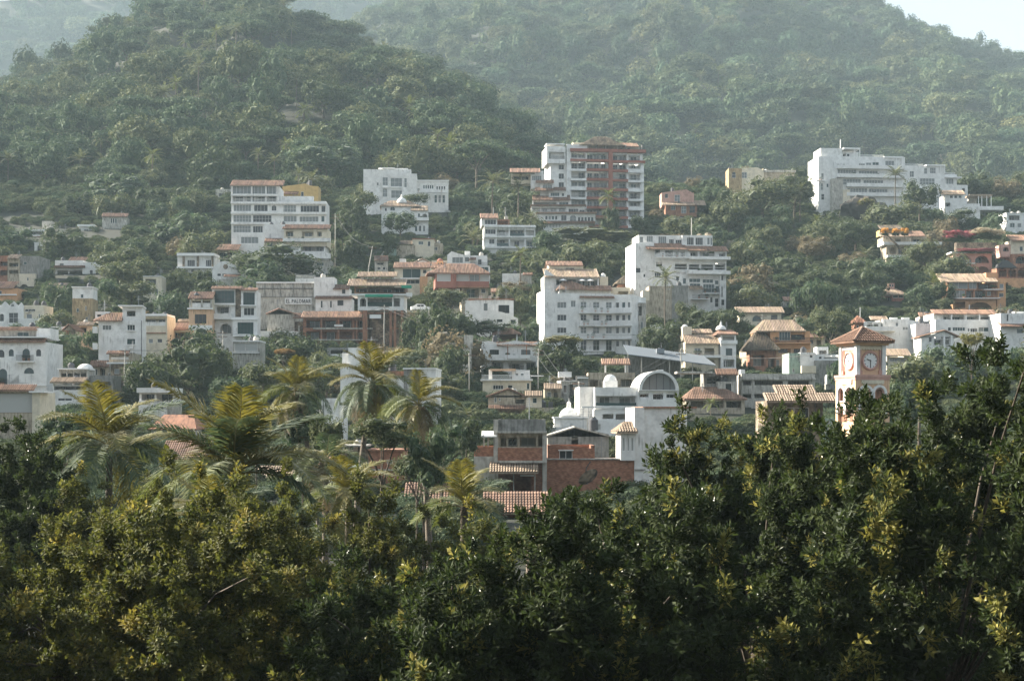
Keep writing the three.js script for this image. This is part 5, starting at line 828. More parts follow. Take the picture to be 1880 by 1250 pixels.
{
  const h = house('car_park', 'grey concrete open-sided parking deck with long dark slots', 1360, 1498, 768, { d: 252, cat: 'car park' });
  h.vol(1362, 686, 1497, 768, M.pale, { dep: 10, rec: 5, par: 0.8 }, [op(1386, 699, 1438, 707, { door: 0 }), op(1447, 699, 1486, 707, { door: 0 }), op(1364, 699, 1380, 707, { door: 0 }), op(1364, 723, 1380, 731, { door: 0 }), op(1386, 723, 1440, 731, { door: 0 }), op(1447, 723, 1486, 731, { door: 0 }), op(1364, 748, 1380, 757, { door: 0 })]); h.box('string_course', 1360, 694.5, 1498, 697, 0.01, 0.35, M.pale); h.vol(1362, 678, 1370, 692, M.white, { z: -1, dep: 2 });
}
{
  const h = house('tile_roof_house', 'cream house with long tiled roof and arched window above the orange house', 1354, 1443, 600, { d: 352 });
  h.vol(1358, 573, 1435, 600, M.cream, { dep: 8 }, [w(1382, 579, 1398, 590, { a: 1, f: 'i' }), w(1416, 578, 1428, 587, { g: 'd', f: 'wd' })]); h.roof('shed', 1352, 564, 1441, 574, M.tilepale, { ov: 0.7 });
}
{
  const h = house('orange_villa', 'orange villa with tiled hip roof, balcony and a thatched cone hut roof beside it', 1370, 1492, 690, { d: 300, cat: 'villa' });
  h.vol(1415, 608, 1488, 640, M.orange, { dep: 8, rec: 1.6, down: 0 }, [op(1398, 609, 1414, 620, { g: 'd' }), w(1431, 609, 1452, 625, { k: 4, g: 't' }), op(1453, 610, 1478, 624, { rail: 'i', g: 'd' })]); h.vol(1390, 607, 1415, 640, M.orange, { z: -1.5, dep: 6, rec: 1.4, down: 0 }, [op(1398, 609, 1413, 622, { g: 'd' })]); h.roof('hip', 1388, 591, 1480, 608, M.tilepale, { dep: 8, rx0: 1408, rx1: 1462, rise: 2.3 }); h.balc(1418, 1488, 629, 1.2, 'i', 0.9, 0, M.orange);
  h.vol(1422, 633, 1490, 690, M.peach, { z: -0.3, dep: 7, rec: 1.8 }, [op(1430, 637, 1453, 648, { g: 'd' }), op(1458, 637, 1482, 652, { g: 'd' }), w(1415, 660, 1432, 673)]); h.roof('hip', 1366, 606, 1430, 643, M.thatch, { z: 2, dep: 8, rx0: 1394, rx1: 1398, rise: 4.2, n: 'thatch' }); h.vol(1378, 641, 1424, 690, M.terra, { z: 1, dep: 6, rec: 2 }, [op(1382, 652, 1402, 672), op(1409, 658, 1423, 676)]); h.box('panel', 1410, 674, 1432, 684, 1.02, 1.15, M.orange);
}
{
  const h = house('green_and_white_house', 'flat white house with pale green side wall beside the clock tower', 1449, 1546, 712, { d: 270 });
  h.vol(1470, 647, 1498, 712, M.white, { dep: 8 }, [w(1487, 651, 1493, 657, { g: 'd' })]); h.vol(1450, 648, 1470, 712, M.green, { z: -0.3, dep: 7 }, [w(1467, 655, 1470, 663), w(1456, 676, 1460, 684)]); h.vol(1498, 650, 1545, 668, M.white, { z: -0.6, dep: 7, rec: 1.5 }, [w(1505, 654, 1511, 659, { a: 1, g: 'd' }), op(1515, 652, 1541, 658, { door: 0 })]); h.vol(1495, 662, 1543, 712, M.grey, { z: 0.8, dep: 6 }); h.box('stair', 1470, 672, 1496, 685, 0.02, 1.4, M.cream); h.vol(1509, 635, 1530, 651, M.white, { z: -4, dep: 3, down: 0, rec: 1 }, [op(1513, 641, 1527, 649)]);
  const t = thing('water_tank', 'white water tank on the low roof left of the clock tower', 'water tank', at(1520, 702, 262)); const B = bag(); B.add(new THREE.CylinderGeometry(0.42, 0.42, 1.2, 14), new THREE.Matrix4().makeTranslation(0, 0.3, 0)); B.add(new THREE.SphereGeometry(0.42, 14, 6, 0, 6.2832, 0, 1.57), new THREE.Matrix4().makeTranslation(0, 0.9, 0)); B.build('tank_body', M.cloth, t); bag().box(-0.4, -1.2, -0.4, 0.4, -0.3, 0.4).build('stand', M.pale, t);
}
{
  const h = house('tiled_pavilion', 'sunlit tile-roofed pavilion with shade painted into its dark wall, left of the clock tower', 1404, 1536, 800, { d: 166, cat: 'pavilion', yaw: 0.05 });
  h.vol(1412, 736, 1516, 800, M.stone, { z: -0.9, dep: 6 }, [w(1448, 748, 1490, 768, { g: 'd' })]); h.roof('shed', 1405, 721, 1538, 737, M.tilepale, { ov: 0.6, pt: 0.5, thin: 1 }); h.roof('shed', 1430, 706, 1506, 722, M.tilepale, { z: -1.6, pt: 0.5, thin: 1 }); h.col(1499, 736, 790, -0.2, 0.08, M.iron, 'drainpipe'); h.vol(1512, 768, 1534, 800, M.green, { z: 0, dep: 2 }, [wg(1513, 770, 1533, 798, 3, 1, 0.6, 0.9, { g: 's', k: 1, r: 1 })]);  // dark wall colour stands in for the shade under the trees
}
{
  const h = house('white_gable_house', 'white house with curved parapet wall and cream balcony behind the clock tower', 1566, 1710, 650, { d: 322 });
  h.vol(1622, 586, 1708, 650, M.white, { dep: 8, top: [[1708, 600], [1694, 594], [1680, 589], [1665, 586]] }, [w(1645, 592, 1650, 599, { g: 'c' }), w(1658, 600, 1668, 606, { k: 2, g: 'c' })]); h.vol(1588, 590, 1624, 650, M.white, { z: -0.4, dep: 7, rec: 1.6 }, [op(1594, 592, 1604, 601), op(1606, 594, 1614, 601), w(1618, 593, 1623, 600), op(1606, 612, 1616, 620), op(1629, 611, 1636, 620)]); h.balc(1588, 1641, 608, 1.4, 'w', 0.9, 0, M.cream); h.roof('shed', 1603, 580, 1636, 586, M.tilepale, { z: -2 }); for (const x of [1640, 1662]) h.box('chimney', x, 582, x + 12, 588, -3, -1.5, M.white);
  h.roof('hip', 1568, 584, 1594, 592, M.terra, { z: -1, dep: 4, rx0: 1580, rx1: 1582, rise: 1.5, n: 'turret_roof' }); h.col(1584, 563, 586, -2, 0.12, M.white, 'antenna'); h.vol(1572, 592, 1590, 640, M.terra, { z: -1.2, dep: 3 }, [w(1576, 596, 1580, 602)]);
}
{
  const h = house('gabled_garden_house', 'low white house with broad tiled gable and two dark doorways', 1683, 1762, 648, { d: 312 });
  h.vol(1692, 618, 1752, 648, M.white, { dep: 6, rec: 1.2 }, [w(1706, 618, 1712, 628, { g: 'd' }), op(1716, 617, 1732, 633, { g: 'd' }), op(1736, 617, 1744, 633, { g: 'd' })]); h.roof('gf', 1688, 606, 1762, 618, M.tile, { dep: 6.4, xm: 1734, ov: 0.6 }); h.vol(1694, 592, 1722, 620, M.white, { z: -5, dep: 5, top: [[1708, 590]] }); for (const x of [1733.5, 1747]) h.col(x, 616, 640, 0.4, 0.3);
}
{
  const h = house('long_white_house', 'long white two-storey house with tiled roof and recessed upper gallery', 1713, 1838, 640, { d: 330, yaw: 0.05 });
  h.vol(1716, 587, 1836, 640, M.white, { z: 0.6, dep: 8 }, [w(1739, 601, 1745, 608), w(1748, 601, 1771, 608, { k: 5, g: 't' }), w(1776, 603, 1779, 609, { g: 'd' }), w(1781, 603, 1794, 610, { k: 3 }), w(1796, 601, 1815, 609, { k: 2, g: 't' })]); h.vol(1715, 576, 1836, 588, M.white, { z: -0.2, dep: 7, rec: 1.5, down: 0 }, [op(1733, 578, 1745, 587), op(1746, 578, 1771, 588, { g: 't', door: 1 }), op(1776, 579, 1800, 588, { g: 't', door: 1 }), op(1802, 578, 1830, 589, { g: 'd' })]); h.roof('shed', 1713, 569, 1832, 577, M.tile, { ov: 0.7, z: 0 }); for (const x of [1746, 1773, 1798]) h.col(x, 576, 588, 0.5, 0.25);
}
{
  const h = house('white_edge_house', 'plain white house cut off by the right edge beside the long white house', 1838, 1900, 640, { d: 322 });
  h.vol(1838, 575, 1895, 640, M.white, { dep: 8 }, [w(1849, 577, 1853, 590, { g: 'd' }), w(1868, 603, 1880, 612, { g: 't' })]); h.roof('shed', 1836, 592, 1895, 600, M.tiledark, { z: 1, pt: 0.4 }); h.vol(1872, 570, 1895, 580, M.white, { z: -3, dep: 4 });
}
{
  const h = house('tiled_veranda_house', 'house with tiled veranda roof just right of the clock face', 1626, 1676, 680, { d: 285 });
  h.vol(1629, 652, 1666, 680, M.cream, { dep: 6, rec: 2 }, [op(1634, 653, 1664, 664, { rail: 'b', g: 'd' })]); h.roof('shed', 1624, 641, 1674, 653, M.tilepale, { ov: 0.8 });
}
{
  const h = house('terracotta_villa', 'terracotta villa with pale tiled roof, glazed floors and big arch', 1727, 1848, 573, { d: 375, cat: 'villa', yaw: -0.05 });
  h.vol(1742, 517, 1832, 548, M.terra, { dep: 8, rec: 1.4, down: 0 }, [w(1744, 518, 1778, 530, { k: 2, g: 'c', r: 1 }), w(1780, 518, 1794, 530, { k: 2, g: 'c' }), op(1796, 518, 1822, 531, { g: 't', rail: 'i' }), w(1753, 533, 1773, 547, { g: 'c', k: 2 }), op(1775, 533, 1788, 547, { g: 'd' }), op(1791, 533, 1810, 547, { g: 'd', rail: 'i' }), w(1813, 534, 1820, 543, { g: 'c' })]); h.roof('shed', 1728, 503, 1832, 518, M.tilepale, { ov: 0.8 }); h.vol(1815, 499, 1836, 520, M.orange, { z: -2, dep: 4, down: 0 }); h.vol(1832, 513, 1848, 573, M.orange, { z: -0.6, dep: 6 }, [w(1837, 521, 1844, 529), w(1836, 538, 1844, 545)]);
  h.balc(1744, 1834, 549, 1.6, 'w', 0.2, 0, M.terra); h.vol(1750, 550, 1828, 573, M.orange, { z: 0.6, dep: 6, rec: 3 }, [op(1776, 555, 1822, 572, { a: 1, door: 0 }), op(1754, 554, 1772, 566, { door: 0 })]); h.balc(1806, 1840, 533, 1.4, 'w', 0.2, 0.1, M.terra);
}
{
  const h = house('arcaded_villa', 'rose stone villa with two rows of wide arches above the terracotta villa', 1752, 1826, 505, { d: 408, cat: 'villa' });
  h.vol(1752, 465, 1822, 484, M.pink, { dep: 7, rec: 3, down: 0 }, [op(1756, 468, 1785, 483, { a: 1, rail: 'b', g: 'd' }), op(1790, 469, 1817, 483, { a: 1, g: 'd' })]); h.vol(1754, 484, 1822, 505, M.pink, { z: 0.3, dep: 7, rec: 2 }, [op(1759, 488, 1786, 500, { a: 1, g: 's' }), op(1792, 489, 1817, 501, { a: 1, g: 's' })]); h.box('terrace_ledge', 1746, 462.5, 1842, 465.5, -4, 0.9, M.trim); h.box('ledge', 1752, 482.5, 1790, 485, 0.31, 0.9, M.trim); h.vol(1765, 442, 1840, 463, M.stone, { z: -4, dep: 2, down: 2 });
}
{
  const h = house('stone_arcade_house', 'dark stone house with repeated arches at the right edge', 1826, 1900, 520, { d: 400 });
  h.vol(1830, 492, 1895, 520, M.terra, { z: 0.6, dep: 6, rec: 3 }, [op(1834, 492.6, 1848, 509, { a: 1, door: 0 }), op(1851, 492.6, 1865, 509, { a: 1, door: 0 }), op(1868, 492.6, 1884, 509, { a: 1, door: 0 })]); h.vol(1860, 466, 1895, 492, M.terra, { z: 0.2, dep: 6, rec: 2.5 }, [op(1865, 470, 1886, 484, { a: 1, rail: 'i' })]); h.vol(1844, 447, 1862, 470, M.pink, { z: -2, dep: 5, rec: 1.5 }, [op(1847, 452, 1858, 460, { a: 1 })]); h.vol(1861, 440, 1895, 468, M.cream, { z: -1.6, dep: 5 }, [w(1877, 451, 1883, 460)]); h.roof('shed', 1860, 431, 1895, 441, M.tile, { z: -1.2 });
  h.roof('hip', 1830, 470, 1864, 492, M.dark, { z: 1.4, dep: 4, rx0: 1842, rx1: 1852, rise: 2, pitch: 50, n: 'vine_canopy' }); h.vol(1828, 512, 1895, 555, M.orange, { z: 2, dep: 4, rec: 2 }, [op(1836, 520, 1848, 534), w(1868, 542, 1876, 550)]);
}
{
  const h = house('terraced_garden_villa', 'villa with white terrace bands and tiled roofs among orange flowers', 1620, 1730, 480, { d: 432, cat: 'villa' });
  h.vol(1624, 434, 1704, 446, M.beige, { z: -1, dep: 7, rec: 1.5, down: 0 }, [op(1646, 437, 1656, 444), op(1676, 436, 1700, 445, { g: 'd' })]); h.roof('shed', 1618, 427, 1672, 434, M.tilepale, { z: -0.8 }); h.roof('shed', 1670, 424, 1702, 433, M.tile, { z: -1 }); h.vol(1622, 419, 1664, 430, M.yellow, { z: -4, dep: 4, down: 0, rec: 1.4 }, [og(1624, 421, 1662, 428, 3, 1, 0.7, 0.9, { door: 0 })]); h.roof('shed', 1622, 411, 1664, 418, M.thatch, { z: -3.6 }); h.box('terrace_band', 1621, 445, 1728, 450, -6, 1.5, M.white); h.vol(1628, 449, 1700, 480, M.beige, { z: 0, dep: 7, rec: 1.8 }, [op(1634, 453, 1646, 466, { a: 1 }), op(1650, 453, 1664, 466, { g: 'd' }), w(1667, 452, 1680, 468, { g: 'c', a: 1 }), op(1684, 452, 1698, 467, { g: 'd' })]); h.box('terrace_band', 1628, 469, 1700, 473, 0, 1.6, M.white);
  const B = bag(), a = h.X(1624), y = h.Y(430); B.tube([V(a, y, 1.6), V(h.X(1662), h.Y(468), 1.8)], 0.3, 0.3, 5, 2); B.build('stair_beam', M.stone, h.g);
}
{
  const h = house('little_red_house', 'little brick-red house with tiled skirt roof and square belfry', 1617, 1665, 566, { d: 385 });
  h.vol(1622, 541, 1660, 566, M.red, { dep: 6, rec: 1.2 }, [op(1626, 540.6, 1638, 554, { g: 'd' }), w(1640, 541.6, 1650, 547), w(1651, 541.6, 1659, 547)]); h.roof('hip', 1616, 532, 1667, 541, M.tilepale, { dep: 7, rx0: 1624, rx1: 1652, rise: 1.7 }); h.vol(1620, 522, 1636, 534, M.cream, { z: -3, dep: 3, down: 0 }); h.vol(1637, 518, 1648, 533, M.pink, { z: -2.6, dep: 2, down: 0 }, [w(1639, 520, 1642, 525, { g: 'd' }), w(1643.5, 520, 1646.5, 525, { g: 'd' })]);
}
{
  const h = house('stepped_white_hotel', 'large bright white hotel stepping down to the right on the ridge', 1503, 1786, 388, { d: 520, cat: 'hotel', yaw: 0.08 });
  const D = 13;
  h.vol(1508, 272, 1548, 300, M.white, { z: -1.5, dep: 9, down: 0 }); h.vol(1502, 288, 1526, 388, M.white, { z: -0.5, dep: D }, [w(1507, 319, 1512, 331, { g: 'c' }), w(1506, 338, 1511, 350, { g: 'c' }), w(1517, 338, 1521, 345), w(1507, 357, 1513, 368, { g: 'd' })]);
  h.vol(1526, 278, 1580, 308, M.white, { z: -2.4, dep: 8, rec: 1.4, down: 0 }, [op(1551, 280, 1556, 288), w(1558, 281, 1563, 287, { g: 'd' })]); h.box('canopy', 1550, 271, 1581, 273.5, -9, -1, M.trim); for (const x of [1570, 1580]) h.col(x, 273, 289, -1.2, 0.25);
  h.vol(1526, 287, 1665, 312, M.white, { z: -1.2, dep: 9, down: 0, rec: 1.5 }, [w(1578, 300, 1590, 308, { k: 3, g: 'd' }), w(1592, 298, 1602, 309, { g: 'c' }), w(1604, 297, 1616, 309), w(1628, 294, 1645, 304, { g: 'c', k: 3 })]); h.box('canopy', 1625, 286.5, 1661, 289, -7, -0.6, M.trim); for (const x of [1648, 1659]) h.col(x, 288, 303, -0.8, 0.25);
  h.vol(1526, 310, 1672, 388, M.white, { z: 0, dep: D, rec: 1.6 }, [w(1537, 312, 1572, 323, { k: 7, g: 'c' }), w(1576, 314, 1612, 325, { k: 7, g: 'c' }), w(1538, 329, 1580, 340, { k: 8, g: 'c' }), w(1585, 331, 1622, 341, { k: 7, g: 'c' }), w(1555, 346, 1592, 357, { k: 7, g: 'c' }), w(1595, 347, 1630, 358, { k: 7, g: 'c' })]);
  for (const y of [309, 325, 342, 359]) { const b = h.box('balcony', y > 340 ? 1552 : 1534, y, 1660, y + 2.4, 0.02, 1.3, M.white); h.rail(h.X(y > 340 ? 1552 : 1534), h.X(1660), h.Y(y), 0.8, 1.28, 'w', b); }
  h.vol(1661, 303, 1738, 388, M.white, { z: -0.6, dep: D }, [w(1663, 313, 1681, 324, { k: 4, g: 'c' }), w(1700, 307, 1706, 318, { g: 'c' }), w(1711, 306, 1722, 317, { k: 3, g: 'c' }), w(1666, 331, 1684, 341, { k: 4, g: 'c' }), w(1692, 326, 1720, 338, { k: 5, g: 'c' })]); h.box('canopy', 1703, 301, 1739, 303.4, -7, 0, M.trim); for (const x of [1730, 1738]) h.col(x, 303, 316, -0.3, 0.25);
  h.vol(1738, 318, 1762, 388, M.white, { z: -0.8, dep: D - 1 }, [w(1742, 326, 1756, 336, { k: 3, g: 'c' })]); h.box('slab', 1740, 323, 1770, 325, -4, 0.2, M.trim); h.vol(1762, 337, 1783, 388, M.white, { z: -1, dep: D - 2 }, [w(1772, 343, 1778, 350, { g: 'd' })]); h.vol(1524, 330, 1545, 388, M.pale, { z: 1, dep: 5, top: [[1545, 330], [1534, 329]] }); h.vol(1545, 350, 1558, 388, M.cream, { z: 1.2, dep: 5 }, [w(1548, 371, 1555, 377, { g: 'd' })]);
  h.col(1547, 254, 274, -3, 0.25, M.trim, 'antenna'); for (const [a, b, y] of [[1582, 1626, 288], [1662, 1700, 304], [1738, 1760, 319]]) h.rail(h.X(a), h.X(b), h.Y(y), 0.9, -1.5, 'b'); h.balc(1495, 1512, 334, 1.4, 'b');
}
{
  const h = house('white_garden_villa', 'white villa with tiled roof and open pergola below the stepped hotel', 1716, 1842, 400, { d: 498, cat: 'villa', yaw: -0.04 });
  h.vol(1736, 357, 1770, 400, M.white, { dep: 7, rec: 1.5 }, [wg(1744, 358, 1768, 364, 3, 1, 0.7, 0.9, {}), op(1736.5, 372, 1746, 379, { g: 'd' })]); h.roof('shed', 1730, 350, 1774, 357, M.tilepale); h.box('pergola_roof', 1780, 357, 1822, 360, -5, 0.5, M.tilepale); for (const x of [1797, 1803, 1812, 1820]) h.col(x, 360, 380, 0.2, 0.22); h.vol(1785, 361, 1800, 380, M.pale, { z: -4, dep: 2 }); h.box('terrace_wall', 1795, 379, 1842, 386, -5, 0.6, M.white); h.vol(1770, 374, 1800, 400, M.white, { z: 0.2, dep: 5 }); h.vol(1844, 396, 1862, 412, M.white, { z: 1, dep: 4 });
}
{
  const h = house('tan_house', 'tan flat-roofed house on the ridge left of the stepped white hotel', 1338, 1404, 356, { d: 535 });
  h.vol(1338, 309, 1362, 356, M.ochre, { z: 0.5, dep: 8 }, [w(1344, 316, 1351, 327, { a: 1, g: 'd' })]); h.vol(1362, 309, 1403, 356, M.cream, { dep: 8, top: [[1403, 313], [1390, 307]] }, [w(1361, 316, 1372, 327, { g: 'c' })]); h.box('roof_slab', 1402, 312, 1462, 316, -6, 0, M.pale); h.dome(1408, 312, 3, -2, M.white); h.vol(1402, 315.8, 1460, 330, M.beige, { z: -0.5, dep: 5 });
}
{
  const h = house('pink_house', 'pink stucco house with tiled roof right of the red-banded tower', 1214, 1298, 404, { d: 515 });
  h.vol(1216, 352, 1276, 378, M.pink, { z: -2, dep: 7, down: 4, top: [[1276, 354], [1262, 346]] }, [w(1240, 356, 1250, 368, { g: 'c' }), w(1222, 354, 1228, 362, { a: 1 })]); h.vol(1222, 375, 1280, 404, M.terra, { z: 0.5, dep: 6 }, [w(1251, 379, 1260, 392, { g: 'c' }), w(1266, 379, 1276, 391, { f: 'wd' }), w(1232, 378, 1240, 386)]); h.roof('shed', 1216, 369, 1296, 377, M.tilepale, { z: 0.6 });
}
// ---------------------------------------------------------------- the clock tower
{
  const g = thing('clock_tower', 'peach and white clock tower with tiled pyramid roof and round clock', 'clock tower', at(1584, 790, 150), 0.32), s = 150 / F, W = 1.5, Y = (py) => (790 - py) * s;   // front half width W
  const P = (n, b, m, p = g) => b.build(n, m, p);
  const yE = Y(635), yC = Y(690), yT = Y(602);
  P('lower_shaft', bag().box(-W, -14, -W, W, Y(713), W), M.peach);
  { const B = bag(); for (const [ax, az] of [[1, 0], [0, 1]]) for (let i = 0; i < 2; i++) {} const sh = new THREE.Shape(); sh.moveTo(-W, Y(745)); sh.lineTo(W, Y(745)); sh.lineTo(W, yC - 0.3); sh.lineTo(-W, yC - 0.3); sh.closePath();
    for (const c of [-0.73, 0.73]) { const p = new THREE.Path(), r = 0.56, y0 = Y(740), y1 = Y(722); p.moveTo(c - r, y0); p.lineTo(c - r, y1); for (let i = 1; i < 14; i++) { const q = Math.PI * (1 - i / 14); p.lineTo(c + Math.cos(q) * r, y1 + Math.sin(q) * r); } p.lineTo(c + r, y1); p.lineTo(c + r, y0); p.closePath(); sh.holes.push(p); }
    const ex = new THREE.ExtrudeGeometry(sh, { depth: 0.3, bevelEnabled: false }); for (let k = 0; k < 4; k++) B.add(ex, new THREE.Matrix4().makeRotationY(k * Math.PI / 2).multiply(new THREE.Matrix4().makeTranslation(0, 0, W + 0.005))); P('belfry_wall', B, M.peach); }
  for (let k = 0; k < 4; k++) for (const c of [-0.73, 0.73]) {      // arched belfry openings with white surrounds
    const m4 = new THREE.Matrix4().makeRotationY(k * Math.PI / 2), y1 = Y(722), ring = (r0, r1, z, d) => { const q = new THREE.Shape(); q.moveTo(-r1, Y(760) - y1); q.lineTo(-r1, 0); q.absarc(0, 0, r1, Math.PI, 0, true); q.lineTo(r1, Y(760) - y1); q.lineTo(r0, Y(760) - y1); q.lineTo(r0, 0); q.absarc(0, 0, r0, 0, Math.PI, false); q.lineTo(-r0, Y(760) - y1); q.closePath(); return new THREE.ExtrudeGeometry(q, { depth: d, bevelEnabled: false, curveSegments: 14 }); };
    const B = bag(); B.add(ring(0.54, 0.78, 0, 0.14), m4.clone().multiply(new THREE.Matrix4().makeTranslation(c, y1, W + 0.31))); P('arch_surround', B, M.white); const R2 = bag(); R2.add(ring(0.4, 0.56, 0, 0.1), m4.clone().multiply(new THREE.Matrix4().makeTranslation(c, y1, W + 0.2))); P('arch_reveal', R2, M.pink);
    const D2 = bag(); D2.add(new THREE.BoxGeometry(0.9, 3, 0.05), m4.clone().multiply(new THREE.Matrix4().makeTranslation(c, Y(745), W + 0.03))); P('arch_opening', D2, M.terra); const b2 = bag(); b2.add(new THREE.BoxGeometry(1.02, 0.07, 0.07), m4.clone().multiply(new THREE.Matrix4().makeTranslation(c, Y(737), W + 0.3))); b2.add(new THREE.BoxGeometry(1.02, 0.07, 0.07), m4.clone().multiply(new THREE.Matrix4().makeTranslation(c, Y(745), W + 0.3))); P('arch_rail', b2, M.trim);
  }
  P('belfry_ledge', bag().box(-W - 0.44, yC - 0.18, -W - 0.44, W + 0.44, yC + 0.06, W + 0.44).box(-W - 0.38, yC - 0.42, -W - 0.38, W + 0.38, yC - 0.18, W + 0.38), M.pink);
  P('clock_stage', bag().box(-W + 0.12, yC + 0.06, -W + 0.12, W - 0.12, yE, W - 0.12), M.peach);
  for (const [a, b] of [[-1, -1], [-1, 1], [1, -1], [1, 1]]) { P('corner_pilaster', bag().box(a * (W - 0.3), yC + 0.06, b * (W - 0.3), a * (W + 0.1), yE, b * (W + 0.1)), M.white); P('corner_pilaster', bag().box(a * (W - 0.1), Y(775), b * (W - 0.1), a * (W + 0.33), yC - 0.43, b * (W + 0.33)), M.peach); }
  for (let k = 0; k < 4; k++) {
    const m4 = new THREE.Matrix4().makeRotationY(k * Math.PI / 2), z = W - 0.12, yc = Y(663), T = (x, y, zz) => m4.clone().multiply(new THREE.Matrix4().makeTranslation(x, y, zz));
    for (const [yy, n] of [[yE - 0.06, 8], [yC - 0.44, 9]]) { const S = bag(); for (let i = 0; i < n; i++) { const x = lerp(-W + 0.45, W - 0.45, i / (n - 1)); S.add(new THREE.CylinderGeometry(0.15, 0.15, 0.16, 10, 1, false, 0, 6.2832), T(x, yy - 0.24, (n === 8 ? z : W + 0.3) + 0.05).multiply(new THREE.Matrix4().makeRotationX(Math.PI / 2))); S.add(new THREE.BoxGeometry(0.3, 0.24, 0.15), T(x, yy - 0.12, (n === 8 ? z : W + 0.3) + 0.05)); } P('scalloped_frieze', S, k % 2 ? M.white : M.cream); }
    const side = bag(); for (const x of [-W + 0.44, W - 0.44]) { side.add(new THREE.BoxGeometry(0.16, yE - yC - 0.5, 0.1), T(x, (yE + yC) / 2 - 0.1, z + 0.05)); side.add(new THREE.BoxGeometry(0.3, 0.36, 0.18), T(x, yC + 0.3, z + 0.08)); } P('panel_moulding', side, M.pink);
    if (k === 2) continue;
    const face = new THREE.Group(); face.name = 'clock'; g.add(face); face.applyMatrix4(T(0, yc, z));
    const bz = bag(); bz.add(new THREE.TorusGeometry(0.8, 0.1, 8, 36), new THREE.Matrix4().makeTranslation(0, 0, 0.08)); bz.add(new THREE.TorusGeometry(0.91, 0.04, 6, 36), new THREE.Matrix4().makeTranslation(0, 0, 0.03)); P('bezel', bz, M.pink, face); const dl = bag(); dl.add(new THREE.CylinderGeometry(0.76, 0.76, 0.08, 36), new THREE.Matrix4().makeRotationX(Math.PI / 2).setPosition(0, 0, 0.03)); P('dial', dl, M.cloth, face);
    const mk = bag(); for (let i = 0; i < 12; i++) { const a = i * Math.PI / 6; mk.add(new THREE.BoxGeometry(i % 3 ? 0.055 : 0.08, i % 3 ? 0.1 : 0.13, 0.02), new THREE.Matrix4().makeRotationZ(-a).setPosition(Math.sin(a) * 0.62, Math.cos(a) * 0.62, 0.078)); } P('hour_marks', mk, M.iron, face);
    const hand = (a, l, wd, n) => { const B = bag(); B.add(new THREE.BoxGeometry(wd, l, 0.02), new THREE.Matrix4().makeRotationZ(-a).multiply(new THREE.Matrix4().makeTranslation(0, l / 2 - 0.08, 0.095 + wd * 0.2))); P(n, B, M.iron, face); }; hand(Math.PI, 0.68, 0.075, 'minute_hand'); hand(-70 / 180 * Math.PI, 0.52, 0.085, 'hour_hand');
  }
  P('cornice', bag().box(-W - 0.3, yE, -W - 0.3, W + 0.3, yE + 0.16, W + 0.3).box(-W - 0.5, yE + 0.16, -W - 0.5, W + 0.5, yE + 0.32, W + 0.5), M.peach);
  const R = new House('x', '', 'x', 1588, 1592, 790, 150, 0); scene.remove(R.g); used.x--; R.g = g; const e = W + 0.68, y0 = yE + 0.34, tp = V(0, yT, 0), rot = (v, k) => v.clone().applyAxisAngle(V(0, 1, 0), k * Math.PI / 2);
  for (let k = 0; k < 4; k++) R.slope([rot(V(-e, y0, e), k), rot(V(e, y0, e), k), tp], M.tiledark, 'roof', g, 0.26);
  const rb = bag(); for (let k = 0; k < 4; k++) rb.tube([rot(V(-e, y0 + 0.06, e), k), tp.clone().add(V(0, 0.08, 0))], 0.13, 0.11, 6, 2); P('ridge_tiles', rb, M.tile);
}

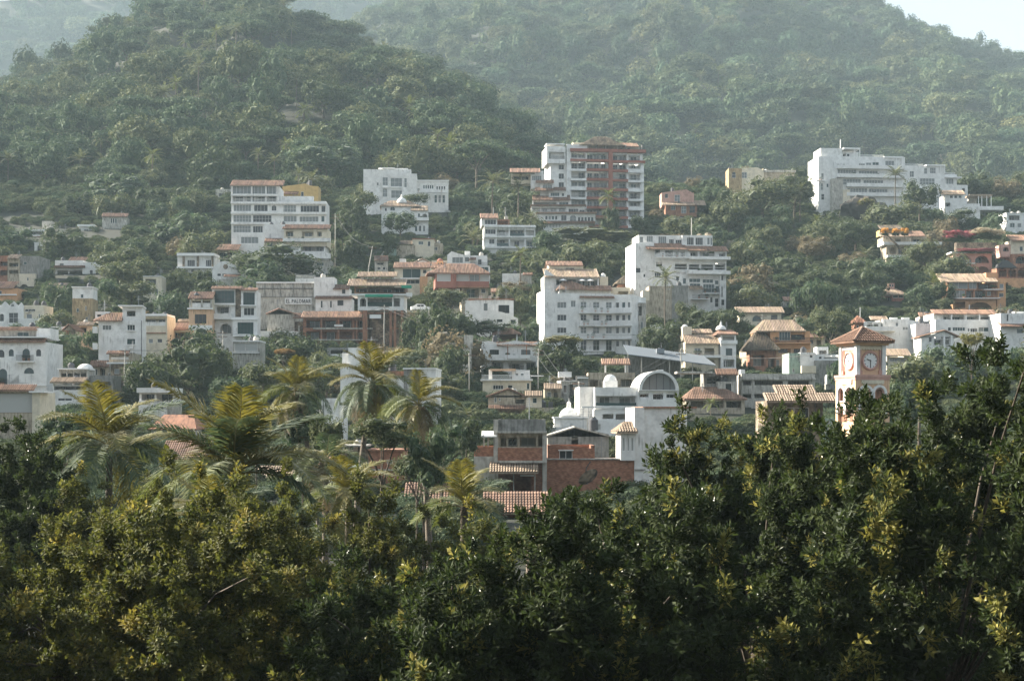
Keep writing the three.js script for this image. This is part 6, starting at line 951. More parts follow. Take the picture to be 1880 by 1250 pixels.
// ---------------------------------------------------------------- small infill houses between the named ones
seed = 64;
for (const [x0, x1, y0, y1, d, m, rk, l] of [
  [84, 118, 520, 548, 388, M.beige, 1, 'small beige house with tiled roof below the domed house'], [62, 96, 446, 470, 455, M.white, 0, 'small flat white house below the grey terraced house'], [196, 226, 508, 532, 402, M.pale, 1, 'small pale house behind shrubs, left of the white bay house'], [262, 296, 508, 548, 384, M.cream, 0, 'cream stub of a house half sunk in shrubs left of the white bay house'], [688, 712, 470, 500, 412, M.pale, 1, 'small grey house with tiled roof above the stilted restaurant'], [902, 924, 530, 552, 384, M.cream, 1, 'tiny cream house between the red house and the slender palm'], [1162, 1186, 556, 618, 330, M.pale, 0, 'narrow pale house with stacked open floors right of the curved hotel'], [1194, 1216, 598, 628, 320, M.white, 0, 'tiny white house among the trees right of the curved hotel'], [1372, 1396, 634, 668, 306, M.beige, 1, 'small beige house left of the orange villa'], [1848, 1884, 392, 424, 480, M.white, 0, 'white stepped house cut off by the right edge, below the pergola'], [600, 640, 448, 476, 452, M.beige, 1, 'small beige tiled house right of the stepped apartment house'], [1000, 1030, 704, 742, 258, M.beige, 1, 'small weathered house right of the cream terrace house'], [1030, 1058, 700, 735, 262, M.pale, 0, 'pale box house below the round dark tree'], [640, 676, 668, 700, 285, M.white, 0, 'low white house below the dark undercroft'], [165, 198, 662, 700, 282, M.beige, 1, 'small beige tiled house left of the grey stone house'], [1190, 1232, 700, 716, 300, M.beige, 1, 'low tiled house behind the vaulted villa'], [812, 842, 585, 606, 335, M.pale, 1, 'small pale house in the trees right of the stilted restaurant'], [1690, 1722, 574, 600, 345, M.cream, 1, 'small cream tiled house above the gabled garden house'], [1480, 1516, 612, 640, 318, M.cream, 1, 'small cream tiled house right of the orange villa'], [1440, 1470, 545, 570, 372, M.pale, 1, 'small pale tiled house on the dark slope above the orange villa']]) {
  const h = house('infill_house', l, x0, x1, y1, { d, yaw: rr(-0.1, 0.15) }), mid = (y0 + y1) / 2, tall = (y1 - y0) * d / F > 4.2, t = rk ? y0 + (y1 - y0) * 0.26 : y0;
  const W2 = x1 - x0, fe = tall ? [op(x0 + W2 * 0.12, t + (y1 - t) * 0.1, x1 - W2 * 0.3, t + (y1 - t) * 0.38, { rail: 'i' }), w(x0 + W2 * 0.2, t + (y1 - t) * 0.55, x0 + W2 * 0.45, t + (y1 - t) * 0.8), w(x0 + W2 * 0.6, t + (y1 - t) * 0.55, x0 + W2 * 0.8, t + (y1 - t) * 0.8)] : [w(x0 + W2 * 0.15, t + (y1 - t) * 0.2, x0 + W2 * 0.4, t + (y1 - t) * 0.6), op(x0 + W2 * 0.55, t + (y1 - t) * 0.15, x0 + W2 * 0.8, t + (y1 - t) * 0.85, {})];
  h.vol(x0, t, x1, y1, m, { dep: 6, rec: 1.5 }, fe); if (rk) h.roof('shed', x0 - 1, y0, x1 + 1, t + 0.5, pick([M.tile, M.tilepale, M.tiledark]), { ov: 0.5 }); else h.box('coping', x0 - 0.5, t - 1.2, x1 + 0.5, t, -6, 0.2, M.trim);
}
// ---------------------------------------------------------------- the wooded hills
seed = 4242;
{
  const spots = [], grid = {};
  const sow = (n, dmin, dmax, which) => {
    for (let i = 0; i < n; i++) {
      const d = lerp(dmin, dmax, Math.pow(rnd(), 0.85)), u = rr(-330, 2210), x = (u - 940) / F * d, q = hills(x, d), y = ground(x, d);
      if (q.which !== which || q.h < y - 0.5 || q.t > 1.04) continue;
      const big = (lerp(1.5, 0.7, Math.pow(i / n, 0.5)) * rr(0.85, 1.15)) * 7 * (which === 3 ? 2.4 : which === 2 ? 1.7 : 1.15), cx = Math.floor(x / 16), cz = Math.floor(d / 16); let free = true; for (let a = -2; a <= 2 && free; a++) for (let b = -2; b <= 2 && free; b++) for (const q2 of grid[(cx + a) + ',' + (cz + b)] ?? []) if (Math.hypot(q2.x - x, (q2.d - d) * 1.15) < 0.66 * (q2.big + big)) { free = false; break; }
      if (!free) continue;
      const sp = { x, y, d, u, py: HZ - (y + 4 - EYE) / d * F, which, big }; (grid[cx + ',' + cz] ??= []).push(sp); spots.push(sp);
    }
  };
  sow(14000, 545, 1125, 1); sow(24000, 850, 1920, 2); sow(4000, 1900, 2510, 3);
  // low trees that close the ground between the town and the hills
  spots.sort((a, b) => a.d - b.d);
  const kinds = ['wood', 'wood', 'wood', 'olive', 'olive', 'dark', 'flat', 'flat', 'flat', 'tall', 'olive', 'wood'], inst = {};
  let nt = 0, np = 0; const m4 = new THREE.Matrix4(), q4 = new THREE.Quaternion(), UPV = V(0, 1, 0);
  for (const s of spots) {
    const inView = s.u > -10 && s.u < 1890 && s.py > -10 && s.py < 420, palm = rnd() < 0.2 && s.which < 3, kind = palm ? 'palm' : pick(kinds), r = palm ? rr(3.4, 5.4) * (s.which === 2 ? 1.5 : 1) : s.big, ry = palm ? r : kind === 'flat' ? r * rr(0.36, 0.5) : kind === 'tall' ? r * rr(1, 1.3) : r * rr(0.7, 1.05);
    const lift = palm ? rr(8, 13) : kind === 'flat' ? r * rr(0.7, 1.1) : r * rr(0.45, 1), p = V(s.x, s.y + lift, -s.d);
    if (inView && palm && np < 240) { np++; tree('palm', 'hill_palm', 'tufted palm rising out of the wooded hillside behind the town', p, r, ry, 'palms on the wooded hills'); continue; }
    if (inView && !palm && nt < 300 && s.d > 548) { nt++; tree(kind, 'forest_tree', 'leafy forest tree on the wooded hillside just behind the town', p, r, ry, 'nearest trees of the hillside wood', 1, false); continue; }
    const set = KIND[kind].far, v = kind + '/' + Math.floor(rnd() * set.length);
    (inst[v] ??= []).push([p, r / (palm ? 4 : 5), ry / (palm ? 4 : kind === 'flat' ? 2 : 4.4), rr(0, 6.28), rr(0.6, 1.3), rr(0.88, 1.14)]);
  }
  const wood = new THREE.Group(); wood.name = 'hillside_forest'; scene.add(wood); tag(wood, 'hazy mass of forest covering the upper slopes of the hills', 'forest', null, 'stuff');
  for (const v in inst) {
    const [kind, i] = v.split('/'), list = inst[v], im = new THREE.InstancedMesh(KIND[kind].far[+i], kind === 'palm' ? FROND : FAR, list.length);
    im.name = kind === 'palm' ? 'palm_canopy' : 'tree_canopy'; im.userData.kind = 'stuff'; im.castShadow = im.receiveShadow = true;
    list.forEach(([p, sx, sy, a, t, w], k) => { im.setMatrixAt(k, m4.compose(p, q4.setFromAxisAngle(UPV, a), V(sx, sy, sx))); im.setColorAt(k, new THREE.Color().setRGB(t * w, t, t / w)); });
    wood.add(im);
  }
}

{ // unseen trees added behind the viewpoint to cut sky light on the foreground
  seed = 31337; const bank = new THREE.Group(); bank.name = 'added_shading_bank'; scene.add(bank); tag(bank, 'added unseen wood behind the viewpoint, keeping sky light off the foreground', 'forest', null, 'stuff');
  const m4 = new THREE.Matrix4(), q4 = new THREE.Quaternion(); ['wood', 'olive', 'dark'].forEach((k) => { const n = 55, im = new THREE.InstancedMesh(KIND[k].far[0], FAR, n); im.name = 'tree_canopy'; im.userData.kind = 'stuff'; for (let i = 0; i < n; i++) { const d = rr(-80, -16), x = rr(-0.7, 0.7) * (d + 160), r = rr(3.5, 7); im.setMatrixAt(i, m4.compose(V(x, ground(x, d) + r * 0.7, -d), q4.setFromAxisAngle(V(0, 1, 0), rr(0, 6)), V(r / 5, r / 5, r / 5))); im.setColorAt(i, new THREE.Color(1, 1, 1)); } bank.add(im); });
}
// ---------------------------------------------------------------- trees and plants between the houses
seed = 2024;
const BOXES = [];                                          // every building block as it shows: photo box and distance
scene.updateMatrixWorld(true);
scene.children.forEach((g) => { if (!g.userData.category || !g.children.length || /tree|palm|forest/.test(g.userData.category)) return; g.children.forEach((m) => { if (!m.geometry) return; m.geometry.computeBoundingBox(); const bb = m.geometry.boundingBox.clone().applyMatrix4(m.matrixWorld), d = -bb.max.z; const X = [bb.min.x, bb.max.x].map((x) => 940 + F * x / d), Y = [bb.max.y, bb.min.y].map((y) => HZ - (y - EYE) / d * F); const foot = HZ - (g.position.y - EYE) / -g.position.z * F; if (Y[0] < foot) BOXES.push([X[0], Y[0], X[1], Math.min(Y[1], foot), d, g.name.replace(/_\d+$/, '').replace(/_/g, ' ')]); }); });
const TREES = [], POT = bag().add(new THREE.CylinderGeometry(0.26, 0.18, 0.45, 10), new THREE.Matrix4().makeTranslation(0, 0.23, 0)).geo();
function hides(px, py, rx, ry, d, share) {                 // would a crown here hide a house that should be seen?
  for (const [a, b, c, e, bd] of BOXES) { if (bd < d - 1) continue; const w2 = Math.min(px + rx, c) - Math.max(px - rx, a), h2 = Math.min(py + ry, e) - Math.max(py - ry, b); if (w2 > 0 && h2 > 0 && w2 * h2 > share * 4 * rx * ry) return true; }
  return false;
}
const ADJ = { wood: 'green', olive: 'olive green', dark: 'dark green', flat: 'flat-topped', tall: 'tall narrow', dry: 'dry brownish', darkflat: 'wide dark spreading', gold: 'yellowish', rust: 'rust-flowered' };
// hand-placed trees: kind, column, row of the crown's middle, half width, half height (photo pixels), metres away, label
for (const [k, px, py, rx, ry, d, l] of [
  ['dark', 500, 482, 88, 36, 398, 'wide dark spreading tree above the sign wall'], ['dark', 345, 685, 66, 62, 258, 'big dark tree below the cream and orange houses'], ['dark', 268, 700, 44, 52, 250, 'dark tree right of the grey stone house'], ['dark', 395, 665, 34, 40, 262, 'dark leafy tree left of the concrete hut'],
  ['wood', 425, 722, 40, 36, 226, 'round olive-topped tree behind the tall palm frond'], ['olive', 480, 700, 48, 40, 232, 'grey-green tree below the concrete hut'], ['rust', 520, 648, 22, 9, 282, 'rust-flowered flat treetop right of the concrete hut'], ['dark', 545, 655, 52, 44, 288, 'dark tree below the plain gabled house'], ['dark', 600, 690, 42, 46, 262, 'dark tree behind the blank white house'],
  ['dark', 800, 610, 42, 66, 300, 'tall dark tree right of the stilted restaurant'], ['dark', 832, 690, 40, 66, 276, 'dark tree filling the gully below the restaurant'], ['olive', 822, 547, 38, 20, 330, 'pale leafy tree in front of the red house'], ['dark', 760, 610, 30, 44, 312, 'dark tree under the restaurant deck'], ['dry', 715, 655, 34, 24, 262, 'dry pale tree behind the palm crowns'], ['olive', 760, 658, 30, 22, 258, 'olive shrub-like tree above the concrete house'],
  ['dark', 1030, 650, 46, 38, 288, 'round dark tree in front of the curved hotel'], ['gold', 1035, 622, 36, 10, 287, 'yellow treetop against the curved hotel'], ['dark', 1075, 668, 28, 20, 280, 'dark shrub under the curved hotel corner'], ['dark', 900, 603, 52, 16, 330, 'dark garden hedge below the white shed-roof house'], ['olive', 955, 565, 18, 24, 345, 'yellow-green shrub on the bank left of the curved hotel'], ['dry', 945, 530, 30, 16, 392, 'dry pinkish shrub by the slender palm'], ['olive', 985, 550, 14, 34, 352, 'yellowish shrub beside the curved hotel wall'],
  ['dark', 1300, 590, 42, 26, 322, 'dark tree behind the little turret house'], ['dark', 1215, 620, 44, 40, 305, 'dark tree right of the curved hotel'], ['olive', 1262, 575, 22, 26, 334, 'yellow-green bamboo-like tree below the curved apartment block'], ['dark', 1345, 590, 34, 28, 318, 'rounded dark tree left of the tile roof house'], ['olive', 1525, 595, 40, 34, 312, 'olive tree left of the clock tower roof'], ['wood', 1480, 600, 24, 20, 322, 'green shrub right of the orange villa'],
  ['olive', 1690, 700, 62, 52, 190, 'rounded olive tree right of the clock tower'], ['wood', 1655, 745, 42, 55, 176, 'green tree against the clock tower side'], ['gold', 1785, 622, 24, 18, 240, 'clipped yellow-green treetop below the long white house'], ['dark', 1420, 520, 70, 60, 420, 'big dark tree on the slope right of the curved apartment block'], ['dark', 1390, 470, 52, 40, 440, 'dark tree on the shaded slope'], ['dark', 1500, 540, 60, 48, 395, 'dark tree above the orange villa'], ['dark', 1560, 510, 50, 40, 400, 'dark tree left of the little red house'], ['dark', 1375, 540, 40, 34, 380, 'dark tree right of the white curved balconies'], ['wood', 1590, 545, 34, 26, 375, 'glossy green tree below the little red house'],
  ['olive', 1400, 362, 62, 40, 498, 'broad olive tree below the tan house'], ['olive', 1460, 350, 40, 34, 505, 'olive tree beside the stepped white hotel'], ['dark', 1690, 360, 36, 34, 496, 'dark tree in front of the stepped white hotel'], ['olive', 1640, 400, 56, 32, 480, 'olive tree below the stepped white hotel'], ['dark', 1755, 400, 40, 20, 485, 'dark tree below the white garden villa'], ['gold', 1592, 370, 17, 10, 500, 'small golden shrub at the foot of the stepped hotel'], ['olive', 1700, 470, 38, 32, 418, 'olive tree right of the terraced garden villa'], ['dark', 1730, 540, 26, 28, 372, 'dark tree left of the terracotta villa'], ['wood', 1690, 545, 28, 30, 372, 'leafy tree with palm beside the terracotta villa'],
  ['olive', 1090, 432, 88, 13, 452, 'long sunlit hedge below the red-banded tower'], ['dark', 1090, 468, 80, 28, 440, 'dark tree mass below the red-banded tower'], ['dark', 1010, 470, 40, 22, 432, 'dark tree right of the three-storey apartments'], ['dark', 1120, 405, 20, 30, 470, 'dark bush against the red-banded tower'], ['dark', 1175, 412, 20, 22, 470, 'dark bush at the foot of the red-banded tower'], ['dark', 650, 400, 34, 40, 470, 'dark tree left of the domed villa'], ['olive', 660, 372, 34, 26, 485, 'sunlit tree left of the modern mansion'], ['dark', 765, 365, 26, 14, 500, 'dark round tree against the modern mansion'], ['wood', 735, 408, 32, 22, 464, 'green tree in front of the domed villa'], ['dark', 720, 455, 20, 30, 440, 'dark tree left of the beige tiered house'], ['dark', 640, 460, 34, 44, 430, 'dark tree right of the stepped apartment house'], ['wood', 860, 420, 26, 24, 468, 'leafy tree left of the three-storey apartments'],
  ['wood', 340, 420, 60, 34, 468, 'broad green tree below the small hill house'], ['wood', 215, 350, 60, 36, 535, 'broad flat tree behind the grey and white house'], ['olive', 330, 520, 30, 32, 392, 'olive tree left of the grid-window house'], ['dark', 375, 515, 18, 24, 396, 'dark shrub left of the arched gable house'], ['wood', 25, 445, 44, 30, 462, 'dark leafy tree below the pergola house, left edge'], ['wood', 110, 560, 36, 48, 362, 'leafy tree left of the narrow ochre block'], ['wood', 128, 640, 34, 34, 300, 'leafy bush right of the narrow grey house'], ['olive', 240, 540, 50, 26, 372, 'olive shrubs above the tall white house'], ['wood', 600, 290, 62, 30, 558, 'wide umbrella-shaped tree behind the stacked hotel'], ['flat', 875, 280, 46, 22, 556, 'umbrella-shaped sunlit tree left of the red-banded tower'], ['wood', 778, 850, 50, 72, 96, 'leafy tree hiding the dark coconut palm trunk'], ['olive', 700, 795, 62, 40, 97, 'sunlit leafy tree at the foot of the coconut palms'], ['wood', 812, 812, 52, 46, 122, 'leafy tree below the dark coconut palm'], ['olive', 600, 800, 34, 44, 112, 'leafy tree between the palms and the blank white house'], ['wood', 556, 792, 40, 40, 118, 'round green tree below the drooping coconut palm'], ['olive', 765, 862, 44, 36, 108, 'sunlit tree above the dark tiled roof'], ['wood', 120, 790, 50, 44, 120, 'leafy tree left of the arching palm'], ['olive', 470, 800, 40, 36, 130, 'olive tree behind the largest palm'], ['dark', 855, 800, 34, 40, 150, 'green tree beside the brick terrace house'], ['olive', 580, 340, 40, 22, 520, 'sunlit tree behind the yellow house'],
]) { const p = at(px, py, d), s = d / F; TREES.push([p.x, d, rx * s * 0.9]); tree(k, k === 'gold' || (ry < 14 && k !== 'rust') ? 'hedge_tree' : 'garden_tree', l, p, rx * s, ry * s, null); }
// palms: column, row of the crown, crown half width in photo pixels, metres away, label
for (const [px, py, r, d, l] of [[905, 335, 32, 490, 'sunlit twin palm left of the terraced villas'], [952, 345, 26, 488, 'shaded palm beside the terraced villas'], [1118, 360, 24, 472, 'palm standing before the red-banded tower'], [975, 400, 22, 462, 'feathery palm right of the three-storey apartments'], [868, 440, 26, 450, 'palm behind the white terrace house'], [956, 468, 24, 398, 'slender tall palm between the red house and the long tile roof'], [1222, 512, 30, 350, 'coconut palm before the blank beige house'], [1645, 322, 22, 505, 'palm against the stepped white hotel'], [1716, 522, 34, 380, 'palm with drooping fronds left of the terracotta villa'], [1470, 352, 24, 498, 'palm on the ridge left of the stepped hotel'], [1440, 395, 26, 490, 'sunlit palm below the tan house'], [1500, 405, 20, 480, 'palm on the rocky slope below the stepped hotel'], [572, 330, 24, 505, 'palm behind the yellow house'], [548, 322, 18, 510, 'smaller palm behind the stacked hotel'], [340, 455, 22, 430, 'palm left of the tiled pavilion'], [100, 440, 24, 455, 'palm beside the grey terraced house'], [858, 765, 26, 232, 'young palm left of the gabled shack'], [1306, 742, 20, 232, 'small palm on the flat roof behind the glossy tree'], [1560, 420, 22, 470, 'palm below the rock face'], [1590, 470, 24, 430, 'palm left of the terraced garden villa'], [700, 300, 20, 556, 'palm above the modern mansion'], [225, 255, 26, 600, 'tall palm standing out on the left hillside'], [190, 300, 24, 590, 'second tall palm on the left hillside'], [392, 190, 22, 690, 'sunlit palm standing alone on the left hill'], [510, 200, 26, 690, 'pale palm near the middle of the left hill']]) { const s = d / F, p = at(px, py, d); TREES.push([p.x, d, r * s * 0.5]); tree('palm', 'palm_tree', l, p, r * s, r * s, null); }
// everything else that is green between the houses
{
  let n = 0;
  for (let i = 0; i < 12000 && n < 300; i++) {
    const px = rr(-30, 1910), base = 345 + 400 * Math.pow(rnd(), 0.9), d = depthOf(base), s = d / F, x = (px - 940) * s;
    const r = rr(2.2, 6.8) * (i > 5000 ? 0.7 : 1), h = r * rr(0.5, 0.9), y = ground(x, d) + h, py = HZ - (y - EYE) / s, f = rr(0.7, 1.05), rx = r / s, ry = r * f / s;
    if (FOOT.some(([a, b, c, e]) => Math.abs(x - a) < c + r * 0.5 && Math.abs(d - b) < e + r * 0.5) || hides(px, py, rx, ry, d, 0.13) || TREES.some(([a, b, q]) => Math.hypot(x - a, d - b) < 0.6 * (q + r))) continue;
    const k = pick(['wood', 'wood', 'olive', 'olive', 'dark', 'dark', 'dark', 'flat', 'tall', 'dry']);
    let best = null, bd = 1e9; for (const b of BOXES) { const q = Math.hypot(Math.max(0, b[0] - px, px - b[2]), Math.max(0, b[1] - py, py - b[3])) + Math.abs(b[4] - d) * 0.3; if (q < bd) { bd = q; best = b; } }
    const where = px < best[0] ? 'left of' : px > best[2] ? 'right of' : d < best[4] ? 'in front of' : 'behind';
    const lab = `${ADJ[k]} tree ${where} the ${best[5]}`;
    TREES.push([x, d, r]); n++; tree(k, 'garden_tree', lab, V(x, y, -d), r, r * f, lab + 's'); 
  }
}
{ // undergrowth that covers the bare ground of the slope
  const N = 20000, geos = [KIND.wood.far[0], KIND.dark.far[0], KIND.olive.far[0]], lists = [[], [], []], m4 = new THREE.Matrix4(), q4 = new THREE.Quaternion();
  for (let i = 0; i < N; i++) {
    const d = 95 + 545 * Math.pow(rnd(), 0.6), px = rr(-260, 2140), x = (px - 940) / F * d, r = rr(0.8, 2.2) * (d > 520 ? 1.7 : 1);
    if (FOOT.some(([a, b, c, e]) => Math.abs(x - a) < c - 0.8 && Math.abs(d - b) < e - 0.8)) continue;
    const y = ground(x, d) + r * 0.35, s = d / F, py = HZ - (y - EYE) / s; if (hides(px, py, r / s, r * 0.7 / s, d, 0.55)) continue;
    lists[i % 3].push([V(x, y, -d), r / 5, r * rr(0.6, 0.9) / 4.4, rr(0, 6.28), rr(0.7, 1.15)]);
  }
  const u = new THREE.Group(); u.name = 'undergrowth'; scene.add(u); tag(u, 'low tangled undergrowth covering the ground between the houses', 'undergrowth', null, 'stuff');
  lists.forEach((L, k) => { const im = new THREE.InstancedMesh(geos[k], FAR, L.length); im.name = 'shrub_mass'; im.userData.kind = 'stuff'; L.forEach(([p, a, b, t, c], i) => { im.setMatrixAt(i, m4.compose(p, q4.setFromAxisAngle(V(0, 1, 0), t), V(a, b, a))); im.setColorAt(i, new THREE.Color().setRGB(c, c, c)); }); u.add(im); });
}
{ // flowering hedges and the rock face below the ridge hotel
  GREENS.pinkflower = [[0.3, 0.06, 0.08], [0.5, 0.16, 0.16]]; GREENS.paleflower = [[0.42, 0.34, 0.22], [0.6, 0.52, 0.38]]; GREENS.orangeflower = [[0.55, 0.25, 0.03], [0.7, 0.4, 0.06]];
  for (const [hue, px, py, rx, ry, d, l] of [['pinkflower', 1765, 431, 34, 9, 405, 'crimson bougainvillea hedge above the arcaded villa'], ['paleflower', 1815, 426, 34, 9, 404, 'cream-flowered hedge beside the crimson bougainvillea'], ['pinkflower', 1795, 459, 44, 4, 402, 'row of pink flowers along the arcaded villa terrace'], ['orangeflower', 1626, 424, 8, 6, 426, 'orange flower bush at the terraced garden villa, first of three'], ['orangeflower', 1645, 424, 8, 6, 426, 'orange flower bush at the terraced garden villa, middle of three'], ['orangeflower', 1662, 424, 8, 6, 426, 'orange flower bush at the terraced garden villa, last of three'], ['pinkflower', 1590, 300, 0, 0, 0, '']]) {
    if (!rx) continue; const s = d / F, g = thing('flowering_hedge', l, 'hedge', at(px, py, d)); const c = put('blossoms', crownGeo('round', hue, 700, 0.5).geo(), LEAF, g); c.scale.set(rx * s / 5, ry * s / 4, Math.max(0.2, ry * s * 1.4 / 5)); const b = put('leaves', KIND.dark.crowns[0], LEAF, g); b.scale.set(rx * s / 5, ry * s / 4.4, ry * s / 5); b.position.y = -ry * s * 0.9; 
  }
  const R = new THREE.IcosahedronGeometry(1, 4), P = R.attributes.position; for (let i = 0; i < P.count; i++) { const v = V(0, 0, 0).fromBufferAttribute(P, i), k = 1 + 0.28 * fbm(v.x * 2 + 4, v.y * 2, v.z * 2) + 0.12 * noise.noise(v.x * 7, v.y * 3, v.z * 7); P.setXYZ(i, v.x * k, v.y * k, v.z * k); } R.computeVertexNormals(); R.setAttribute('color', new THREE.Float32BufferAttribute(new Float32Array(P.count * 3).fill(1), 3));
  const r = put('rock_face', R, M.rock); r.position.copy(at(1585, 400, 508)); r.scale.set(8, 7, 9); tag(r, 'bare brown rock face below the stepped white hotel', 'rock');
}
// street furniture of the slope: poles, wires and masts
{
  const pole = (px, y0, y1, d, l, arms, lean = 0) => { const s = d / F, g = thing('utility_pole', l, 'utility pole', at(px, y1, d)); const h = (y1 - y0) * s; bag().tube([V(0, -3, 0), V(lean * h * 0.5, h * 0.5, 0), V(lean * h, h, 0)], 0.16, 0.1, 6, 2).build('shaft', M.pale, g); for (let i = 0; i < arms; i++) bag().box(lean * h - 1, h - 0.5 - i * 0.8, -0.08, lean * h + 1, h - 0.35 - i * 0.8, 0.08).build('crossarm', M.wood, g); return g.position.clone().add(V(lean * h, h - 0.4, 0)); };
  const a = pole(615, 392, 505, 428, 'pale utility pole with crossarms right of the stepped apartment house', 2), b = pole(673, 452, 505, 372, 'leaning pole with wires above the stilted restaurant', 1, 0.2), c = pole(861, 648, 720, 272, 'pale lamp pole in the dark gully', 1), e = pole(1400, 577, 600, 340, 'utility pole beside the tile roof house', 3), f = pole(1462, 578, 604, 332, 'utility pole left of the olive tree by the clock tower', 3), k = pole(1270, 400, 430, 380, 'slim mast on the curved apartment block', 0);
  const wire = (p, q, sag, l) => { const g = bag(); g.tube([p, p.clone().lerp(q, 0.5).add(V(0, -sag, 0)), q], 0.035, 0.035, 3, 8); tag(g.build('overhead_wire', M.iron, scene), l, 'wire'); };
  wire(b, at(715, 500, 370), 0.6, 'upper wire from the leaning pole to the restaurant roof'); wire(b.clone().add(V(0, -0.8, 0)), at(705, 508, 368), 0.5, 'lower wire from the leaning pole to the restaurant roof'); wire(e, f, 0.5, 'wire between the poles above the orange villa'); wire(a, b, 2, 'long wire from the crossarm pole down to the leaning pole');
}

// ---------------------------------------------------------------- rooftop and balcony clutter
seed = 909;
{
  const tg = bag(); tg.add(new THREE.CylinderGeometry(0.55, 0.6, 1.2, 12), new THREE.Matrix4().makeTranslation(0, 0.6, 0)); tg.add(new THREE.CylinderGeometry(0.25, 0.55, 0.3, 12), new THREE.Matrix4().makeTranslation(0, 1.35, 0)); const tank = tg.geo(), cap = bag().add(new THREE.CylinderGeometry(0.24, 0.24, 0.1, 10)).geo();
  const mast = bag().box(-0.03, 0, -0.03, 0.03, 2.6, 0.03).geo(), bars = (() => { const b = bag(); for (let i = 0; i < 5; i++) b.box(-0.5 + i * 0.05, 1.7 + i * 0.2, -0.02, 0.5 - i * 0.05, 1.73 + i * 0.2, 0.02); return b.geo(); })();
  const dish = bag().add(new THREE.SphereGeometry(0.45, 12, 4, 0, 6.2832, 0, 0.7), new THREE.Matrix4().makeRotationX(2.2).setPosition(0, 0.9, -0.4)).geo(), stub = bag().box(-0.05, 0, -0.05, 0.05, 0.8, 0.05).geo();
  const hosts = scene.children.filter((g) => /house|hotel|villa|apartment|mansion|building/.test(g.userData.category ?? '') && g.children.length > 2), n = {};
  for (const h of hosts) {
    const walls = h.children.filter((m) => m.name === 'wall'); if (!walls.length) continue;
    const what = h.name.replace(/_\d+$/, '').replace(/_/g, ' ');
    for (let i = 0; i < 3; i++) {
      const m = pick(walls), b = m.geometry.boundingBox ?? (m.geometry.computeBoundingBox(), m.geometry.boundingBox); if (b.max.x - b.min.x < 2.5) continue;
      const p = h.localToWorld(V(rr(b.min.x + 0.8, b.max.x - 0.8), b.max.y - 0.36, rr(b.min.z + 1, b.max.z - 1.2))), px = 940 + F * p.x / -p.z, py = HZ - (p.y - EYE) / -p.z * F; if (px < 0 || px > 1880 || py > 900) continue;
      const k = rnd(); let t;
      if (k < 0.45) { t = thing('water_tank', null, 'water tank', p); put('tank_body', tank, rnd() < 0.75 ? M.tank : M.pale, t); put('lid', cap, M.tank, t).position.y = 1.54; } else if (k < 0.9) { t = thing('antenna', null, 'antenna', p, rr(-1, 1)); put('mast', mast, M.metal, t); put('element', bars, M.metal, t); } else { t = thing('dish_antenna', null, 'satellite dish', p, rr(-1, 1)); put('reflector', dish, M.pale, t); put('mount', stub, M.iron, t); }
      const kind = t.userData.category, l = `small rooftop ${kind} on the ${what}`; tag(t, l, kind, l + 's');
    }
    const balconies = h.children.filter((m) => m.name === 'balcony');
    for (const bc of balconies) for (let i = 0; i < 2; i++) { const b = bc.geometry.boundingBox ?? (bc.geometry.computeBoundingBox(), bc.geometry.boundingBox), r = rr(0.3, 0.55), q = h.localToWorld(V(rr(b.min.x + 0.4, b.max.x - 0.4), b.max.y, b.max.z - 0.5)), t = thing('potted_plant', null, 'plant', q); put('pot', POT, M.pot, t); const c = put('leaves', KIND.wood.far[i], LEAF, t); c.position.y = 0.55 + r * 0.6; c.scale.setScalar(r / 5); const l = `potted plant on a balcony of the ${what}`; tag(t, l, 'plant', l + 's'); }
  }
}

{
  const h = house('retaining_wall', 'narrow pale concrete stair wall climbing the dark gully', 848, 866, 742, { d: 282, cat: 'wall' });
  h.vol(850, 612, 866, 640, M.pale, { z: -6, dep: 3, down: 4 }); h.vol(848, 640, 864, 690, M.pale, { z: -3, dep: 3, down: 4 }); h.vol(852, 690, 866, 742, M.grey, { dep: 3 });
  const t = house('terrace_wall', 'white balustraded terrace wall above the painted sign', 540, 578, 530, { d: 372, cat: 'wall' }); t.vol(542, 512, 578, 530, M.white, { dep: 3 }); t.rail(t.X(542), t.X(578), t.Y(512), 0.9, -0.1, 'b');
}

{ // more poles and wires down the slope
  seed = 1212; const tops = [];
  for (const [px, y0, y1, d, l] of [[228, 640, 705, 262, 'utility pole right of the tall white house'], [408, 608, 655, 300, 'utility pole below the grid-window house'], [548, 598, 640, 318, 'utility pole below the plain gabled house'], [705, 560, 622, 322, 'utility pole right of the stilted restaurant'], [988, 640, 700, 270, 'utility pole right of the wavy-parapet house'], [1062, 700, 760, 224, 'utility pole left of the vaulted villa'], [1250, 640, 690, 286, 'utility pole by the metal roof shed'], [1560, 640, 700, 252, 'utility pole left of the clock face']]) { const s = d / F, g = thing('utility_pole', l, 'utility pole', at(px, y1, d)), h = (y1 - y0) * s; bag().tube([V(0, -3, 0), V(0, h * 0.5, 0), V(0.05, h, 0)], 0.15, 0.1, 6, 2).build('shaft', M.pale, g); for (let i = 0; i < 2; i++) bag().box(-0.9, h - 0.4 - i * 0.7, -0.07, 0.9, h - 0.27 - i * 0.7, 0.07).build('crossarm', M.wood, g); tops.push([g.position.clone().add(V(0, h - 0.3, 0)), l.replace('utility pole ', '')]); }
  for (let i = 1; i < tops.length; i++) for (const o of [-0.8, 0.8]) { const a = tops[i - 1][0].clone().add(V(o, 0, 0)), b = tops[i][0].clone().add(V(o, 0, 0)), g = bag(); g.tube([a, a.clone().lerp(b, 0.5).add(V(0, -1.4, 0)), b], 0.03, 0.03, 3, 12); tag(g.build('overhead_wire', M.iron, scene), `${o < 0 ? 'left' : 'right'} wire ending at the pole ${tops[i][1]}`, 'wire'); }
}
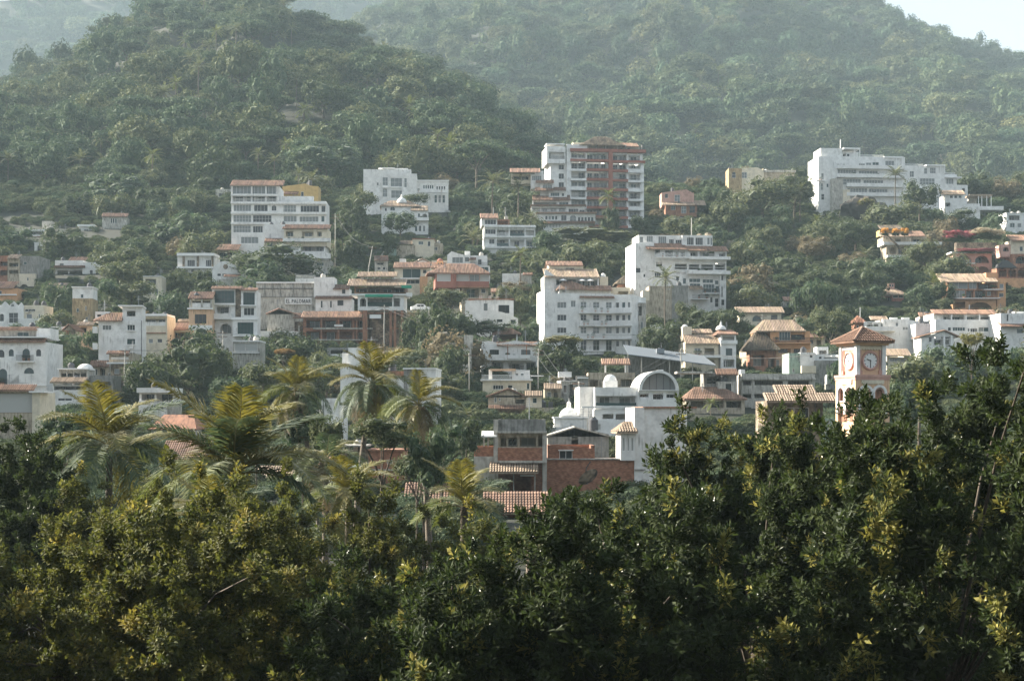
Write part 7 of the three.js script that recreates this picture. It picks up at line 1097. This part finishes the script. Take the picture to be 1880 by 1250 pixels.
{ // the white car parked under the trees right of the restaurant
  const g = thing('parked_car', 'white car parked among the trees right of the stilted restaurant', 'car', at(772, 571, 352), 0.15), sh = new THREE.Shape([[-2.1, 0.35], [2.05, 0.35], [2.12, 0.75], [1.25, 0.92], [0.65, 1.42], [-0.9, 1.46], [-1.7, 0.98], [-2.15, 0.88]].map((p) => new THREE.Vector2(...p)));
  bag().add(new THREE.ExtrudeGeometry(sh, { depth: 1.6, bevelEnabled: true, bevelSize: 0.06, bevelThickness: 0.06, bevelSegments: 2 }), new THREE.Matrix4().makeTranslation(0, 0, -0.8)).build('body', M.cloth, g);
  for (const [a, b] of [[-0.85, -0.1], [0, 0.6]]) bag().box(a, 0.95, 0.87, b, 1.32, 0.885).build('side_window', M.glass, g); for (const x of [-1.3, 1.3]) for (const z of [-0.75, 0.75]) { const wl = bag().add(new THREE.CylinderGeometry(0.32, 0.32, 0.2, 14), new THREE.Matrix4().makeRotationX(Math.PI / 2).setPosition(x, 0.32, z)).build('wheel', M.tank, g); bag().add(new THREE.CylinderGeometry(0.18, 0.18, 0.03, 10), new THREE.Matrix4().makeRotationX(Math.PI / 2).setPosition(x, 0.32, z + Math.sign(z) * 0.11)).build('rim', M.metal, wl); }
  bag().box(-5, -4, -2.5, 5, 0.001, 2.6).build('parking_slab', M.pale, thing('parking_ledge', 'concrete parking ledge carrying the white car', 'ledge', at(772, 571, 352), 0.15));
}
// ---------------------------------------------------------------- foreground palms
seed = 515;
{
  const hues = [['fresh', 1], ['wood', 1], ['gold', 1]];
  const FR = [1.35, 1.0, 0.7, 0.35, 0, -0.5].map((e, i) => [0, 1].map((k) => { const [h, c] = hues[(i + k) % 3]; return frondGeo(1, 84, 0.34, e, i < 2 ? 0.75 + k * 0.3 : 1.1 + k * 0.35, i > 4 ? 'dry' : i === 0 ? 'gold' : h, 0.017, bag(), 0, 1, i < 3 ? 0.45 : 1).geo(); }));
  const palm = (px, py, d, len, nf, l, lo = 0, hi = 6, lean = 0, wind = 0.2) => {
    const s = d / F, L = len * s, g = thing('coconut_palm', l, 'palm', at(px, py, d)), gy = ground(g.position.x, d) - g.position.y;
    bag().tube([V(lean * 2, gy - 0.5, 0), V(lean * 1.4, gy * 0.55, 0.2), V(0, 0, 0)], 0.24, 0.15, 8, 8).build('trunk', M.palmbark, g);
    for (let i = 0; i < nf; i++) { const t = Math.min(5, Math.floor(lerp(lo, hi, (i + rnd()) / nf))), f = put('frond', FR[t][i % 2], FROND, g), k = L * rr(0.85, 1.12); f.scale.set(k, k, k); f.rotation.set(0, i * 2.39996 + rr(-0.2, 0.2), 0); f.rotateZ(wind * rr(-1, 1)); f.position.y = -0.02 * i * L / nf; }
    const nuts = 5; for (let i = 0; i < nuts && len < 100 && d > 80; i++) { const a = i * 1.3, q = put('coconut', NUT, M.tilepale, g); q.position.set(Math.cos(a) * 0.3, -0.3, Math.sin(a) * 0.3); }
  };
  const NUT = new THREE.IcosahedronGeometry(0.16, 1); NUT.setAttribute('color', new THREE.Float32BufferAttribute(new Float32Array(NUT.attributes.position.count * 3).fill(1), 3));
  palm(428, 868, 60, 200, 20, 'largest palm with upright yellow-green fronds before the tiled sheds', 0, 3.6);
  palm(200, 818, 76, 150, 19, 'palm with arching fronds left of the largest palm', 0, 5);
  palm(385, 960, 55, 120, 13, 'young palm rising out of the yellow-leaved tree', 0, 3.4);
  palm(542, 718, 118, 82, 20, 'coconut palm with drooping fronds below the concrete hut', 0, 6, 1);
  palm(682, 704, 106, 92, 24, 'coconut palm with hanging orange fronds before the white tower house', 0, 6, -0.6);
  palm(768, 742, 100, 80, 20, 'dark coconut palm before the concrete house', 0.5, 6, 0.4);
  palm(640, 908, 72, 110, 14, 'low palm before the half-built brick house', 0, 4.5); palm(598, 842, 92, 88, 14, 'pale palm between the blank white house and the brick house', 1, 6);
  palm(852, 930, 66, 105, 13, 'young palm with stiff fronds before the sunlit tile roof', 0, 3.8); palm(975, 1010, 48, 52, 9, 'small palm tuft among the middle foreground trees', 0, 3);
}
// ---------------------------------------------------------------- foreground broadleaf trees
seed = 616;
function sprigGeo(n, len, ll, lw, spread) {                 // a twig with n folded leaves
  const b = bag(); b.col = [0.35, 0.28, 0.2]; const tw = 0.008; b.quad(V(-tw, 0, 0), V(tw, 0, 0), V(tw * 0.4, len, 0), V(-tw * 0.4, len, 0)); b.quad(V(0, 0, -tw), V(0, 0, tw), V(0, len, tw * 0.4), V(0, len, -tw * 0.4));
  for (let i = 0; i < n; i++) {
    const t = (i + 0.5) / n, a = i * 2.4 + rr(-0.3, 0.3), e = lerp(0.2, 1.15, t) + rr(-0.25, 0.25), o = V(Math.cos(a), 0, Math.sin(a)), D = o.clone().multiplyScalar(Math.cos(e)).add(V(0, Math.sin(e), 0)), S = V(-Math.sin(a), 0, Math.cos(a)), N = V(0, 0, 0).crossVectors(S, D).normalize(), L = ll * rr(0.7, 1.2), W = lw * rr(0.8, 1.2), A = V(0, len * t, 0).addScaledVector(o, spread * rr(0, 1)), m = A.clone().addScaledVector(D, L * 0.5), tip = A.clone().addScaledVector(D, L).addScaledVector(N, -L * 0.12);
    const k = rr(0.7, 1.25); b.col = [k, k, k * rr(0.8, 1.1)]; const l = m.clone().addScaledVector(S, W).addScaledVector(N, W * 0.4), r = m.clone().addScaledVector(S, -W).addScaledVector(N, W * 0.4);
    b.tri(A, l, m); b.tri(m, l, tip); b.tri(A, m, r); b.tri(m, tip, r);
  }
  return b.geo();
}
const SPRIG = { broad: [0, 1, 2].map(() => sprigGeo(9, 0.32, 0.2, 0.042, 0.02)), small: [0, 1, 2].map(() => sprigGeo(9, 0.34, 0.155, 0.046, 0.05)) };
// outline: [column, row] of the crown's upper edge; the crown goes down to row "low"
function frontTree(name, label, outline, low, d0, d1, lr, nLobes, kind, hues, dens, m) {
  const x0 = outline[0][0], x1 = outline[outline.length - 1][0], dm = (d0 + d1) / 2, base = at((x0 + x1) / 2, HZ, dm); base.y = ground(base.x, dm);
  const g = thing(name, label, 'tree', base), L = [];
  const nb = Math.max(2, Math.round((x1 - x0) / 44)), each = Math.round(nLobes / nb);
  for (let j = 0; j < nb; j++) {                            // upright boughs, each a stack of lobes that narrows to its top
    const d = rr(d0, d1), s = d / F, r1 = rr(lr[0], lr[1]), pad = Math.min((x1 - x0) * 0.35, r1 / s * 0.8), px0 = clamp(x0 + (j + rr(0.1, 0.9)) / nb * (x1 - x0), x0 + pad, x1 - pad), top = table(outline, px0) + (rnd() < 0.35 ? rr(20, 90) : rr(0, 16)), lean = rr(-0.12, 0.12);
    for (let i = 0; i < each; i++) {
      const t = i / each, r = r1 * clamp(0.42 + 0.75 * Math.sqrt(t), 0.4, 1) * rr(0.8, 1.1), fy = rr(0.9, 1.3), py = top + r / s * fy * 1.1 + (low - top) * t * rr(0.85, 1.1); if (py > low) continue;
      L.push([at(px0 + lean * (py - top) + rr(-0.75, 0.75) * r / s * Math.sqrt(t + 0.05), py, d + rr(-1, 1) * (0.4 + t)).sub(base), r, fy]);
    }
  }
  const inner = bag();                                      // twigs and leaves deep inside the crown
  for (const [c, r, fy] of L) for (let i = 0; i < 230; i++) { const v = sphereDir().multiplyScalar(r * 0.72 * Math.cbrt(rnd())); v.y *= fy; leafFace(inner, v.add(c), sphereDir(), r * rr(0.14, 0.26), mixc(hues[0], rr(0, 1))); }
  inner.build('inner_foliage', LEAF, g).userData.kind = 'stuff';
  const lists = [[], [], []], up = V(0, 1, 0), q = new THREE.Quaternion(), q2 = new THREE.Quaternion(), m4 = new THREE.Matrix4();
  const per = kind === 'small' ? 16 : 12;
  L.forEach(([c, r, fy], li) => {
    const n = Math.round(dens * 12.57 * r * r / 22), young = rnd() < 0.2;
    for (let j = 0; j < n; j++) {                            // branchlets standing out of the bough, each with its tuft of sprays
      const dir = sphereDir(), k = 1 + 0.5 * noise.noise(dir.x * 2.1 + li * 3.3, dir.y * 2.1, dir.z * 2.1), c0 = c.clone().add(V(dir.x * r, dir.y * r * fy, dir.z * r).multiplyScalar(k * rr(0.55, 0.9)));
      const ax = dir.clone().multiplyScalar(0.9).add(V(rr(-0.4, 0.4), rr(0.1, 0.9), rr(-0.4, 0.4))).normalize(), len = rr(0.4, 1.15) * (r > 0.8 ? 1 : 0.75), wd = rr(0.1, 0.2), shoots = (young && rnd() < 0.6) || rnd() < 0.13;
      for (let i = 0; i < per; i++) {
        const t = Math.sqrt(rnd()), side = sphereDir().multiplyScalar(wd * (1.15 - t * 0.8)), p = c0.clone().addScaledVector(ax, len * t).add(side);
        const grow = ax.clone().multiplyScalar(0.7).addScaledVector(side, 3.5).add(V(rr(-0.3, 0.3), rr(0, 0.5), rr(-0.3, 0.3))).normalize(); q.setFromUnitVectors(up, grow).multiply(q2.setFromAxisAngle(up, rr(0, 6.28)));
        const z = rr(0.7, 1.2), hue = shoots && t > 0.3 && rnd() < 0.6 ? hues[1] : hues[0];
        lists[i % 3].push([m4.compose(p, q, V(z, z, z)).clone(), mixc(hue, rnd())]);
      }
    }
  });
  lists.forEach((A, k) => { const im = new THREE.InstancedMesh(SPRIG[kind][k], m, A.length); im.name = 'leaf_sprays'; im.userData.kind = 'stuff'; im.castShadow = im.receiveShadow = true; A.forEach(([mm, c], i) => { im.setMatrixAt(i, mm); im.setColorAt(i, new THREE.Color().setRGB(...c)); }); g.add(im); });
  const cx = V(0, 0, 0); L.forEach(([c]) => cx.add(c)); cx.divideScalar(L.length); bag().tube([V(0, -0.5, 0), V(cx.x * 0.3, cx.y * 0.35, cx.z * 0.3), V(cx.x, cx.y * 0.8, cx.z)], 0.4, 0.2, 8, 6).build('trunk', M.bark, g);
  L.filter((_, i) => i % 7 === 0).forEach(([c]) => bag().tube([V(cx.x * 0.6, cx.y * 0.6, cx.z * 0.6), V(lerp(cx.x, c.x, 0.6), lerp(cx.y, c.y, 0.45), lerp(cx.z, c.z, 0.6)), c], 0.07, 0.02, 5, 4).build('branch', M.bark, g));
}
GREENS.ficus = [[0.024, 0.04, 0.011], [0.06, 0.082, 0.022]]; GREENS.shoot = [[0.14, 0.15, 0.03], [0.36, 0.32, 0.09]]; GREENS.vine = [[0.055, 0.07, 0.013], [0.16, 0.16, 0.032]]; GREENS.vinegold = [[0.15, 0.14, 0.024], [0.34, 0.28, 0.06]];
frontTree('front_tree', 'golden small-leaved tree filling the lower left corner', [[-140, 1040], [0, 985], [60, 945], [150, 915], [240, 880], [330, 865], [420, 890], [520, 930], [600, 1010]], 1330, 40, 50, [0.6, 1.1], 190, 'small', ['vine', 'vinegold'], 26, LEAF);
frontTree('front_tree', 'yellow-brown leafy tree below the low palms, left of centre', [[400, 910], [520, 875], [600, 915], [680, 885], [740, 915], [800, 930], [880, 940], [960, 980]], 1330, 52, 60, [0.6, 1.2], 130, 'small', ['vine', 'vinegold'], 24, LEAF);
frontTree('front_tree', 'shaded glossy tree at the left edge, beside the arching palm', [[-120, 780], [0, 765], [50, 770], [110, 830], [150, 900]], 1100, 66, 74, [0.8, 1.5], 60, 'broad', ['ficus', 'ficus'], 20, GLOSS);
frontTree('front_tree', 'dim shaded tree between the left palms', [[110, 870], [200, 880], [300, 850], [330, 900]], 1100, 62, 70, [0.7, 1.2], 34, 'small', ['vine', 'vinegold'], 22, LEAF);
frontTree('front_tree', 'dark glossy-leaved tree at the bottom centre', [[560, 1080], [640, 1030], [720, 1060], [800, 1020], [880, 1000], [960, 1040], [1010, 1060]], 1330, 36, 44, [0.5, 0.95], 120, 'broad', ['ficus', 'shoot'], 24, GLOSS);
frontTree('front_tree', 'glossy dark tree with yellow shoots in front of the brick house', [[985, 960], [1020, 885], [1075, 858], [1110, 885], [1150, 880], [1190, 905], [1260, 900], [1330, 930]], 1330, 36, 46, [0.45, 0.9], 120, 'broad', ['ficus', 'shoot'], 24, GLOSS);
frontTree('front_tree', 'tall leafy tree top before the white corner house', [[1200, 830], [1235, 775], [1290, 750], [1335, 800], [1370, 770], [1410, 742], [1450, 750], [1520, 765], [1570, 770]], 1330, 42, 50, [0.5, 1], 150, 'broad', ['ficus', 'shoot'], 24, GLOSS);
frontTree('front_tree', 'slim leafy spire before the clock tower arches', [[1560, 780], [1595, 724], [1635, 770]], 960, 50, 54, [0.3, 0.55], 34, 'broad', ['ficus', 'shoot'], 28, GLOSS);
frontTree('front_tree', 'large glossy tree with bright shoots at the lower right', [[1480, 860], [1540, 790], [1620, 750], [1680, 770], [1740, 700], [1790, 690], [1830, 625], [1858, 600], [1900, 650], [2000, 640]], 1330, 34, 46, [0.5, 1], 190, 'broad', ['ficus', 'shoot'], 24, GLOSS);

for (const [x, d, r, y] of [[-24, 40, 5, 9.5], [-25, 50, 5.5, 10.5], [-23, 31, 4.5, 8.5]]) tree('dark', 'added_shading_tree', `added unseen tree shading the foreground from past the left edge, ${d === 40 ? 'middle' : d === 50 ? 'farther' : 'nearer'} of three`, V(x, y, -d), r, r * 0.95, 'added shading trees outside the left edge');  // unseen trees added to throw shade on the lower foreground

frontTree('front_tree', 'leafy treetop hiding the left end of the tiled pavilion', [[1370, 800], [1405, 758], [1440, 770], [1470, 800]], 1000, 52, 56, [0.45, 0.8], 40, 'broad', ['ficus', 'shoot'], 26, GLOSS);
renderer.render(scene, camera);
